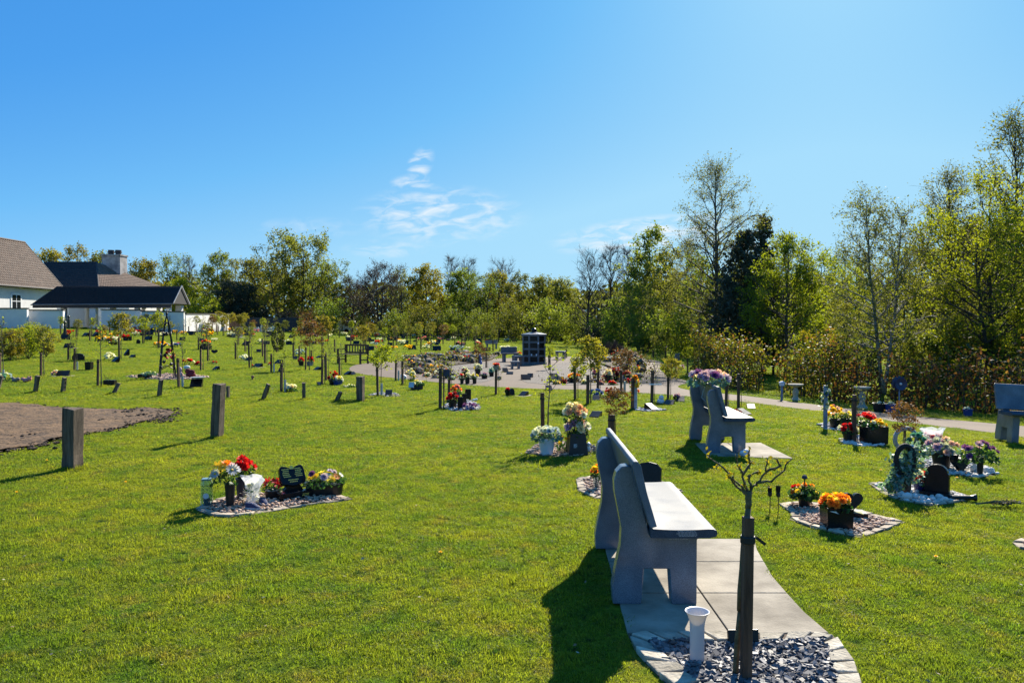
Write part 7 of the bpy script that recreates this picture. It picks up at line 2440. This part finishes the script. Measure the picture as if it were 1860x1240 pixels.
rockery('flower strewn rock bank on the right of the circle', [(1085, 660), (1120, 651), (1150, 652), (1168, 664), (1172, 682), (1160, 694), (1120, 700), (1060, 702), (1000, 699), (1000, 692), (1060, 692), (1110, 686), (1120, 672)], 46, .25, 'c', ['red', 'white', 'salmon', 'yellow', 'darkred'])
for i, (px, b, w, h, fw, fh, c, lab) in enumerate(((1104, 694, 12, 12, 16, 12, ('white', 'cream'), 'white and cream flowers in a dark pot on the right rock bank'), (1120, 692, 14, 12, 18, 14, ('red', 'darkred'), 'red flowers in a dark pot on the right rock bank'), (1041, 695, 16, 10, 24, 10, ('orange', 'yellow'), 'orange flowers in a wide pot on the right rock bank'), (1080, 690, 8, 12, 10, 12, ('pink', 'white'), 'pink flowers in a slim pot on the right rock bank'), (1138, 694, 12, 12, 16, 10, ('salmon', 'red'), 'salmon flowers in a black pot at the rock bank end'), (845, 684, 9, 9, 12, 10, ('white', 'pink'), 'white flowers in a dark pot on the pale gravel'), (880, 688, 12, 7, 16, 6, ('mauve', 'white'), 'mauve flowers in a low bowl on the pale gravel'), (893, 684, 8, 8, 9, 9, ('teal', 'white'), 'teal plant in a black cube on the pale gravel'), (868, 684, 10, 14, 14, 14, ('white', 'lemon'), 'white and lemon flowers with dark leaves on the pale gravel'), (1045, 662, 9, 6, 12, 7, ('yellow', 'white'), 'yellow flowers in a small pot near the columbarium path'), (942, 650, 8, 6, 12, 7, ('orange', 'red'), 'orange flowers beside the left granite seat'))):
    pot_px(px, b, w, h, fw, fh, lab, [('rose', c[0], 2), ('rose', c[1], 1)], 9, min(w, h) * .32, 'rk%d' % i, sq=(i % 3 == 1))
for i, (px, b, w, h) in enumerate(((955, 690, 16, 10), (962, 686, 10, 8), (1005, 684, 14, 6), (1000, 690, 10, 6), (905, 690, 10, 6), (918, 676, 9, 8), (926, 680, 12, 5))):
    wedge(px, b, w, h, 'dark plaque lying on the pale gravel of the circle', 'dark plaques on the circle gravel', random.uniform(-.8, .8))
for (px, b, w, h, c1, c2, lab) in ((1010, 698, 14, 8, 'yellow', 'white', 'yellow flower cushion at the near end of the right rock bank'), (1024, 697, 10, 8, 'darkred', 'pink', 'dark red flowers along the front of the right rock bank'), (1062, 698, 14, 9, 'white', 'lemon', 'white and lemon flowers along the front of the right rock bank'), (1092, 699, 10, 8, 'pink', 'palepink', 'pale pink flowers along the front of the right rock bank'), (1112, 699, 14, 8, 'red', 'orange', 'red and orange flowers along the front of the right rock bank'), (1150, 697, 16, 11, 'salmon', 'red', 'salmon cushion at the far end of the right rock bank'), (1158, 678, 12, 9, 'red', 'salmon', 'red flowers on the outer slope of the right rock bank'), (1130, 668, 14, 8, 'yellow', 'lemon', 'yellow alpine cushion on top of the right rock bank'), (745, 680, 14, 8, 'lemon', 'white', 'lemon flowers on the left rock bank front'), (775, 684, 14, 8, 'white', 'pink', 'white and pink flowers on the left rock bank front'), (800, 668, 14, 7, 'yellow', 'white', 'yellow alpine cushion on top of the left rock bank'), (820, 690, 12, 8, 'paleblue', 'white', 'pale blue flowers where gravel meets the left rock bank'), (905, 672, 10, 8, 'mauve', 'white', 'mauve flowers beside the low plaques on gravel'), (1050, 684, 16, 6, 'orange', 'yellow', 'low orange flowers on the right gravel')):
    heap(px, b, w, h, lab, [('rose', c1, 2), ('rose', c2, 1)], lab, 10, 2.4, leafy=70)
# ================================================================== memorials among the far rows
def far_memorials():
    g = random.Random(111)
    fsp = [('white', 'white flowers at the foot of a far young tree'), ('red', 'red flowers at the foot of a far young tree'), ('yellow', 'yellow flowers at the foot of a far young tree'), ('pink', 'pink flowers at the foot of a far young tree'), ('paleblue', 'pale blue flowers at the foot of a far young tree')]
    FMX = {}
    wm = None
    for (px, by, loc) in FARPOS:
        if g.random() < .72:
            x, y = loc.x + g.uniform(.3, .8) * g.choice((-1, 1)), loc.y - g.uniform(.1, .5)
            r = T('memorial_plaque', 'small black plaque at the foot of a far young tree', 'plaque', (x, y, zg(x, y)), g.uniform(-.7, .7), 'plaques among the far young trees')
            OBJ('tablet', wedge_mesh(.42, .24, .26)[0], r, scale=g.uniform(.8, 1.4))
        if g.random() < .62:
            x, y = loc.x + g.uniform(.2, 1.0) * g.choice((-1, 1)), loc.y - g.uniform(.2, .6)
            c, lab = g.choices(fsp, [5, 3, 2, 2, 1])[0]
            v = g.randrange(2)
            if (c, v) not in FMX:
                fl, lf = MB(), MB(); cen = []
                for i in range(9): flower(fl, (g.gauss(0, .17), g.gauss(0, .13), g.uniform(.1, .3)), g.uniform(.07, .11), (g.gauss(0, .4), -.4, 1), 'rose', 0, g)
                for i in range(40): cen.append((g.gauss(0, .18), g.gauss(0, .14), g.uniform(.02, .24)))
                leaves(lf, cen, .05, g)
                FMX[(c, v)] = (fl.mesh('flowers', petal(c, COLS[c])), lf.mesh('foliage', M_GLEAF))
            r = T('flower_bunch', lab, 'flowers', (x, y, zg(x, y)), g.uniform(0, 6.28), 'flowers among the far young trees')
            s = g.uniform(.8, 1.5)
            OBJ('flowers', FMX[(c, v)][0], r, scale=s); OBJ('foliage', FMX[(c, v)][1], r, scale=s)
far_memorials()
# dandelions and scattered leaves on the near lawn
g = random.Random(131)
dm = MB(); flower(dm, (0, 0, .03), .016, (0, 0, 1), 'pom', 0, g)
dmesh = dm.mesh('bloom', petal('yellow', COLS['yellow']))
sm = MB(); sm.tube([(0, 0, -.01), (0, 0, .03)], .002, 4); smesh = sm.mesh('stem', M_STEM)
for (px, py) in ((30, 899), (290, 733), (190, 755), (1600, 858), (1704, 870), (1738, 872), (1700, 1018), (800, 1010), (85, 840), (560, 770), (228, 880)):
    p = G(px, py)
    r = T('dandelion', 'yellow dandelion bloom in the short grass', 'flower', p, 0, 'dandelions in the lawn')
    OBJ('bloom', dmesh, r); OBJ('stem', smesh, r)
lf = MB(); cen = []
for i in range(260):
    y = g.uniform(3.2, 14); x = g.uniform(-.7, .72) * y
    if not any(inside(x, y, q) for q in EXCL): cen.append((x, y, zg(x, y) + .024))
leaves(lf, cen, .011, g, up=.8)
o = P('fallen_leaves', lf, island_mat('fallen_leaf', [(.30, .24, .16), (.14, .09, .05), (.42, .36, .28), (.06, .04, .03)], .8))
tag(o, 'scattered dry leaf scraps on the lawn', None, None, 'stuff')
# ================================================================== grass blades
def grass():
    rng = random.Random(31)
    protos = bpy.data.collections.new('grass_tufts')
    for k in range(6):
        mb = MB()
        for i in range(210):
            r = .105 * math.sqrt(rng.random()); a = rng.uniform(0, 6.283)
            x, y = r * math.cos(a), r * math.sin(a)
            h = rng.uniform(.006, .018) * (1.3 if rng.random() < .08 else 1)
            w = rng.uniform(.0012, .0022)
            b = rng.uniform(0, 6.283)
            dx, dy = math.cos(b), math.sin(b)
            l = rng.uniform(.3, 1.6) * h
            t = rng.uniform(0, 6.283)
            lx, ly = math.cos(t) * l, math.sin(t) * l
            mb.add([(x - dx * w, y - dy * w, -.004), (x + dx * w, y + dy * w, -.004),
                    (x + dx * w * .8 + lx * .35, y + dy * w * .8 + ly * .35, h * .62), (x - dx * w * .8 + lx * .35, y - dy * w * .8 + ly * .35, h * .62),
                    (x + lx, y + ly, h)], [(0, 1, 2, 3), (3, 2, 4)])
        o = bpy.data.objects.new('grass_tuft', mb.mesh('grass_tuft', M_BLADE))
        protos.objects.link(o)
    boxes = []
    for poly in EXCL:
        xs = [p[0] for p in poly]; ys = [p[1] for p in poly]
        boxes.append((min(xs), max(xs), min(ys), max(ys), poly))
    pts, rot, scl, pick = [], [], [], []
    def zone(y0, y1, step, sc, m):
        y = y0
        while y < y1:
            st = step
            x = -(y * .72 + 1.9)
            while x < y * .72 + 1.9:
                X, Y = x + rng.uniform(-.5, .5) * st, y + rng.uniform(-.5, .5) * st
                x += st
                bad = False
                for (a, b, c, d, poly) in boxes:
                    if a - m < X < b + m and c - m < Y < d + m:
                        if inside(X, Y, poly) or (m and (inside(X + m, Y, poly) or inside(X - m, Y, poly) or inside(X, Y + m, poly) or inside(X, Y - m, poly))):
                            bad = True
                            break
                if bad or rng.random() < .035: continue
                pts.append((X, Y, zg(X, Y)))
                rot.append((rng.gauss(0, .08), rng.gauss(0, .08), rng.uniform(0, 6.283)))
                q = sc * rng.uniform(.85, 1.25); scl.append((q, q, min(q, 1.0 + .25 * (q - 1)) * (rng.uniform(1.5, 2.3) if rng.random() < .045 else rng.uniform(.65, 1.3))))
                pick.append(rng.randrange(6))
            y += st
    zone(1.2, 9.0, .095, 1.0, .055)
    zone(9.0, 17.0, .15, 1.35, .08)
    zone(17.0, 34.0, .30, 2.1, .18)
    zone(34.0, 85.0, .62, 3.6, .4)
    for (fx, fy) in FEET:
        for i in range(16):
            a = rng.uniform(0, 6.283); q = rng.uniform(.04, .16)
            X, Y = fx + math.cos(a) * q, fy + math.sin(a) * q
            if any(inside(X, Y, b[4]) for b in boxes): continue
            pts.append((X, Y, zg(X, Y))); rot.append((rng.gauss(0, .15), rng.gauss(0, .15), a))
            z = rng.uniform(.5, .8); scl.append((z, z, rng.uniform(1.6, 3.6))); pick.append(rng.randrange(6))
    me = bpy.data.meshes.new('grass')
    me.from_pydata(pts, [], [])
    a = me.attributes.new('rot', 'FLOAT_VECTOR', 'POINT'); a.data.foreach_set('vector', np.array(rot, 'f').ravel())
    a = me.attributes.new('scl', 'FLOAT_VECTOR', 'POINT'); a.data.foreach_set('vector', np.array(scl, 'f').ravel())
    a = me.attributes.new('pick', 'INT', 'POINT'); a.data.foreach_set('value', np.array(pick, 'i'))
    o = OBJ('grass', me)
    tag(o, 'short mown grass blades covering the near lawn', None, None, 'stuff')
    g = bpy.data.node_groups.new('grass_scatter', 'GeometryNodeTree')
    g.interface.new_socket('Geometry', in_out='INPUT', socket_type='NodeSocketGeometry')
    g.interface.new_socket('Geometry', in_out='OUTPUT', socket_type='NodeSocketGeometry')
    N, L = g.nodes, g.links
    gi, go = N.new('NodeGroupInput'), N.new('NodeGroupOutput')
    ci = N.new('GeometryNodeCollectionInfo')
    ci.inputs['Collection'].default_value = protos
    ci.inputs['Separate Children'].default_value = True
    ci.inputs['Reset Children'].default_value = True
    ip = N.new('GeometryNodeInstanceOnPoints')
    ip.inputs['Pick Instance'].default_value = True
    def attr(n, t):
        x = N.new('GeometryNodeInputNamedAttribute')
        x.data_type = t
        x.inputs['Name'].default_value = n
        return x.outputs['Attribute']
    L.new(gi.outputs[0], ip.inputs['Points'])
    L.new(ci.outputs[0], ip.inputs['Instance'])
    L.new(attr('pick', 'INT'), ip.inputs['Instance Index'])
    L.new(attr('rot', 'FLOAT_VECTOR'), ip.inputs['Rotation'])
    L.new(attr('scl', 'FLOAT_VECTOR'), ip.inputs['Scale'])
    L.new(ip.outputs[0], go.inputs[0])
    md = o.modifiers.new('scatter', 'NODES')
    md.node_group = g
    print('GRASS', len(pts))
grass()
